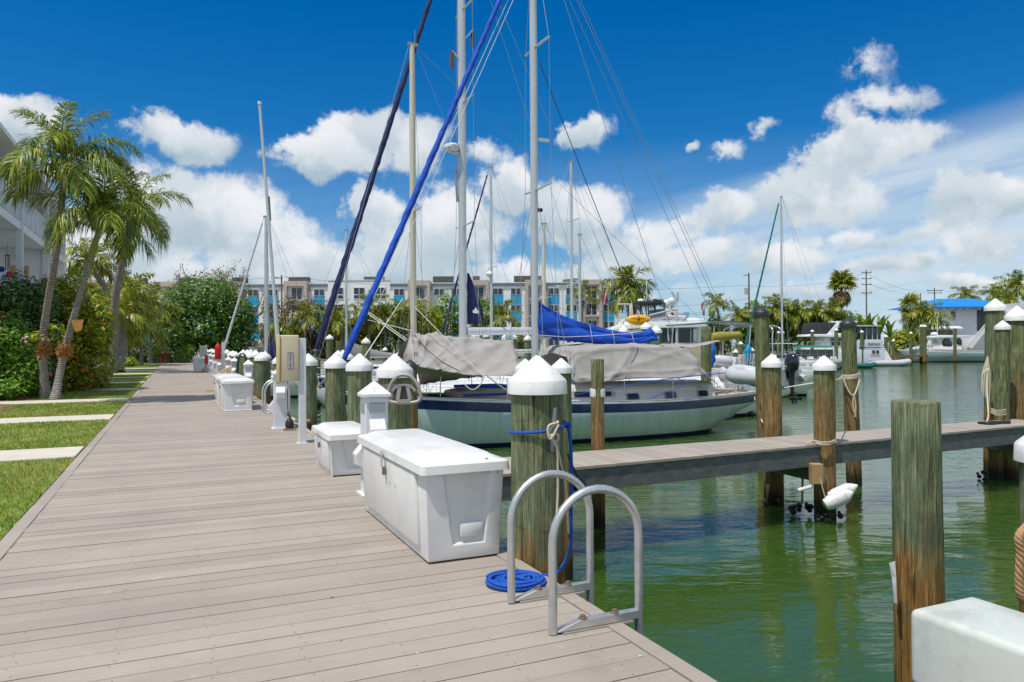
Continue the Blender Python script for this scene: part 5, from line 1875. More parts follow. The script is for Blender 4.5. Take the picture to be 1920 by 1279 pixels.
# power pedestals
M['lens'] = mat('grey_louver', (.33, .34, .36), .5)
ped = thing('power_pedestal', 'white power post with flip covers between the two nearest dock boxes', 'power post', (1.96, 7.98, 0), 0, 'white power posts along the boardwalk')
w = .125
MB().bx(-w, w, -w, w, .0, 1.06).build('body', 'post', ped, bevel=.012)
MB().bx(-w - .04, w + .04, -w - .04, w + .04, .0, .02).build('base_plate', 'post', ped)
MB().add([(-w - .025, -w - .025, 1.062), (w + .025, -w - .025, 1.062), (w + .025, w + .025, 1.062), (-w - .025, w + .025, 1.062), (-w - .025, -w - .025, 1.092), (w + .025, -w - .025, 1.092), (w + .025, w + .025, 1.092), (-w - .025, w + .025, 1.092), (0, 0, 1.235)],
         [(3, 2, 1, 0), (0, 1, 5, 4), (1, 2, 6, 5), (2, 3, 7, 6), (3, 0, 4, 7), (4, 5, 8), (5, 6, 8), (6, 7, 8), (7, 4, 8)]).build('cap', 'plastic', ped)
MB().bx(-.085, .085, -w - .012, -w + .002, .90, 1.0).build('light_lens', 'lens', ped)
MB().bx(-w - .012, -w + .002, -.085, .085, .90, 1.0).build('light_lens', 'lens', ped)
for (ax, zc) in ((0, .72), (1, .45)):
    pr = [(-.085, -w - .002, zc - .16), (-.085, -w - .075, zc - .12), (-.085, -w - .095, zc), (-.085, -w - .002, zc + .11)]
    g = MB().prism(pr, (.17, 0, 0))
    o = g.build('outlet_cover', 'plastic', ped, bevel=.008)
    if ax:
        o.rotation_euler = (0, 0, R(-90))
PEDS = [(1.86, 15.2, 'white power post just left of the cream cabinet'), (2.0, 24.0, 'white power post behind the far ladder and the pair of dock boxes'), (2.0, 30.0, 'white power post beside the coiled green hose'), (2.0, 33.6, 'white power post beside the yellow coiled hose'),
        (2.0, 41, 'white power post at the red extinguisher')]
for (x, y, lab) in PEDS:
    dup(ped, (x, y, 0), R(-4), lab)
for y in (46, 51.5, 57, 62, 67, 72):
    dup(ped, (2.0, y, 0), R(random.uniform(-5, 5)), 'white power post in the far row along the boardwalk beyond the red extinguisher')

# cream hose cabinet on a white post
q = G(567, 831)
cab = thing('hose_cabinet', 'cream cabinet with a purple edged label on a tall white post', 'cabinet', tuple(q))
MB().bx(-.058, .058, -.058, .058, .0, 1.75).build('post', 'post', cab, bevel=.006)
MB().bx(-.09, .09, -.075, .075, 0, .012).build('base_plate', 'post', cab)
body = MB().bx(-.36, -.064, -.10, .13, 1.04, 1.80)
body.build('body', 'cream', cab, bevel=.02, seg=3, smooth=40)
dr = MB().bx(-.40, -.362, -.115, .145, 1.03, 1.81).build('door', mat('cream_cabinet_door', (.66, .50, .25), .45), cab, bevel=.012, seg=2, smooth=40)
lab_ = MB().bx(-.25, -.15, -.1035, -.1015, 1.24, 1.52).build('label', mat('pale_label', (.58, .50, .50), .6), cab)
fr_ = MB()
M['purple'] = mat('purple_print', (.12, .035, .13), .6)
for (a0, a1, b0, b1) in ((-.246, -.154, 1.245, 1.252), (-.246, -.154, 1.508, 1.515), (-.246, -.240, 1.245, 1.515), (-.160, -.154, 1.245, 1.515)):
    fr_.bx(a0, a1, -.1052, -.1036, b0, b1)
fr_.build('label_border', 'purple', lab_)
lettering('FIRE HOSE', .052, 'purple', lab_, (-.2, -.1045, 1.38), (R(90), R(-90), 0), extr=.0006)
# small black pump fitting with a yellow hose behind the post
q = G(543, 807)
t_ = thing('pump_fitting', 'small black pump fitting on a wooden block behind the white cabinet post', 'fitting', (q.x, q.y, 0))
MB().bx(-.11, .11, -.09, .09, 0, .04).build('block', 'teak', t_)
MB().lathe([(.07, .04), (.085, .09), (.08, .16), (.05, .21), (.02, .25), (.012, .30), (.001, .305)], (0, 0, 0), 14).build('fitting', 'black', t_, smooth=50)
line_thing('yellow_hose', crv([G(548, 796) + Vector((0, 0, .12)), G(560, 800) + Vector((0, 0, .1)), G(575, 797) + Vector((.1, 0, .08))]), .035, 'cream', 'short thick cream hose behind the white cabinet post', 'hose')

# red extinguisher cabinet, far cream cabinet
q = G(407, 706)
q = Vector((1.95, 38.2, 0))
t_ = thing('fire_extinguisher', 'red fire extinguisher cover on a white post in the far row', 'fire extinguisher', tuple(q))
MB().bx(.02, .16, -.06, .06, 0, 1.85).build('post', 'post', t_)
MB().lathe([(.0, 1.02), (.13, 1.04), (.15, 1.1), (.15, 1.55), (.11, 1.72), (.05, 1.78), (.05, 1.85), (.001, 1.86)], (-.14, -.02, 0), 14).build('cover', 'red', t_, smooth=50)
t_ = thing('hose_cabinet', 'small far cream cabinet on a post near the end of the boardwalk', 'cabinet', (1.85, 56.5, 0))
MB().bx(.0, .12, -.06, .06, 0, 1.8).build('post', 'post', t_)
MB().bx(-.38, -.002, -.12, .12, .95, 1.75).build('body', 'cream', t_, bevel=.02)
MB().bx(-.28, -.10, -.125, -.121, 1.1, 1.5).build('label', MATS['pale_label'], t_)
t_ = thing('fire_extinguisher', 'red extinguisher hanging in front of the far weathered dock box', 'fire extinguisher', (q.x - .2, 52, 0))
MB().bx(-.03, .03, -.03, .03, 0, 1.2).build('post', 'post', t_)
MB().lathe([(.002, .55), (.1, .57), (.1, 1.0), (.04, 1.1), (.04, 1.16), (.002, 1.17)], (0, -.13, 0), 12).build('bottle', 'red', t_, smooth=50)
# red standpipe on the lawn end, white gate
q = G(311, 680, -.02)
t_ = thing('fire_hydrant', 'red twin pipe fire hydrant at the end of the boardwalk', 'hydrant', tuple(q))
for sx in (-.42, .18):
    MB().tube([(sx, 0, 0), (sx, 0, .95)], .13, 10).build('pipe', 'red', t_)
MB().tube([(-.5, 0, .95), (.3, 0, .95)], .14, 10).build('valve', 'red', t_)
MB().lathe([(.12, 1.0), (.16, 1.1), (.14, 1.25), (.05, 1.35), (.001, 1.36)], (-.1, 0, 0), 10).build('bonnet', 'red', t_)
q = Q(332, 84, -.02)
t_ = thing('garden_gate', 'small white slatted gate in the hedge beyond the red hydrant', 'gate', tuple(q), -YAW)
for k in range(9):
    MB().bx(-.75 + k * .18, -.66 + k * .18, -.02, .02, .1, 1.35).build('slat', 'white_trim', t_)
MB().bx(-.85, .85, -.03, .03, 1.3, 1.42).build('rail', 'white_trim', t_)
MB().bx(.72, .88, -.06, .06, 0, 2.1).build('post', 'white_trim', t_)
# turquoise kayak on the lawn
q = G(200, 713, 0)
t_ = thing('kayak', 'turquoise kayak end sticking out of the plants beside the stout palm trunk', 'kayak', (q.x - .9, q.y + .3, .05), R(-8))
rg = []
for i in range(11):
    s = i / 10
    x = -1.2 + 2.4 * s
    w = .36 * math.sin(math.pi * (.08 + .86 * s)) ** .6
    zb = .02 + .22 * abs(2 * s - 1) ** 3
    rg.append([Vector((x, w * math.cos(a), .34 - (.34 - zb) * max(0, math.sin(a)) ** .8 if math.sin(a) > 0 else .34)) for a in [2 * math.pi * k / 16 for k in range(16)]])
MB().loft(rg).build('hull', 'kayak_blue', t_, smooth=50)
MB().tube([(-1.1, .2, .35), (0, .34, .35), (1.1, .2, .35)], .02, 6).build('rim', 'kayak_blue', t_)

# grey dock pole with its bracket
q = G(496, 772)
foot = Vector((EDGE_R + .12, q.y + .1, 0))
dep = foot.dot(CV)
topp = D(487, 196, dep)
t_ = thing('dock_pole', 'tall thin grey pole rising from the boardwalk edge beside the far ladder', 'pole', tuple(foot))
tz = topp - foot
MB().tube([(0, 0, -1.9), (0, 0, 0), tz * .33, tz * .36, tz], [.06, .06, .055, .043, .036], 10).build('pole', 'mast', t_, smooth=50)
MB().disc(tz, (0, 0, 1), .05, .07, 8).build('cap', 'plastic', t_)
MB().tube([(0, 0, .4), (0, 0, 1.25)], .095, 10).build('sleeve', mat('green_grey_sleeve', (.16, .20, .18), .6), t_)
MB().bx(-.11, .11, -.11, .11, 1.25, 1.32).build('clamp', 'pale_beam', t_)
MB().bar(tz * .62 + Vector((.04, 0, 0)), tz * .70 + Vector((.05, 0, 0)), .04).build('bracket', 'pale_beam', t_)

# hose hanger on the pile behind the pedestal
c = D(757, 724, 8.75)
hg = thing('hose_hanger', 'triangular grey cast hose hanger on a plate in front of a white capped pile', 'hose hanger', tuple(c), -YAW)
s = 8.75 / F_PX
outl = [(-31, -22), (-28, -33), (-10, -37), (12, -37), (28, -33), (32, -22), (26, 2), (14, 20), (0, 25), (-12, 21), (-24, 4)]
pth = crv([(x * s, 0, y * s * .85) for (x, y) in outl] + [(outl[0][0] * s, 0, outl[0][1] * s * .85)], 4)
M['cast'] = mat('grey_cast_metal', (.40, .37, .33), .55, .3, var=.1)
MB().tube(pth, .021, 10).build('ring', 'cast', hg, smooth=60)
MB().bx(-37 * s, 14 * s, .06, .085, -27 * s, 3 * s).build('plate', mat('brown_grey_plate', (.22, .20, .185), .7), hg)
sh = []
for i in range(9):
    a = R(20 + 140 * i / 8)
    sh.append(Vector((25 * s * math.cos(a), -.015, (-16 + 20 * math.sin(a)) * s)))
MB().prism(sh + [p * .82 + Vector((0, 0, -3 * s)) for p in reversed(sh)], (0, .07, 0)).build('saddle', 'cast', hg)
for sx in (-1, 1):
    MB().prism([(sx * 4 * s, -.01, 0), (sx * 11 * s, -.01, -2 * s), (sx * 15 * s, -.01, -24 * s), (sx * 9 * s, -.01, -30 * s)], (0, .05, 0)).build('rib', 'cast', hg)
MB().prism([(-14 * s, -.02, -31 * s), (14 * s, -.02, -31 * s), (10 * s, -.02, -25 * s), (-10 * s, -.02, -25 * s)], (0, .07, 0)).build('foot', 'cast', hg)

# ------------------------------------------------------------------ ropes and fittings near the viewer
PA = Vector((EDGE_R + .18, 5.04, 0))
for o in bpy.data.objects:
    if o.get('label', '').startswith('nearest mooring pile'):
        PA = Vector(o.location)
        pa_obj = o
PAx, PAy = PA.x, PA.y
depA = Vector((PAx, PAy, 0)).dot(CV)
ra = .205


def on_pile(px, py, out=.02):
    """point on the near face of the big pile"""
    e = Vector((0, 0, EYE))
    d = ray(px, py)
    a = d.x ** 2 + d.y ** 2
    b = -2 * (d.x * PAx + d.y * PAy)
    c = PAx ** 2 + PAy ** 2 - (ra + out) ** 2
    disc = b * b - 4 * a * c
    t = (-b - math.sqrt(max(0, disc))) / (2 * a)
    return e + d * t


cl = MB(PA)
k0, k1 = on_pile(1041, 766, .03), on_pile(1036, 847, .03)
cl.bar(k0, k1, .045, .03)
clo = MB(PA)
clo.tube([k0 + (k1 - k0) * -.02, k0 + (k1 - k0) * .5, k1], [.014, .026, .014], 8)
clo.tube([on_pile(1038, 800, -.02), on_pile(1038, 800, .03)], .03, 8)
clo.build('cleat', mat('galvanised_cleat', (.24, .25, .26), .45, .6), pa_obj, smooth=50)
zr = D(1005, 808, depA - .2).z
lift = D(1005, 808, depA - .2).z - D(1005, 794, depA - .2).z
loop = []
th0 = math.atan2(-CV.y, -CV.x)
for i in range(25):
    a = th0 - 1.75 + 2 * math.pi * i / 24
    # high on the right where it runs over the cleat, low on the left
    dirv_ = Vector((math.cos(a), math.sin(a), 0))
    loop.append(Vector((PAx, PAy, zr)) + dirv_ * (ra + .012) + Vector((0, 0, .034 * dirv_.dot(CR) + .010 * math.cos(a * 2))))
cc = G(972, 1096)
coil = []
for i in range(230):
    a = i * .26
    rr_ = (.05 + .10 * abs(math.sin(i * .019 + .3))) * (1 + .10 * math.sin(a * 1.31) + .06 * math.sin(a * .47))
    coil.append(Vector((cc.x, cc.y, .013 + .042 * (i / 230) * (1 - .35 * abs(math.sin(a * .7))) + .006 * math.sin(a * 1.7))) + CR * (rr_ * math.cos(a) * 1.25 + .012 * math.sin(i * .05)) + CV * (rr_ * math.sin(a) + .012 * math.cos(i * .043)))
coil.reverse()
kn = Vector((PAx, PAy, zr + .02)) + CR * (ra + .028)
down = crv([kn, D(1071, 850, depA - .03), D(1071, 960, depA - .05), D(1068, 1030, depA - .1), D(1050, 1068, depA - .22), D(1030, 1078, depA - .5) + Vector((0, 0, .0)), G(1005, 1083) + Vector((0, 0, .012)), coil[-1]], 6)
mbr = MB(cc)
mbr.tube(loop, .0115, 8)
mbr.tube(down, .0125, 8)
mbr.tube(coil, .0115, 7)
cr2 = [Vector((cc.x, cc.y, .045)) + CR * (.06 * math.cos(i * .5) + .05) + CV * (.045 * math.sin(i * .5)) + Vector((0, 0, .01 * math.sin(i))) for i in range(20)]
mbr.tube(cr2, .0125, 7)
mbr.ball(kn, .028, 8, 6)
tag(mbr.build('blue_rope', 'rope_blue', smooth=60), 'bright blue rope tied round the nearest pile and coiled on the deck by the ladder', 'rope')
w0 = on_pile(1040, 800, .05)
mbw = MB(w0)
mbw.tube(crv([on_pile(1047, 790, .05), on_pile(1030, 806, .055), on_pile(1033, 822, .05), on_pile(1044, 828, .05), on_pile(1046, 815, .06), on_pile(1032, 818, .06), on_pile(1040, 832, .05), on_pile(1045, 850, .05), D(1046, 920, depA - .2), D(1042, 1000, depA - .25), D(1040, 1062, depA - .3)], 6), .009, 7)
mbw.tube(crv([on_pile(1043, 826, .05), D(1052, 870, depA - .15), D(1061, 915, depA - .12), D(1066, 1000, depA - .1)], 6), .008, 7)
mbw.tube(crv([on_pile(1047, 792, .06), on_pile(1028, 800, .06), on_pile(1032, 824, .065), on_pile(1048, 796, .07)], 6), .009, 7)
tag(mbw.build('white_rope', 'rope', smooth=60), 'thin off-white rope hitched on the cleat of the nearest pile', 'rope')
bl = D(1085, 908, depA + .3)
t_ = thing('rubber_block', 'black pulley block with a speckled line hanging behind the ladder hoop', 'pulley', tuple(bl))
MB().ball((0, 0, 0), .06, 10, 6, 0, (1.2, .7, 1)).build('block', 'black', t_, smooth=60)
MB().tube([(0, 0, .05), (-.05, 0, .14), (-.1, 0, .25)], .008, 6).build('line', 'black', t_)
# rope, block and fender on the pile in front of the pier
dp = 11.83
line_thing('pile_rope', crv([D(1512, 832, dp - .1), D(1520, 828, dp - .02), D(1527, 829, dp + .05), D(1534, 832, dp - .06), D(1545, 834, dp - .1), D(1556, 833, dp - .06), D(1567, 828, dp + .05)], 5), .014, 'rope', 'white rope wound round the pile at pier height', 'rope')
line_thing('pile_rope', crv([D(1526, 826, dp + .05), D(1540, 829.5, dp - .08), D(1556, 829, dp - .06), D(1566, 825, dp + .06)], 5), .014, 'rope', 'second white rope turn just above on the same pier height pile', 'rope')
c = D(1530, 888, dp - .12)
t_ = thing('timber_chock', 'small timber block bolted to the pile under the pier', 'timber block', tuple(c), -YAW)
MB().bx(-.09, .09, -.07, .07, -.16, .16).build('block', 'rope_tan', t_, bevel=.01)
MB().tube([(-.06, 0, -.2), (-.3, -.02, -.26)], .03, 8).build('bracket', 'plastic', t_)
c = D(1574, 932, 11.6)
t_ = thing('boat_fender', 'two white ribbed fenders hanging beside the pile over the water', 'fender', tuple(c), -YAW)
dirf = Vector((.86, -.1, .42)).normalized()
for (o_, sc_) in ((Vector((-.02, 0, -.03)), 1.0), (Vector((.09, .09, .06)), .92)):
    fb = MB()
    fb.tube([o_ - dirf * .24, o_ - dirf * .22, o_ - dirf * .12, o_ + dirf * .10, o_ + dirf * .18, o_ + dirf * .25], [.03 * sc_, .085 * sc_, .115 * sc_, .115 * sc_, .07 * sc_, .015], 16)
    fo = fb.build('fender', 'plastic', t_, smooth=50)
    for k in range(7):
        q = o_ - dirf * (.10 - .035 * k)
        MB().tube([q, q + dirf * .008], .1175 * sc_, 16).build('rib', 'hypalon', fo, smooth=50)
MB().tube([(-.2, 0, -.1), (-.3, .05, .35)], .008, 5).build('line', 'rope', t_)
c = D(1497, 925, 12.3)
line_thing('pole_stub', [D(1505, 890, 12.2), D(1504, 945, 12.2)], .02, 'rope_tan', 'thin stick hanging under the pier left of the fenders', 'stick')
for (px, py, dep, lab) in ((1503, 952, 12.2, 'clump of dark mussels on the hanging stick'), (1450, 942, 13.05, 'dark mussels round the middle pier leg'), (1552, 968, 11.85, 'dark mussels at the foot of the fender pile'), (1850, 893, 15.4, 'dark mussels on the leg at the right end of the pier')):
    c = D(px, py, dep)
    t_ = thing('mussel_clump', lab, 'mussels', tuple(c), 0, 'mussel clumps on the pier legs')
    g = MB()
    for k in range(13):
        g.ball((random.uniform(-.19, .19), random.uniform(-.12, .12), random.uniform(-.07, .06)), random.uniform(.028, .052), 6, 4)
    tag(g.build('mussels', 'black', t_), kind='stuff')
# rope on the tall black capped pile and on the pier end piles
dq = 14.7
mbk = MB(D(1597, 705, dq))
for k in range(4):
    mbk.tube(crv([D(1578, 704 + 2.5 * k, dq + .1), D(1590, 704.5 + 2 * k, dq - .06), D(1603, 703 + 2 * k, dq - .05), D(1612, 700 + 1.5 * k, dq + .1)], 4), .016, 6)
mbk.tube(crv([D(1580, 708, dq), D(1592, 735, dq - .08), D(1602, 740, dq - .1), D(1612, 712, dq)], 5), .014, 6)
mbk.tube(crv([D(1601, 738, dq - .1), D(1604, 760, dq - .1), D(1603, 782, dq - .1)], 5), .016, 6)
mbk.tube(crv([D(1601, 738, dq - .1), D(1599, 755, dq - .1), D(1601, 772, dq - .1)], 5), .014, 6)
tag(mbk.build('mooring_rope', 'rope', smooth=60), 'white rope knotted round the tall black capped pile', 'rope')
line_thing('mooring_rope', sag(D(1578, 707, dq), D(1560, 711, 12.2), .03, 6), .012, 'rope', 'short white line from the black capped pile towards the fender pile', 'rope')
mbk = MB(D(1852, 760, 15.3))
for k in range(5):
    x = 1842 + k * 3.4
    mbk.tube(crv([D(1852, 668, 15.9), D(x, 700, 15.8), D(x - 1, 735 + 5 * k, 15.7), D(x + 1, 700, 15.75), D(1853, 690, 15.8)], 5), .009, 6)
mbk.tube(crv([D(1850, 690, 15.8), D(1851, 740, 15.6), D(1853, 780, 15.3), D(1848, 792, 15.2), D(1844, 793, 15.2)], 5), .016, 6)
for k in range(4):
    mbk.tube(crv([D(1858, 766 + 2.6 * k, 15.4), D(1872, 770 + 3 * k, 15.32), D(1890, 767 + 3 * k, 15.45)], 5), .010, 6)
tag(mbk.build('mooring_rope', 'rope', smooth=60), 'bundle of cream rope hanging and wound at the end of the finger pier', 'rope')
mbk = MB(G(1862, 793, .02))
for k in range(5):
    mbk.tube(crv([G(1835 + 3 * k, 793, .02), G(1855, 794 - k * .6, .03), G(1875, 792, .03), G(1893, 791 + k * .5, .02)], 4), .03, 6)
tag(mbk.build('black_hose', 'black', smooth=60), 'black hose lying on the right end of the finger pier', 'hose')
# thick tan rope loop at the right edge, white cloth strip at the flat topped pile
mbk = MB(D(1912, 1050, 4.1))
pth = crv([D(1926, 985, 4.1), D(1911, 1005, 4.05), D(1913, 1040, 4.05), D(1911, 1085, 4.05), D(1914, 1118, 4.05), D(1926, 1132, 4.08)], 14)
for k in range(3):
    mbk.tube([p + CR * (.011 * math.cos(i * .55 + k * 2.094)) + CV * (.011 * math.sin(i * .55 + k * 2.094)) for i, p in enumerate(pth)], .0125, 7)
tag(mbk.build('thick_rope', 'rope_tan', smooth=60), 'thick tan rope hanging on the pile at the right edge', 'rope')
mbk = MB(D(1678, 1090, 5.3))
mbk.loft([[D(1667, 1056, 5.28), D(1678, 1052, 5.25)], [D(1672, 1082, 5.28), D(1680, 1082, 5.25)], [D(1676, 1130, 5.28), D(1681, 1132, 5.25)]], False, 0, False)
so = mbk.build('cloth_strip', 'plastic')
md = so.modifiers.new('solid', 'SOLIDIFY')
md.thickness = .004
tag(so, 'torn white strip on the left side of the near flat topped pile', 'strip')
# hoses and clutter in the far row
c = Vector((2.2, 29.2, 0))
t_ = thing('green_hose', 'coiled green garden hose hanging in the far row of piles', 'hose', tuple(c))
g = MB()
for k in range(7):
    w = .17 + .012 * k
    g.tube([(w * math.cos(a) * (.85 if math.sin(a) > 0 else 1), -.25 - .02 * k + random.uniform(-.02, .02), .78 + .62 * math.sin(a)) for a in [2 * math.pi * j / 18 for j in range(19)]], .022, 6)
g.build('coil', 'hose_green', t_, smooth=60)
c = Vector((1.9, 31.9, 0))
t_ = thing('yellow_hose', 'yellow hose coil hanging at the far power posts', 'hose', tuple(c))
g = MB()
for k in range(5):
    g.tube([(-.2 + .17 * math.cos(a) + .3 * math.sin(a), -.2 - .03 * k, .55 + .28 * math.sin(a)) for a in [2 * math.pi * j / 14 for j in range(15)]], .03, 6)
g.build('coil', mat('ochre_hose', (.60, .33, .08), .5), t_, smooth=60)
for (x, y, m, lab) in ((1.35, 29.5, mat('dull_yellow', (.45, .36, .08), .8), 'tangle of yellow and red shore cords on the deck beyond the dock boxes'), (1.2, 52, 'rope_tan', 'low tan rope heap on the far boardwalk')):
    g = MB((x, y, 0))
    for k in range(4):
        g.tube(crv([(x - .45 + random.uniform(0, .3), y + random.uniform(-.5, .5), .03), (x + random.uniform(-.2, .2), y + random.uniform(-.6, .6), .03), (x + .3, y + random.uniform(-.4, .4), .03 + .03 * k), (x + .65, y + random.uniform(-.2, .2), .03 + .25 * k)], 6), .025, 6)
    tag(g.build('rope_tangle', m, smooth=60), lab, 'cord')
c = Vector((2.12, 20.9, .92))
# small leaves and chips on the deck
def litter(px, py, s, m, lab):
    q = G(px, py, .0)
    g = MB((q.x, q.y, 0))
    a = random.uniform(0, 6.28)
    u_, v_ = Vector((math.cos(a), math.sin(a), 0)), Vector((-math.sin(a), math.cos(a), 0))
    g.add([q - u_ * s + Vector((0, 0, .002)), q + v_ * s * .35 + Vector((0, 0, .009)), q + u_ * s + Vector((0, 0, .003)), q - v_ * s * .35 + Vector((0, 0, .006)), q + Vector((0, 0, .001))],
          [(0, 1, 4), (1, 2, 4), (2, 3, 4), (3, 0, 4)])
    tag(g.build('leaf_litter', m), lab, 'leaf', 'bits lying on the boardwalk')


M['dry'] = mat('dry_leaf', (.42, .22, .06), .8)
M['chip'] = mat('white_chip', (.75, .72, .66), .8)
litter(622, 1121, .02, 'dry', 'curled dry leaf in the middle of the near deck')
litter(640, 1202, .010, 'dry', 'tiny orange leaf bit on a plank joint near the lower middle')
litter(755, 1034, .010, 'dry', 'dry leaf bit beside the left foot of the large dock box')
litter(781, 1060, .008, 'dry', 'dry leaf crumb at the near corner of the large dock box')
litter(782, 1226, .014, 'chip', 'white bird dropping on the near deck')
litter(1200, 1231, .014, 'chip', 'white bird dropping near the deck edge')
litter(716, 1002, .009, 'chip', 'white chip beside the large dock box front')
litter(644, 956, .008, 'chip', 'white chip at the far foot of the large dock box')
litter(86, 1161, .008, 'chip', 'white chip on the left of the near deck')
# ================================================================== boats
def PY(px, py, Y):               # a place of the photograph on an upright plane along the finger pier
    d = ray(px, py)
    t = Y / d.y
    return Vector((0, 0, EYE)) + d * t


def hullf(L, B, bow, mid, stern, tr, t1, t2, tail, deep=-.55):
    def half(t):
        if t < .58:
            return B / 2 * math.sin(math.pi / 2 * t / .58) ** .85
        s = (t - .58) / .42
        return B / 2 * (1 - (1 - tr) * s ** 1.9)

    def sheer(t):
        a = 2 * (bow + stern - 2 * mid)
        return bow + (4 * mid - 3 * bow - stern) * t + a * t * t

    def bot(t):
        if t < t1:
            s = t / t1
            return sheer(t) * (1 - s) + deep * s - .12 * (1 - s)
        if t > t2:
            s = (t - t2) / (1 - t2)
            return deep + (sheer(1) - tail - deep) * s ** .9
        return deep
    return half, sheer, bot


def make_hull(t_, L, hf, mats, stripe=.30, boot=.16, rail='plastic'):
    half, sheer, bot = hf
    rings = []
    ts = [0, .012, .035, .07, .11, .16, .22, .30, .38, .46, .54, .62, .70, .77, .83, .88, .92, .96, 1.0]
    for t in ts:
        sh, zb, b = sheer(t), bot(t), max(.012, half(t))
        rows = [sh, sh - .055, sh - .055 - stripe, sh * .62 + .02, sh * .36, boot, .03, -.2, zb]
        k = len(rows)
        pts = []
        prev = sh + 1
        for i, z in enumerate(rows):
            z = max(z, zb + .004 * (k - 1 - i))
            z = min(z, prev - .002)
            prev = z
            f = min(1, max(0, (sh - z) / max(.01, sh - zb)))
            w = b * max(0, 1 - f ** 2.7) ** .62
            if i == k - 1:
                w = .004
            pts.append((w, z))
        x = t * L
        rings.append([Vector((x, -w, z)) for (w, z) in pts] + [Vector((x, w, z)) for (w, z) in reversed(pts)])
    n = len(rings[0])
    k = n // 2
    mb = MB()
    for rg in rings:
        mb.v += rg
    rowm = [0, 1, 2, 2, 2, 3, 4, 4]
    for i in range(len(rings) - 1):
        for j in range(n - 1):
            if j == k - 1:
                continue
            r_ = j if j < k else n - 2 - j
            mb.f.append((i * n + j, i * n + j + 1, (i + 1) * n + j + 1, (i + 1) * n + j))
            mb.m.append(rowm[r_])
    e = (len(rings) - 1) * n
    for j in range(k - 1):
        mb.f.append((e + j, e + j + 1, e + n - 2 - j, e + n - 1 - j))
        mb.m.append(rowm[j])
    h = mb.build('hull', [rail, mats[1], mats[0], mats[2], mats[3]], t_, smooth=40)
    return h


def make_deck(t_, L, hf, m):
    half, sheer, bot = hf
    rings = []
    for i in range(15):
        t = .004 + .994 * i / 14
        b = max(.008, half(t) - .03)
        rings.append([Vector((t * L, b * k, sheer(t) - .045 + .05 * (1 - k * k))) for k in (-1, -.5, 0, .5, 1)])
    return MB().loft(rings, False, 0, False).build('deck', m, t_, smooth=60)


def trunk(t_, x0, x1, w0, w1, h0, h1, z0, z1, m, name='cabin'):
    rings = []
    for i in range(7):
        s = i / 6
        w, h, z = w0 + (w1 - w0) * s, h0 + (h1 - h0) * s, z0 + (z1 - z0) * s
        if i == 0:
            h *= .35
        rings.append([Vector((x0 + (x1 - x0) * (s if i else .0), y * w, z + zz * h)) for (y, zz) in ((-1, 0), (-.89, .7), (-.83, .92), (-.7, 1), (0, 1.09), (.7, 1), (.83, .92), (.89, .7), (1, 0))])
    rings.insert(1, [Vector((x0 + (x1 - x0) * .05, p.y, p.z + (0 if abs(p.y) > .99 * w0 else h0 * .55 * min(1, (p.z - z0) / (h0 * .35 + 1e-6))))) for p in rings[0]])
    return MB().loft(rings, True, 0, True).build(name, m, t_, smooth=45)


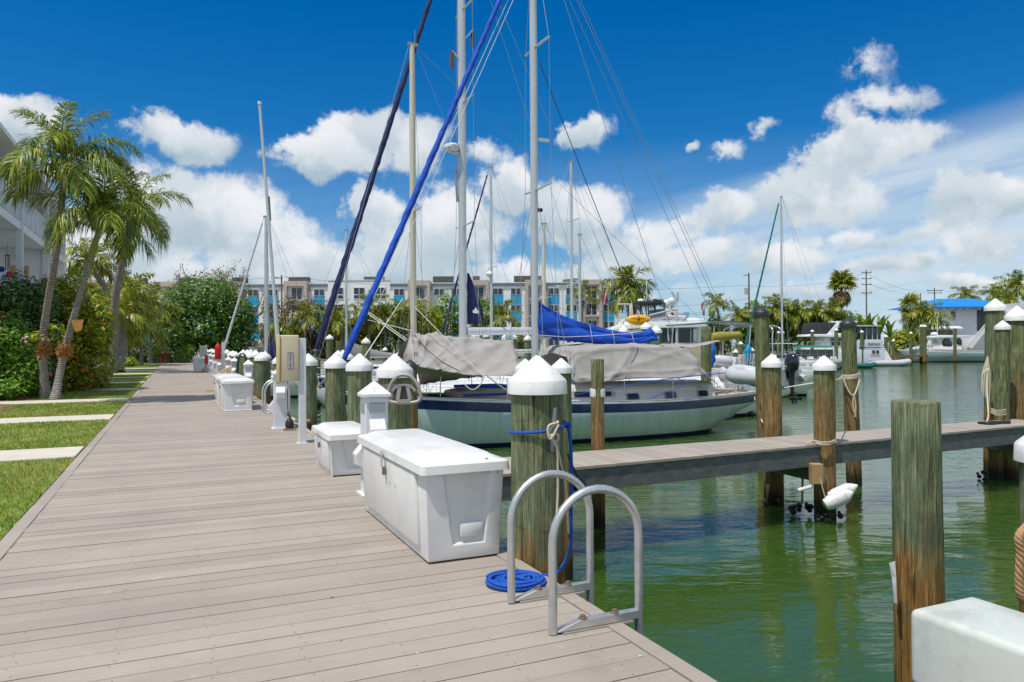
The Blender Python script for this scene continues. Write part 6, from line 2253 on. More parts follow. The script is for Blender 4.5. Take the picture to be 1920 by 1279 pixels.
def rig(t_, L, hf, mx, H, mr, mmat, spread=(.45, .72), bl=0, bz=1.0, cover=None, boom_m='mast', furl=None, fr=.10, head=1.0, stays=True, wire=.007, boomr=.07, lower=False, back=True):
    """mast top H above the water; furl: canvas of the rolled headsail"""
    half, sheer, bot = hf
    t = mx / L
    z0 = sheer(t) - .05
    m_ = MB().tube([(mx, 0, z0), (mx, 0, z0 + .5), (mx, 0, H * .8), (mx, 0, H)], [mr * 1.04, mr, mr, mr * .8], 12).build('mast', mmat, t_, smooth=50)
    MB().bx(mx - mr * 1.4, mx + mr * 1.8, -mr * .5, mr * .5, H - .02, H + .08).build('masthead', 'wire', m_)
    MB().tube([(mx + .1, 0, H), (mx + .1, 0, H + .55)], .012, 5).build('antenna', 'wire', m_)
    b = half(t) - .05
    cz = sheer(t)
    tips = []
    for s in spread:
        z = z0 + (H - z0) * s
        w = b * (.62 - .16 * s)
        for sd in (-1, 1):
            MB().bar((mx + .02, sd * mr * .6, z), (mx + .12, sd * w, z + .07), .085, .025).build('spreader', mmat, t_)
        tips.append((z + .07, w))
    if stays:
        for sd in (-1, 1):
            pts = [(mx + .05, sd * b, cz)] + [(mx + .12, sd * w, z) for z, w in tips] + [(mx, 0, H * head - .05)]
            MB().tube(pts, wire, 5).build('shroud', 'wire', t_)
            if spread:
                MB().tube([(mx - .45, sd * b, cz), (mx, sd * mr, tips[0][0] - .1)], wire, 5).build('shroud', 'wire', t_)
                MB().tube([(mx + .5, sd * b, cz), (mx, sd * mr, tips[0][0] - .1)], wire, 5).build('shroud', 'wire', t_)
        if back:
            MB().tube([(L - .05, 0, sheer(1)), (mx + mr, 0, H)], wire, 5).build('backstay', 'wire', t_)
        fs0, fs1 = Vector((.02, 0, sheer(0) + .05)), Vector((mx - mr, 0, H * head))
        MB().tube([fs0, fs1], wire * 1.2, 5).build('forestay', 'wire', t_)
        if furl:
            a, c = fs0.lerp(fs1, .05), fs0.lerp(fs1, .96)
            N = 150
            ax_ = (c - a).normalized()
            e1_ = ax_.cross(Vector((0, 1, 0))).normalized()
            e2_ = ax_.cross(e1_)
            rings = []
            for i in range(N + 1):
                s = i / N
                q = a.lerp(c, s)
                r_ = fr * (.6 + .45 * min(1, i / 9)) * (1 - .40 * s) * (1 + .05 * math.sin(i * .9) + .04 * math.sin(i * .37))
                tw = s * 95
                rings.append([q + (e1_ * math.cos(g_) + e2_ * math.sin(g_)) * r_ * (1 + .15 * max(0, math.cos(g_ - tw)) ** 3 - .16 * max(0, math.cos(g_ - tw - .9)) ** 8) for g_ in [2 * math.pi * j / 14 for j in range(14)]])
            f_ = MB().loft(rings).build('furled_sail', furl, t_, smooth=70)
            MB().tube([fs0.lerp(fs1, .02), fs0.lerp(fs1, .03)], fr * 1.1, 12).build('furler_drum', 'steel', t_)
    if bl:
        zb = z0 + bz
        MB().tube([(mx + mr, 0, zb), (mx + bl, 0, zb + .06)], boomr, 10).build('boom', boom_m, t_, smooth=50)
        MB().tube([(mx + bl, 0, zb + .1), (mx + mr, 0, H)], wire * .8, 4).build('topping_lift', 'wire', t_)
        MB().tube([(mx + bl * .8, 0, zb), (mx + bl * .82, 0, z0 + .2)], wire * 1.6, 5).build('mainsheet', 'wire_w', t_)
        if cover:
            rings = []
            for i in range(15):
                s = i / 14
                h = .95 * (1 - s) ** 1.9 + .26
                x = mx + mr + (bl - mr) * s
                w = .15 - .06 * s
                rings.append([Vector((x, w * math.cos(a) * (1 if math.sin(a) < .2 else .5), zb + .02 + h * .5 + h * .55 * math.sin(a))) for a in [2 * math.pi * k / 12 for k in range(12)]])
            MB().loft(rings).build('sail_cover', cover, t_, smooth=60)


def lifelines(t_, L, hf, n=7, t0=.06, t1=.95, h=.62, r=.012):
    half, sheer, bot = hf
    for sd in (-1, 1):
        tops = []
        for i in range(n):
            t = t0 + (t1 - t0) * i / (n - 1)
            p = Vector((t * L, sd * (half(t) - .06), sheer(t) - .02))
            MB().tube([p, p + Vector((0, 0, h))], r, 6).build('stanchion', 'steel', t_)
            tops.append(p + Vector((0, 0, h)))
        MB().tube(tops, .006, 4).build('lifeline', 'wire_w', t_)
        MB().tube([p - Vector((0, 0, h * .48)) for p in tops], .006, 4).build('lifeline', 'wire_w', t_)
    # pulpit
    a, b = Vector((t0 * L, -(half(t0) - .06), sheer(t0) + h)), Vector((t0 * L, half(t0) - .06, sheer(t0) + h))
    nose = Vector((-.1, 0, sheer(0) + h + .05))
    MB().tube(crv([a, (a + nose) / 2 + Vector((-.05, -.1, .02)), nose, (b + nose) / 2 + Vector((-.05, .1, .02)), b], 5), r * 1.2, 6).build('pulpit', 'steel', t_)
    MB().tube([nose, Vector((.05, 0, sheer(0)))], r, 6).build('pulpit', 'steel', t_)
    # pushpit
    a, b = Vector((t1 * L, -(half(t1) - .06), sheer(t1) + h)), Vector((t1 * L, half(t1) - .06, sheer(t1) + h))
    MB().tube(crv([a, Vector((L - .05, a.y * .9, a.z)), Vector((L - .05, b.y * .9, b.z)), b], 5), r * 1.2, 6).build('pushpit', 'steel', t_)


def portlight(t_, x0, x1, z0, z1, y0, y1, out=-.012, tilt=0.0):
    """rounded dark window set on a cabin side that runs from y0 at x0 to y1 at x1"""
    c = Vector(((x0 + x1) / 2, (y0 + y1) / 2, (z0 + z1) / 2))
    w, h = (x1 - x0) / 2, (z1 - z0) / 2
    s = (y1 - y0) / max(.01, x1 - x0)

    def shape(k, r):
        out_ = []
        for (sx, sz, a0) in ((1, 1, 0), (-1, 1, 90), (-1, -1, 180), (1, -1, 270)):
            for q in range(4):
                a = R(a0 + 30 * q)
                x = sx * (w * k - r) + r * math.cos(a)
                z = sz * (h * k - r) + r * math.sin(a)
                out_.append(c + Vector((x, s * x + tilt * z, z)))
        return out_
    r = min(w, h) * .45
    f = MB().prism(shape(1.0, r), (0, out, 0)).build('portlight', 'gel_grey', t_)
    MB().prism([p + Vector((0, out * 1.05, 0)) for p in shape(.82, r * .8)], (0, out * .5, 0)).build('pane', 'glass', f)


def cloth(rings, sub, amp, seed, m, name, parent, off, thick=.006, freq=3.2):
    """rings: rows of points joined into a sheet; subdivided, creased, given thickness"""
    n = len(rings[0])
    P = np.array([[tuple(Vector(p) - Vector(off)) for p in r] for r in rings])
    nr = len(rings)

    def up(A, axis, k):
        m_ = A.shape[axis]
        t = np.linspace(0, m_ - 1, (m_ - 1) * k + 1)
        i0 = np.minimum(np.floor(t).astype(int), m_ - 2)
        f = t - i0
        A0, A1 = np.take(A, i0, axis), np.take(A, i0 + 1, axis)
        sh = [1, 1, 1]
        sh[axis] = len(f)
        f = f.reshape(sh)
        return A0 * (1 - f) + A1 * f
    P = up(up(P, 0, sub), 1, sub)
    a, b, _ = P.shape
    rr = np.random.default_rng(seed)
    u_, v_ = np.meshgrid(np.linspace(0, 1, a), np.linspace(0, 1, b), indexing='ij')
    wob_ = np.zeros((a, b))
    for k in range(9):
        kx, ky, ph = rr.uniform(-1, 1) * freq * 6, rr.uniform(.4, 1.6) * freq, rr.uniform(0, 6.28)
        wob_ += (1 - np.abs(np.sin(kx * u_ * .7 + ky * v_ * 2.2 + ph + .6 * np.sin(5 * v_ + k)))) ** (6 if k % 2 else 2.5) * rr.uniform(.4, 1)
    du = np.gradient(P, axis=0)
    dv = np.gradient(P, axis=1)
    nn = np.cross(du, dv)
    nn /= (np.linalg.norm(nn, axis=2, keepdims=True) + 1e-9)
    P = P + nn * ((wob_ - wob_.mean()) * amp)[..., None]
    idx = np.arange(a * b).reshape(a, b)
    F = np.stack([idx[:-1, :-1], idx[1:, :-1], idx[1:, 1:], idx[:-1, 1:]], -1).reshape(-1, 4)
    me = np_mesh(name, P.reshape(-1, 3), F, m)
    me.polygons.foreach_set('use_smooth', [True] * len(me.polygons))
    o = put(name, me, parent)
    md = o.modifiers.new('cloth', 'SOLIDIFY')
    md.thickness = thick
    return o


def outboard(t_, loc, rz, s=1.0, cowl='gloss_black', name='outboard_motor', tilt=0):
    g = MB()
    rings = []
    for (z, a, b_, dx) in ((0, .13, .10, 0), (.05, .19, .145, 0), (.2, .215, .155, .01), (.34, .20, .145, .02), (.42, .15, .11, .02), (.445, .06, .05, .02)):
        rings.append([Vector((dx + a * math.cos(q), b_ * math.sin(q), z)) for q in [2 * math.pi * k / 16 for k in range(16)]])
    o = g.loft(rings).build(name, cowl, t_, smooth=50)
    o.location = loc
    o.rotation_euler = (0, tilt, rz)
    o.scale = (s, s, s)
    MB().tube([(0, 0, .02), (0, 0, -.25), (.02, 0, -.52)], [.085, .06, .045], 10).build('leg', 'black', o, smooth=50)
    MB().prism([(-.04, -.015, -.50), (.17, -.015, -.50), (.18, -.015, -.52), (-.04, -.015, -.53)], (0, .03, 0)).build('cavitation_plate', 'black', o)
    MB().tube([(-.12, 0, -.66), (-.05, 0, -.66), (.12, 0, -.66), (.18, 0, -.66)], [.01, .05, .045, .03], 10).build('gearcase', 'black', o, smooth=50)
    MB().prism([(-.04, -.012, -.5), (.06, -.012, -.5), (.04, -.012, -.66), (-.05, -.012, -.66)], (0, .024, 0)).build('strut', 'black', o)
    MB().prism([(-.03, -.01, -.68), (.05, -.01, -.68), (.03, -.01, -.82)], (0, .02, 0)).build('skeg', 'black', o)
    g = MB()
    for k in range(3):
        a = k * 2.094
        u_ = Vector((0, math.cos(a), math.sin(a)))
        v_ = Vector((.5, -math.sin(a), math.cos(a))).normalized()
        c = Vector((.2, 0, -.66))
        g.prism([c + u_ * .02 - v_ * .02, c + u_ * .12 - v_ * .06, c + u_ * .14 + v_ * .02, c + u_ * .05 + v_ * .05], (.008, 0, 0))
    g.build('propeller', 'black', o)
    MB().bx(-.20, -.10, -.07, .07, -.18, .02).build('clamp', 'black', o)
    # pale flash on the cowl
    MB().tube([(.217 * math.cos(q) + .01, .157 * math.sin(q), .1 + .02 * math.sin(3 * q)) for q in [R(-150) + R(60) * k / 5 for k in range(6)]], .008, 5).build('stripe', 'plastic', o)
    return o


def rib(label, loc, rz, L, W_, tr, m='hypalon', group=None, motor=None, floor='gel_grey', name='dinghy'):
    t_ = thing(name, label, 'dinghy', loc, rz, group)
    h = W_ / 2 - tr
    path = [(L, -h, tr), (L * .6, -h, tr), (L * .3, -h * .98, tr), (L * .12, -h * .7, tr * 1.25), (L * .03, -h * .3, tr * 1.5), (L * .02, 0, tr * 1.55)]
    path = path + [(x, -y, z) for (x, y, z) in reversed(path[:-1])]
    P = crv(path, 6)
    rs = [tr * (min(1, .35 + .65 * min(i, len(P) - 1 - i) / 4)) for i in range(len(P))]
    MB().tube(P, rs, 12).build('tube', m, t_, smooth=60)
    MB().loft([[Vector((x, y * h, z)) for (y, z) in ((-1, tr * .9), (-.6, tr * .2 + zz), (0, -tr * .5 + zz), (.6, tr * .2 + zz), (1, tr * .9), (0, tr * .8))] for (x, zz) in ((L * .08, .2), (L * .3, .02), (L * .92, 0))]).build('hull', floor, t_, smooth=30)
    MB().bx(L * .9, L * .93, -h, h, 0, tr * 2.1).build('transom', floor, t_)
    MB().bx(L * .5, L * .6, -h, h, tr * 1.3, tr * 1.5).build('seat', floor, t_)
    if motor:
        outboard(t_, (L * .97, 0, tr * 1.9), 0, motor)
    return t_


NAVYHULL = ('navy', 'navy', 'navy', 'navy')

# ------------------------------------------------------------------ the pale green sailboat in the slip behind the pier
YB = 20.15
x_stern = PY(1421, 741, YB - .55).x
x_bow = 3.75
L1 = x_stern - x_bow
hf1 = hullf(L1, 3.55, 1.62, 1.20, 1.24, .42, .12, .80, .50)
b1 = thing('sailboat', 'pale green sailboat with grey awnings and a bright blue sail cover behind the finger pier', 'sailboat', (x_bow, YB, WATER))
O1 = Vector((x_bow, YB, WATER))
make_hull(b1, L1, hf1, ('seafoam', 'navy', 'navy', mat('dark_antifouling', (.006, .02, .035), .7)), .26, .12)
make_deck(b1, L1, hf1, 'tan_deck')
for sd in (-1, 1):
    MB().tube([(t * L1, sd * (hf1[0](t) - .02), hf1[1](t) + .015) for t in [.01 + .98 * k / 16 for k in range(17)]], .022, 6).build('toe_rail', 'steel', b1, smooth=60)
half1, sheer1, _ = hf1


def l1(px, py, Y):
    p = PY(px, py, Y) - O1
    return p


yc = 18.98
# coachroof: front part tan, after part white
xa, xb_ = l1(868, 720, yc).x, l1(1345, 720, yc).x
trunk(b1, xa, l1(985, 720, yc).x, .75, 1.05, .30, .40, sheer1(.3) - .04, sheer1(.42) - .04, 'tan_deck', 'foredeck_cabin')
trunk(b1, l1(985, 720, yc).x + .02, xb_, 1.12, 1.10, .52, .50, sheer1(.5) - .05, sheer1(.85) - .05, mat('cream_cabin_side', (.80, .76, .72), .4, var=.04), 'cabin')
MB().bx(xa + .1, l1(985, 720, yc).x, -.9, -.86, sheer1(.35) + .16, sheer1(.35) + .22).build('grab_rail', 'blue_canvas', b1)
yw = -1.135
for (a, b, z0, z1) in ((1070, 1156, 732, 746.5), (1176, 1201, 737, 750), (1248, 1271, 733.5, 748), (1310, 1330, 731, 744)):
    A, B_ = l1(a, z1, YB + yw), l1(b, z0, YB + yw)
    zc = sheer1((A.x + B_.x) / 2 / L1) - .05
    k_ = .36
    portlight(b1, A.x, B_.x, A.z, B_.z, yw + k_ * ((A.z + B_.z) / 2 - zc), yw + .004 + k_ * ((A.z + B_.z) / 2 - zc), -.016, k_)
lifelines(b1, L1, hf1, 8, .07, .95, .64)
mx1 = l1(1003, 640, YB).x
rig(b1, L1, hf1, mx1, 15.6, .115, 'mast', (.44, .74), 0, furl='blue_canvas', fr=.098, head=.985, wire=.0075)
MB().bx(mx1 + .1, mx1 + .5, -.06, .06, 9.05, 9.13).build('radar_bracket', 'mast', b1)
MB().tube([(mx1 + .1, 0, 6.95), (mx1 + .26, 0, 6.95)], .06, 8).build('steaming_light', 'black', b1)
zbm = l1(1006, 632, YB).z
xe = l1(1231, 640, YB).x
MB().tube([(mx1 + .1, 0, zbm), (xe + .05, 0, l1(1231, 634, YB).z)], .06, 10).build('boom', 'mast', b1, smooth=50)
topp = [(1003.5, 561), (1015, 569), (1028, 578), (1042, 586), (1056, 592.5), (1084, 603.5), (1117, 613), (1148, 621), (1180, 625), (1204, 622), (1220, 615), (1230, 628)]
botp = [(1004, 627), (1015, 630.5), (1028, 634), (1042, 637), (1056, 639), (1084, 642), (1117, 644), (1148, 645.5), (1180, 645.5), (1204, 643), (1220, 641), (1230, 638)]
rngs = []
for k, ((ax, ay), (bx_, by)) in enumerate(zip(topp, botp)):
    T, Bq = l1(ax, ay, YB), l1(bx_, by, YB)
    w = .16 if k else .12
    row = []
    for q in range(13):
        a = math.pi / 2 + 2 * math.pi * q / 12
        f = .5 + .5 * math.sin(a)
        row.append(Vector((T.x * f + Bq.x * (1 - f), math.cos(a) * w * (1.15 - .75 * f), T.z * f + Bq.z * (1 - f))))
    rngs.append(row)
cloth(rngs, 4, .045, 5, 'blue_canvas', 'sail_cover', b1, (0, 0, 0), .004, 3.4)
for (px, py0, py1) in ((1106, 610, 645), (1148, 621, 646), (1184, 624, 646)):
    MB().tube([l1(px, py0 - 1, YB - .13), l1(px + 3, (py0 + py1) / 2, YB - .2), l1(px + 5, py1, YB - .13)], .010, 5).build('tie', 'wire_w', b1)
MB().tube([l1(1004, 628, YB - .16), l1(1060, 632, YB - .22), l1(1110, 630, YB - .21), l1(1180, 625, YB - .2), l1(1205, 621, YB - .15)], .010, 5).build('tie', 'wire_w', b1)
# fore awning, a tent over a ridge line
near, far_ = YB - 1.55, YB + 1.55
ridge = [(772, 622), (800, 626), (850, 631), (905, 636), (963, 637)]
lower = [(779, 687), (805, 691), (838, 698), (890, 705), (982, 704)]
rows = []
for (rx, ry), (lx_, ly_) in zip(ridge, lower):
    T = l1(rx, ry, YB)
    E = l1(lx_, ly_, near)
    F_ = Vector((E.x, far_ - YB, E.z - .12))
    mid_ = T.lerp(E, .5) - Vector((0, 0, .07))
    midf = T.lerp(F_, .5) - Vector((0, 0, .07))
    rows.append([E, mid_, T, midf, F_])
cloth(rows, 12, .07, 3, 'grey_canvas', 'awning', b1, (0, 0, 0), .005, 2.6)
T, E = l1(772, 622, YB), l1(779, 687, near)
cloth([[T, T, T], [T.lerp(E, .5), l1(762, 660, YB - .6), l1(757, 665, YB)], [E, l1(764, 690, YB - .7), l1(752, 694, YB)]], 5, .02, 8, 'grey_canvas', 'awning_end', b1, (0, 0, 0), .005)
cloth([[E, E.lerp(l1(890, 705, near), .5), l1(890, 705, near)], [l1(784, 705, YB - .4), l1(820, 712, YB - .5), l1(892, 706, YB - .8)], [l1(789, 722, YB + .2), l1(830, 714, YB), l1(892, 706, YB - .3)]], 5, .03, 9, 'grey_canvas', 'awning_flap', b1, (0, 0, 0), .005)
MB().tube([l1(776, 626, YB - .05), l1(800, 655, YB - .7), l1(830, 680, near - .02), l1(862, 696, near - .05)], .012, 5).build('awning_rope', 'black', b1)
MB().tube([l1(777, 575, YB), l1(905, 705, near - .05)], .012, 5).build('awning_rope', 'wire_w', b1)
# cockpit cover
prof = [(1062, 668, 1074, 716), (1080, 653, 1085, 719), (1140, 650.5, 1130, 716), (1195, 649, 1170, 711), (1250, 651, 1245, 709), (1294, 655, 1320, 704)]
rows = []
yn, yt = YB - 1.5, YB - .95
for (tx, ty, bx_, by) in prof:
    T, E = l1(tx, ty, yt), l1(bx_, by, yn)
    rid = Vector((T.x, 0, T.z + .10))
    rows.append([E, E.lerp(T, .5) + Vector((0, -.03, .0)), T, rid, Vector((T.x, .95, T.z)), Vector((E.x, 1.62, E.z))])
cloth(rows, 12, .055, 14, 'grey_canvas', 'cockpit_cover', b1, (0, 0, 0), .005, 2.4)
T = l1(1294, 655, yt)
cloth([[l1(1240, 650, yt - .02), l1(1236, 646, YB)], [l1(1296, 652, yt - .02), l1(1300, 646, YB)], [l1(1351, 640, yt + .35), l1(1346, 638, YB + .2)]], 6, .03, 4, 'grey_canvas', 'cover_flap', b1, (0, 0, 0), .005)
cloth([[T, l1(1320, 704, yn)], [T + Vector((.25, .5, -.1)), l1(1338, 715, yn + .5)], [T + Vector((.3, .95, -.05)), l1(1346, 722, YB)]], 6, .03, 6, 'grey_canvas', 'cover_flap', b1, (0, 0, 0), .005)
MB().tube([l1(1195, 650, yt - .05), l1(1170, 711, yn - .03)], .012, 6).build('cover_seam', 'grey_canvas', b1)
MB().tube([l1(1076, 740, YB - 1.7), l1(1150, 727, YB - 1.75), l1(1240, 712, YB - 1.75), l1(1330, 702, YB - 1.6), l1(1400, 695, YB - 1.4)], .014, 5).build('blue_line', 'rope_blue', b1)
MB().tube(crv([l1(1218, 748, YB - 1.5), l1(1250, 735, YB - 1.5), l1(1275, 727, YB - 1.45), l1(1281, 716, YB - 1.45), l1(1270, 709, YB - 1.4)], 5), .014, 5).build('blue_line', 'rope_blue', b1)
# stern clutter: furled pole, rope coils, winches, ladder
MB().tube([l1(1308, 726, YB - 1.0), l1(1345, 730, YB - .9), l1(1400, 732, YB - .7)], .05, 8).build('spar', mat('pale_spar', (.55, .5, .42), .6), b1)
gg = MB()
for k in range(9):
    c = l1(1382 + random.uniform(-8, 8), 700 + random.uniform(-12, 16), YB - .9 + random.uniform(-.15, .15))
    w, h = random.uniform(.10, .16), random.uniform(.28, .45)
    gg.tube([c + Vector((w * math.cos(a), .03 * math.sin(a + k), h * math.sin(a))) for a in [2 * math.pi * j / 14 for j in range(15)]], .016, 5)
gg.build('rope_coil', 'wire_w', b1, smooth=60)
gg = MB()
for k in range(26):
    p = l1(random.uniform(1355, 1420), random.uniform(722, 738), YB + random.uniform(-1.0, .7))
    if k % 2:
        gg.ball(p, random.uniform(.03, .07), 6, 4)
    else:
        gg.tube([p, p + Vector((random.uniform(-.15, .15), random.uniform(-.1, .1), random.uniform(.05, .35)))], .016, 5)
gg.build('deck_gear', 'steel', b1)
gg = MB()
for k in range(4):
    x = l1(1398 + 5 * k, 690, YB - .8)
    gg.tube([x + Vector((0, 0, -.45)), x + Vector((.1, 0, .5))], .022, 6)
    gg.bx(x.x - .02, x.x + .2, x.y - .02, x.y + .02, x.z - .2 + .18 * k, x.z - .17 + .18 * k)
gg.build('stern_ladder', 'steel', b1)
for sy in (-.8, .8):
    q = Vector((L1 - .5, sy, sheer1(.96) + .3))
    MB().ball(q + Vector((.15, 0, .25)), .28, 8, 6, 0, (.4, .8, 1)).build('horseshoe_buoy', 'hypalon', b1, smooth=60)
outb = MB().ball(l1(1409, 776, YB - .1), .13, 10, 6, 0, (1.3, .8, .8)).build('exhaust_fitting', 'black', b1, smooth=60)
# foredeck: anchor line, hatch, blue box
MB().bx(2.6, 3.2, -.3, .3, sheer1(.2) - .02, sheer1(.2) + .10).build('hatch', 'glass', b1, bevel=.02)
MB().bx(xa + .3, xa + 1.7, -.4, .4, sheer1(.35) + .32, sheer1(.35) + .42).build('hatch_cover', 'blue_canvas', b1)
MB().tube(crv([l1(870, 720, near), l1(885, 731, near - .1), l1(900, 722, near), l1(908, 705, near), l1(915, 706, near), l1(935, 722, near), l1(955, 735, near)], 6), .016, 6).build('loose_line', 'rope', b1)
for (ax_, ay_, bx2, by2, m_, r_) in ((1092, -190 + 100, 700, 560, 'wire_w', .009), (1056, -190 + 0, 706, 575, 'wire_w', .009), (996, -190, 1262, 628, 'wire', .009), (995, -190, 1368, 625, 'wire', .009), (1000, -190, 1345, 560, 'wire', .007), (1012, 118, 1200, 600, 'black', .013)):
    if m_ == 'wire_w':
        ax_, ay_ = 1000, -105 if bx2 == 700 else -85
    MB().tube([l1(ax_, ay_, YB + .03), l1(bx2, by2, YB - .2)], r_, 5).build('halyard' if m_ == 'wire_w' else 'stay', m_, b1)
# mooring lines
line_thing('mooring_line', sag(PY(1414, 742, YB - .6), D(1436, 800, 13.9), .15), .014, 'wire_w', 'white mooring line from the pale green sailboat stern down to the pier end pile', 'rope')
line_thing('mooring_line', sag(PY(1420, 738, YB - .4), D(1455, 730, 13.4), .05) + sag(D(1457, 730, 13.25), D(1454, 818, 13.25), 0.0, 4), .02, 'wire_w', 'white pipe like line on the pile at the stern of the pale green sailboat', 'rope')
line_thing('mooring_line', sag(Vector((x_bow + .5, YB, WATER + 1.6)), Vector((2.5, 17.2, 1.0)), .12), .013, 'wire_w', 'white bow line of the pale green sailboat', 'rope')
# boom like crossing lines of the bow
for (a, b, lab) in (((663, 565, 27), (768, 640, 24), 'upper white line slanting from the navy sail boat to the grey awning'), ((690, 600, 27), (775, 621, 22), 'white line running level to the cream mast above the awning'), ((755, 560, 25), (684, 668, 15), 'white line slanting down left across the bright blue furled sail'), ((660, 567, 27), (766, 643, 23), 'lower white line slanting to the grey awning')):
    line_thing('rigging_line', [D(*a), D(*b)], .012, 'wire_w', lab, 'rope', 'slanting white lines beside the cream mast')

# ------------------------------------------------------------------ sailboat with the cream mast, arch and dinghy, next slip
YC = 24.3
mxw = PY(775, 620, YC).x
xs = PY(1440, 740, YC).x
b5 = thing('sailboat', 'white cruising sailboat with a cream mast, stern arch and solar panels in the next slip', 'sailboat', (3.9, YC, WATER))
L5 = xs - 3.9
hf5 = hullf(L5, 3.9, 1.5, 1.15, 1.2, .75, .10, .92, .7)
make_hull(b5, L5, hf5, ('gel', 'gel', 'navy', 'navy'), .2, .12)
make_deck(b5, L5, hf5, 'gel')
trunk(b5, 3.2, L5 - 3.4, .85, 1.3, .4, .5, hf5[1](.3) - .05, hf5[1](.7) - .05, 'gel')
for k in range(4):
    portlight(b5, 5 + 1.5 * k, 5.9 + 1.5 * k, hf5[1](.5) + .12, hf5[1](.5) + .32, -1.06 - .05 * k, -1.1 - .05 * k)
H5 = D(775, 84, PY(775, 84, YC).dot(CV)).z - WATER
rig(b5, L5, hf5, mxw - 3.9, H5, .105, 'mast_cream', (.52,), 4.6, 1.3, cover=None, furl=None)
lifelines(b5, L5, hf5, 8)
O5 = Vector((3.9, YC, WATER))
# navy dodger
dg = []
for i in range(5):
    s = i / 4
    x = PY(1028 + 40 * s, 650, YC).x - 3.9
    h = [.1, .55, .8, .85, .8][i]
    dg.append([Vector((x, 1.3 * math.cos(a), hf5[1](.6) + .42 + h * math.sin(a) ** .6)) for a in [math.pi * k / 8 for k in range(9)]])
MB().loft(dg, False, 0, False).build('spray_hood', 'navy_canvas', b5, smooth=60)
# arch and panels
xa5 = L5 - .9
zr5 = PY(1400, 612, YC).z - WATER
for sy in (-1.45, 1.45):
    for dx in (-.25, .25):
        MB().tube(crv([(xa5 + dx, sy, hf5[1](.95)), (xa5 + dx, sy * 1.02, zr5 - .6), (xa5 + dx * .8, sy * .9, zr5 - .05), (xa5 + dx * .8, 0, zr5)], 5), .028, 8).build('arch_tube', 'steel', b5, smooth=60)
p0, p1 = PY(1304, 611, YC - 1.2).x - 3.9, PY(1464, 614, YC - 1.2).x - 3.9
for k in range(2):
    a, b = p0 + (p1 - p0) * k / 2 + .03, p0 + (p1 - p0) * (k + 1) / 2 - .03
    sl = MB()
    c = Vector(((a + b) / 2, 0, zr5 + .1))
    an = R(-4 if k == 0 else 4)
    sl.obox(c, Vector((math.cos(an), 0, -math.sin(an))), Vector((0, 1, 0)), Vector((math.sin(an), 0, math.cos(an))), (b - a) / 2, .75, .025)
    sl.build('solar_panel', mat('solar_panel_grey', (.10, .105, .12), .25), b5)
    for sy in (-1.1, 1.1):
        MB().bar((c.x - (b - a) * .3, sy, hf5[1](.9) + .2), (c.x - (b - a) * .2, sy, zr5 + .02), .035).build('panel_post', 'steel', b5)
# folded olive bimini below the panels
bi = []
for i in range(7):
    s = i / 6
    x = PY(1332 + 52 * s, 630, YC - 1).x - 3.9
    z = PY(1332, 634 - 6 * s, YC - 1).z - WATER
    bi.append([Vector((x, -1.0 + .18 * math.cos(a), z + .18 * math.sin(a) * (1 + .2 * math.sin(5 * s)))) for a in [2 * math.pi * k / 10 for k in range(10)]])
MB().loft(bi).build('folded_canvas', 'olive', b5, smooth=60)
for (px, py0, py1, m) in ((1334, 645, 690, 'rope_blue'), (1401, 645, 690, 'kayak_blue')):
    c0, c1 = PY(px + 2, py0, YC - 1.6) - O5, PY(px, py1, YC - 1.6) - O5
    rr_ = [.05, .12, .15, .11, .13, .08, .05]
    MB().tube([c0.lerp(c1, i / 6) + Vector((.03 * math.sin(i * 2), 0, 0)) for i in range(7)], rr_, 8).build('rolled_cover', m, b5, smooth=60)
MB().bx(*(lambda a, b: (a.x, b.x, -1.62, -1.5, b.z, a.z))(PY(1383, 665, YC - 1.5) - O5, PY(1421, 690, YC - 1.5) - O5)).build('fuel_locker', 'hypalon', b5, bevel=.03)
# white inflatable lashed on deck, and the one on davits
rib('white inflatable boat lying on the stern of the boat with the solar panels', (PY(1340, 680, YC - .9).x, YC - .9, PY(1340, 690, YC - .9).z), R(8), 2.6, 1.5, .21)
pd = D(1478, 716, 21.0)
dn = rib('grey inflatable dinghy hoisted at the stern with a black outboard motor over the water', (pd.x + .25, pd.y + 2.35, pd.z - .12), R(-90 - 8), 2.5, 1.55, .22)
outboard(dn, (2.46, .12, .42), 0, 1.15)
line_thing('mooring_line', [D(1470, 727, 20.6), D(1530, 717, 20.6), D(1560, 712, 14.8)], .014, 'wire_w', 'taut white line below the black outboard motor', 'rope')

# ------------------------------------------------------------------ big sailboat with the thick grey mast and navy furled sail
YD = 28.6
xm = PY(868, 630, YD).x
b2 = thing('sailboat', 'large sailboat with a thick grey mast, radar dome and navy furled sail', 'sailboat', (4.5, YD, WATER))
L2 = 15.6
hf2 = hullf(L2, 4.3, 1.75, 1.35, 1.4, .75, .10, .92, .6)
make_hull(b2, L2, hf2, ('navy', 'navy', 'gel', 'navy'), .2, .14)
make_deck(b2, L2, hf2, 'gel')
trunk(b2, 3.6, 11.5, .9, 1.45, .4, .5, hf2[1](.3) - .05, hf2[1](.7) - .05, 'gel')
zb2 = PY(950, 620, YD).z - WATER - hf2[1](.42)
rig(b2, L2, hf2, xm - 4.5, 20.5, .165, 'mast', (.335, .60, .80), 6.3, zb2, furl='navy_canvas', fr=.125, boomr=.17, wire=.009)
lifelines(b2, L2, hf2, 9)
O2_ = Vector((4.5, YD, WATER))
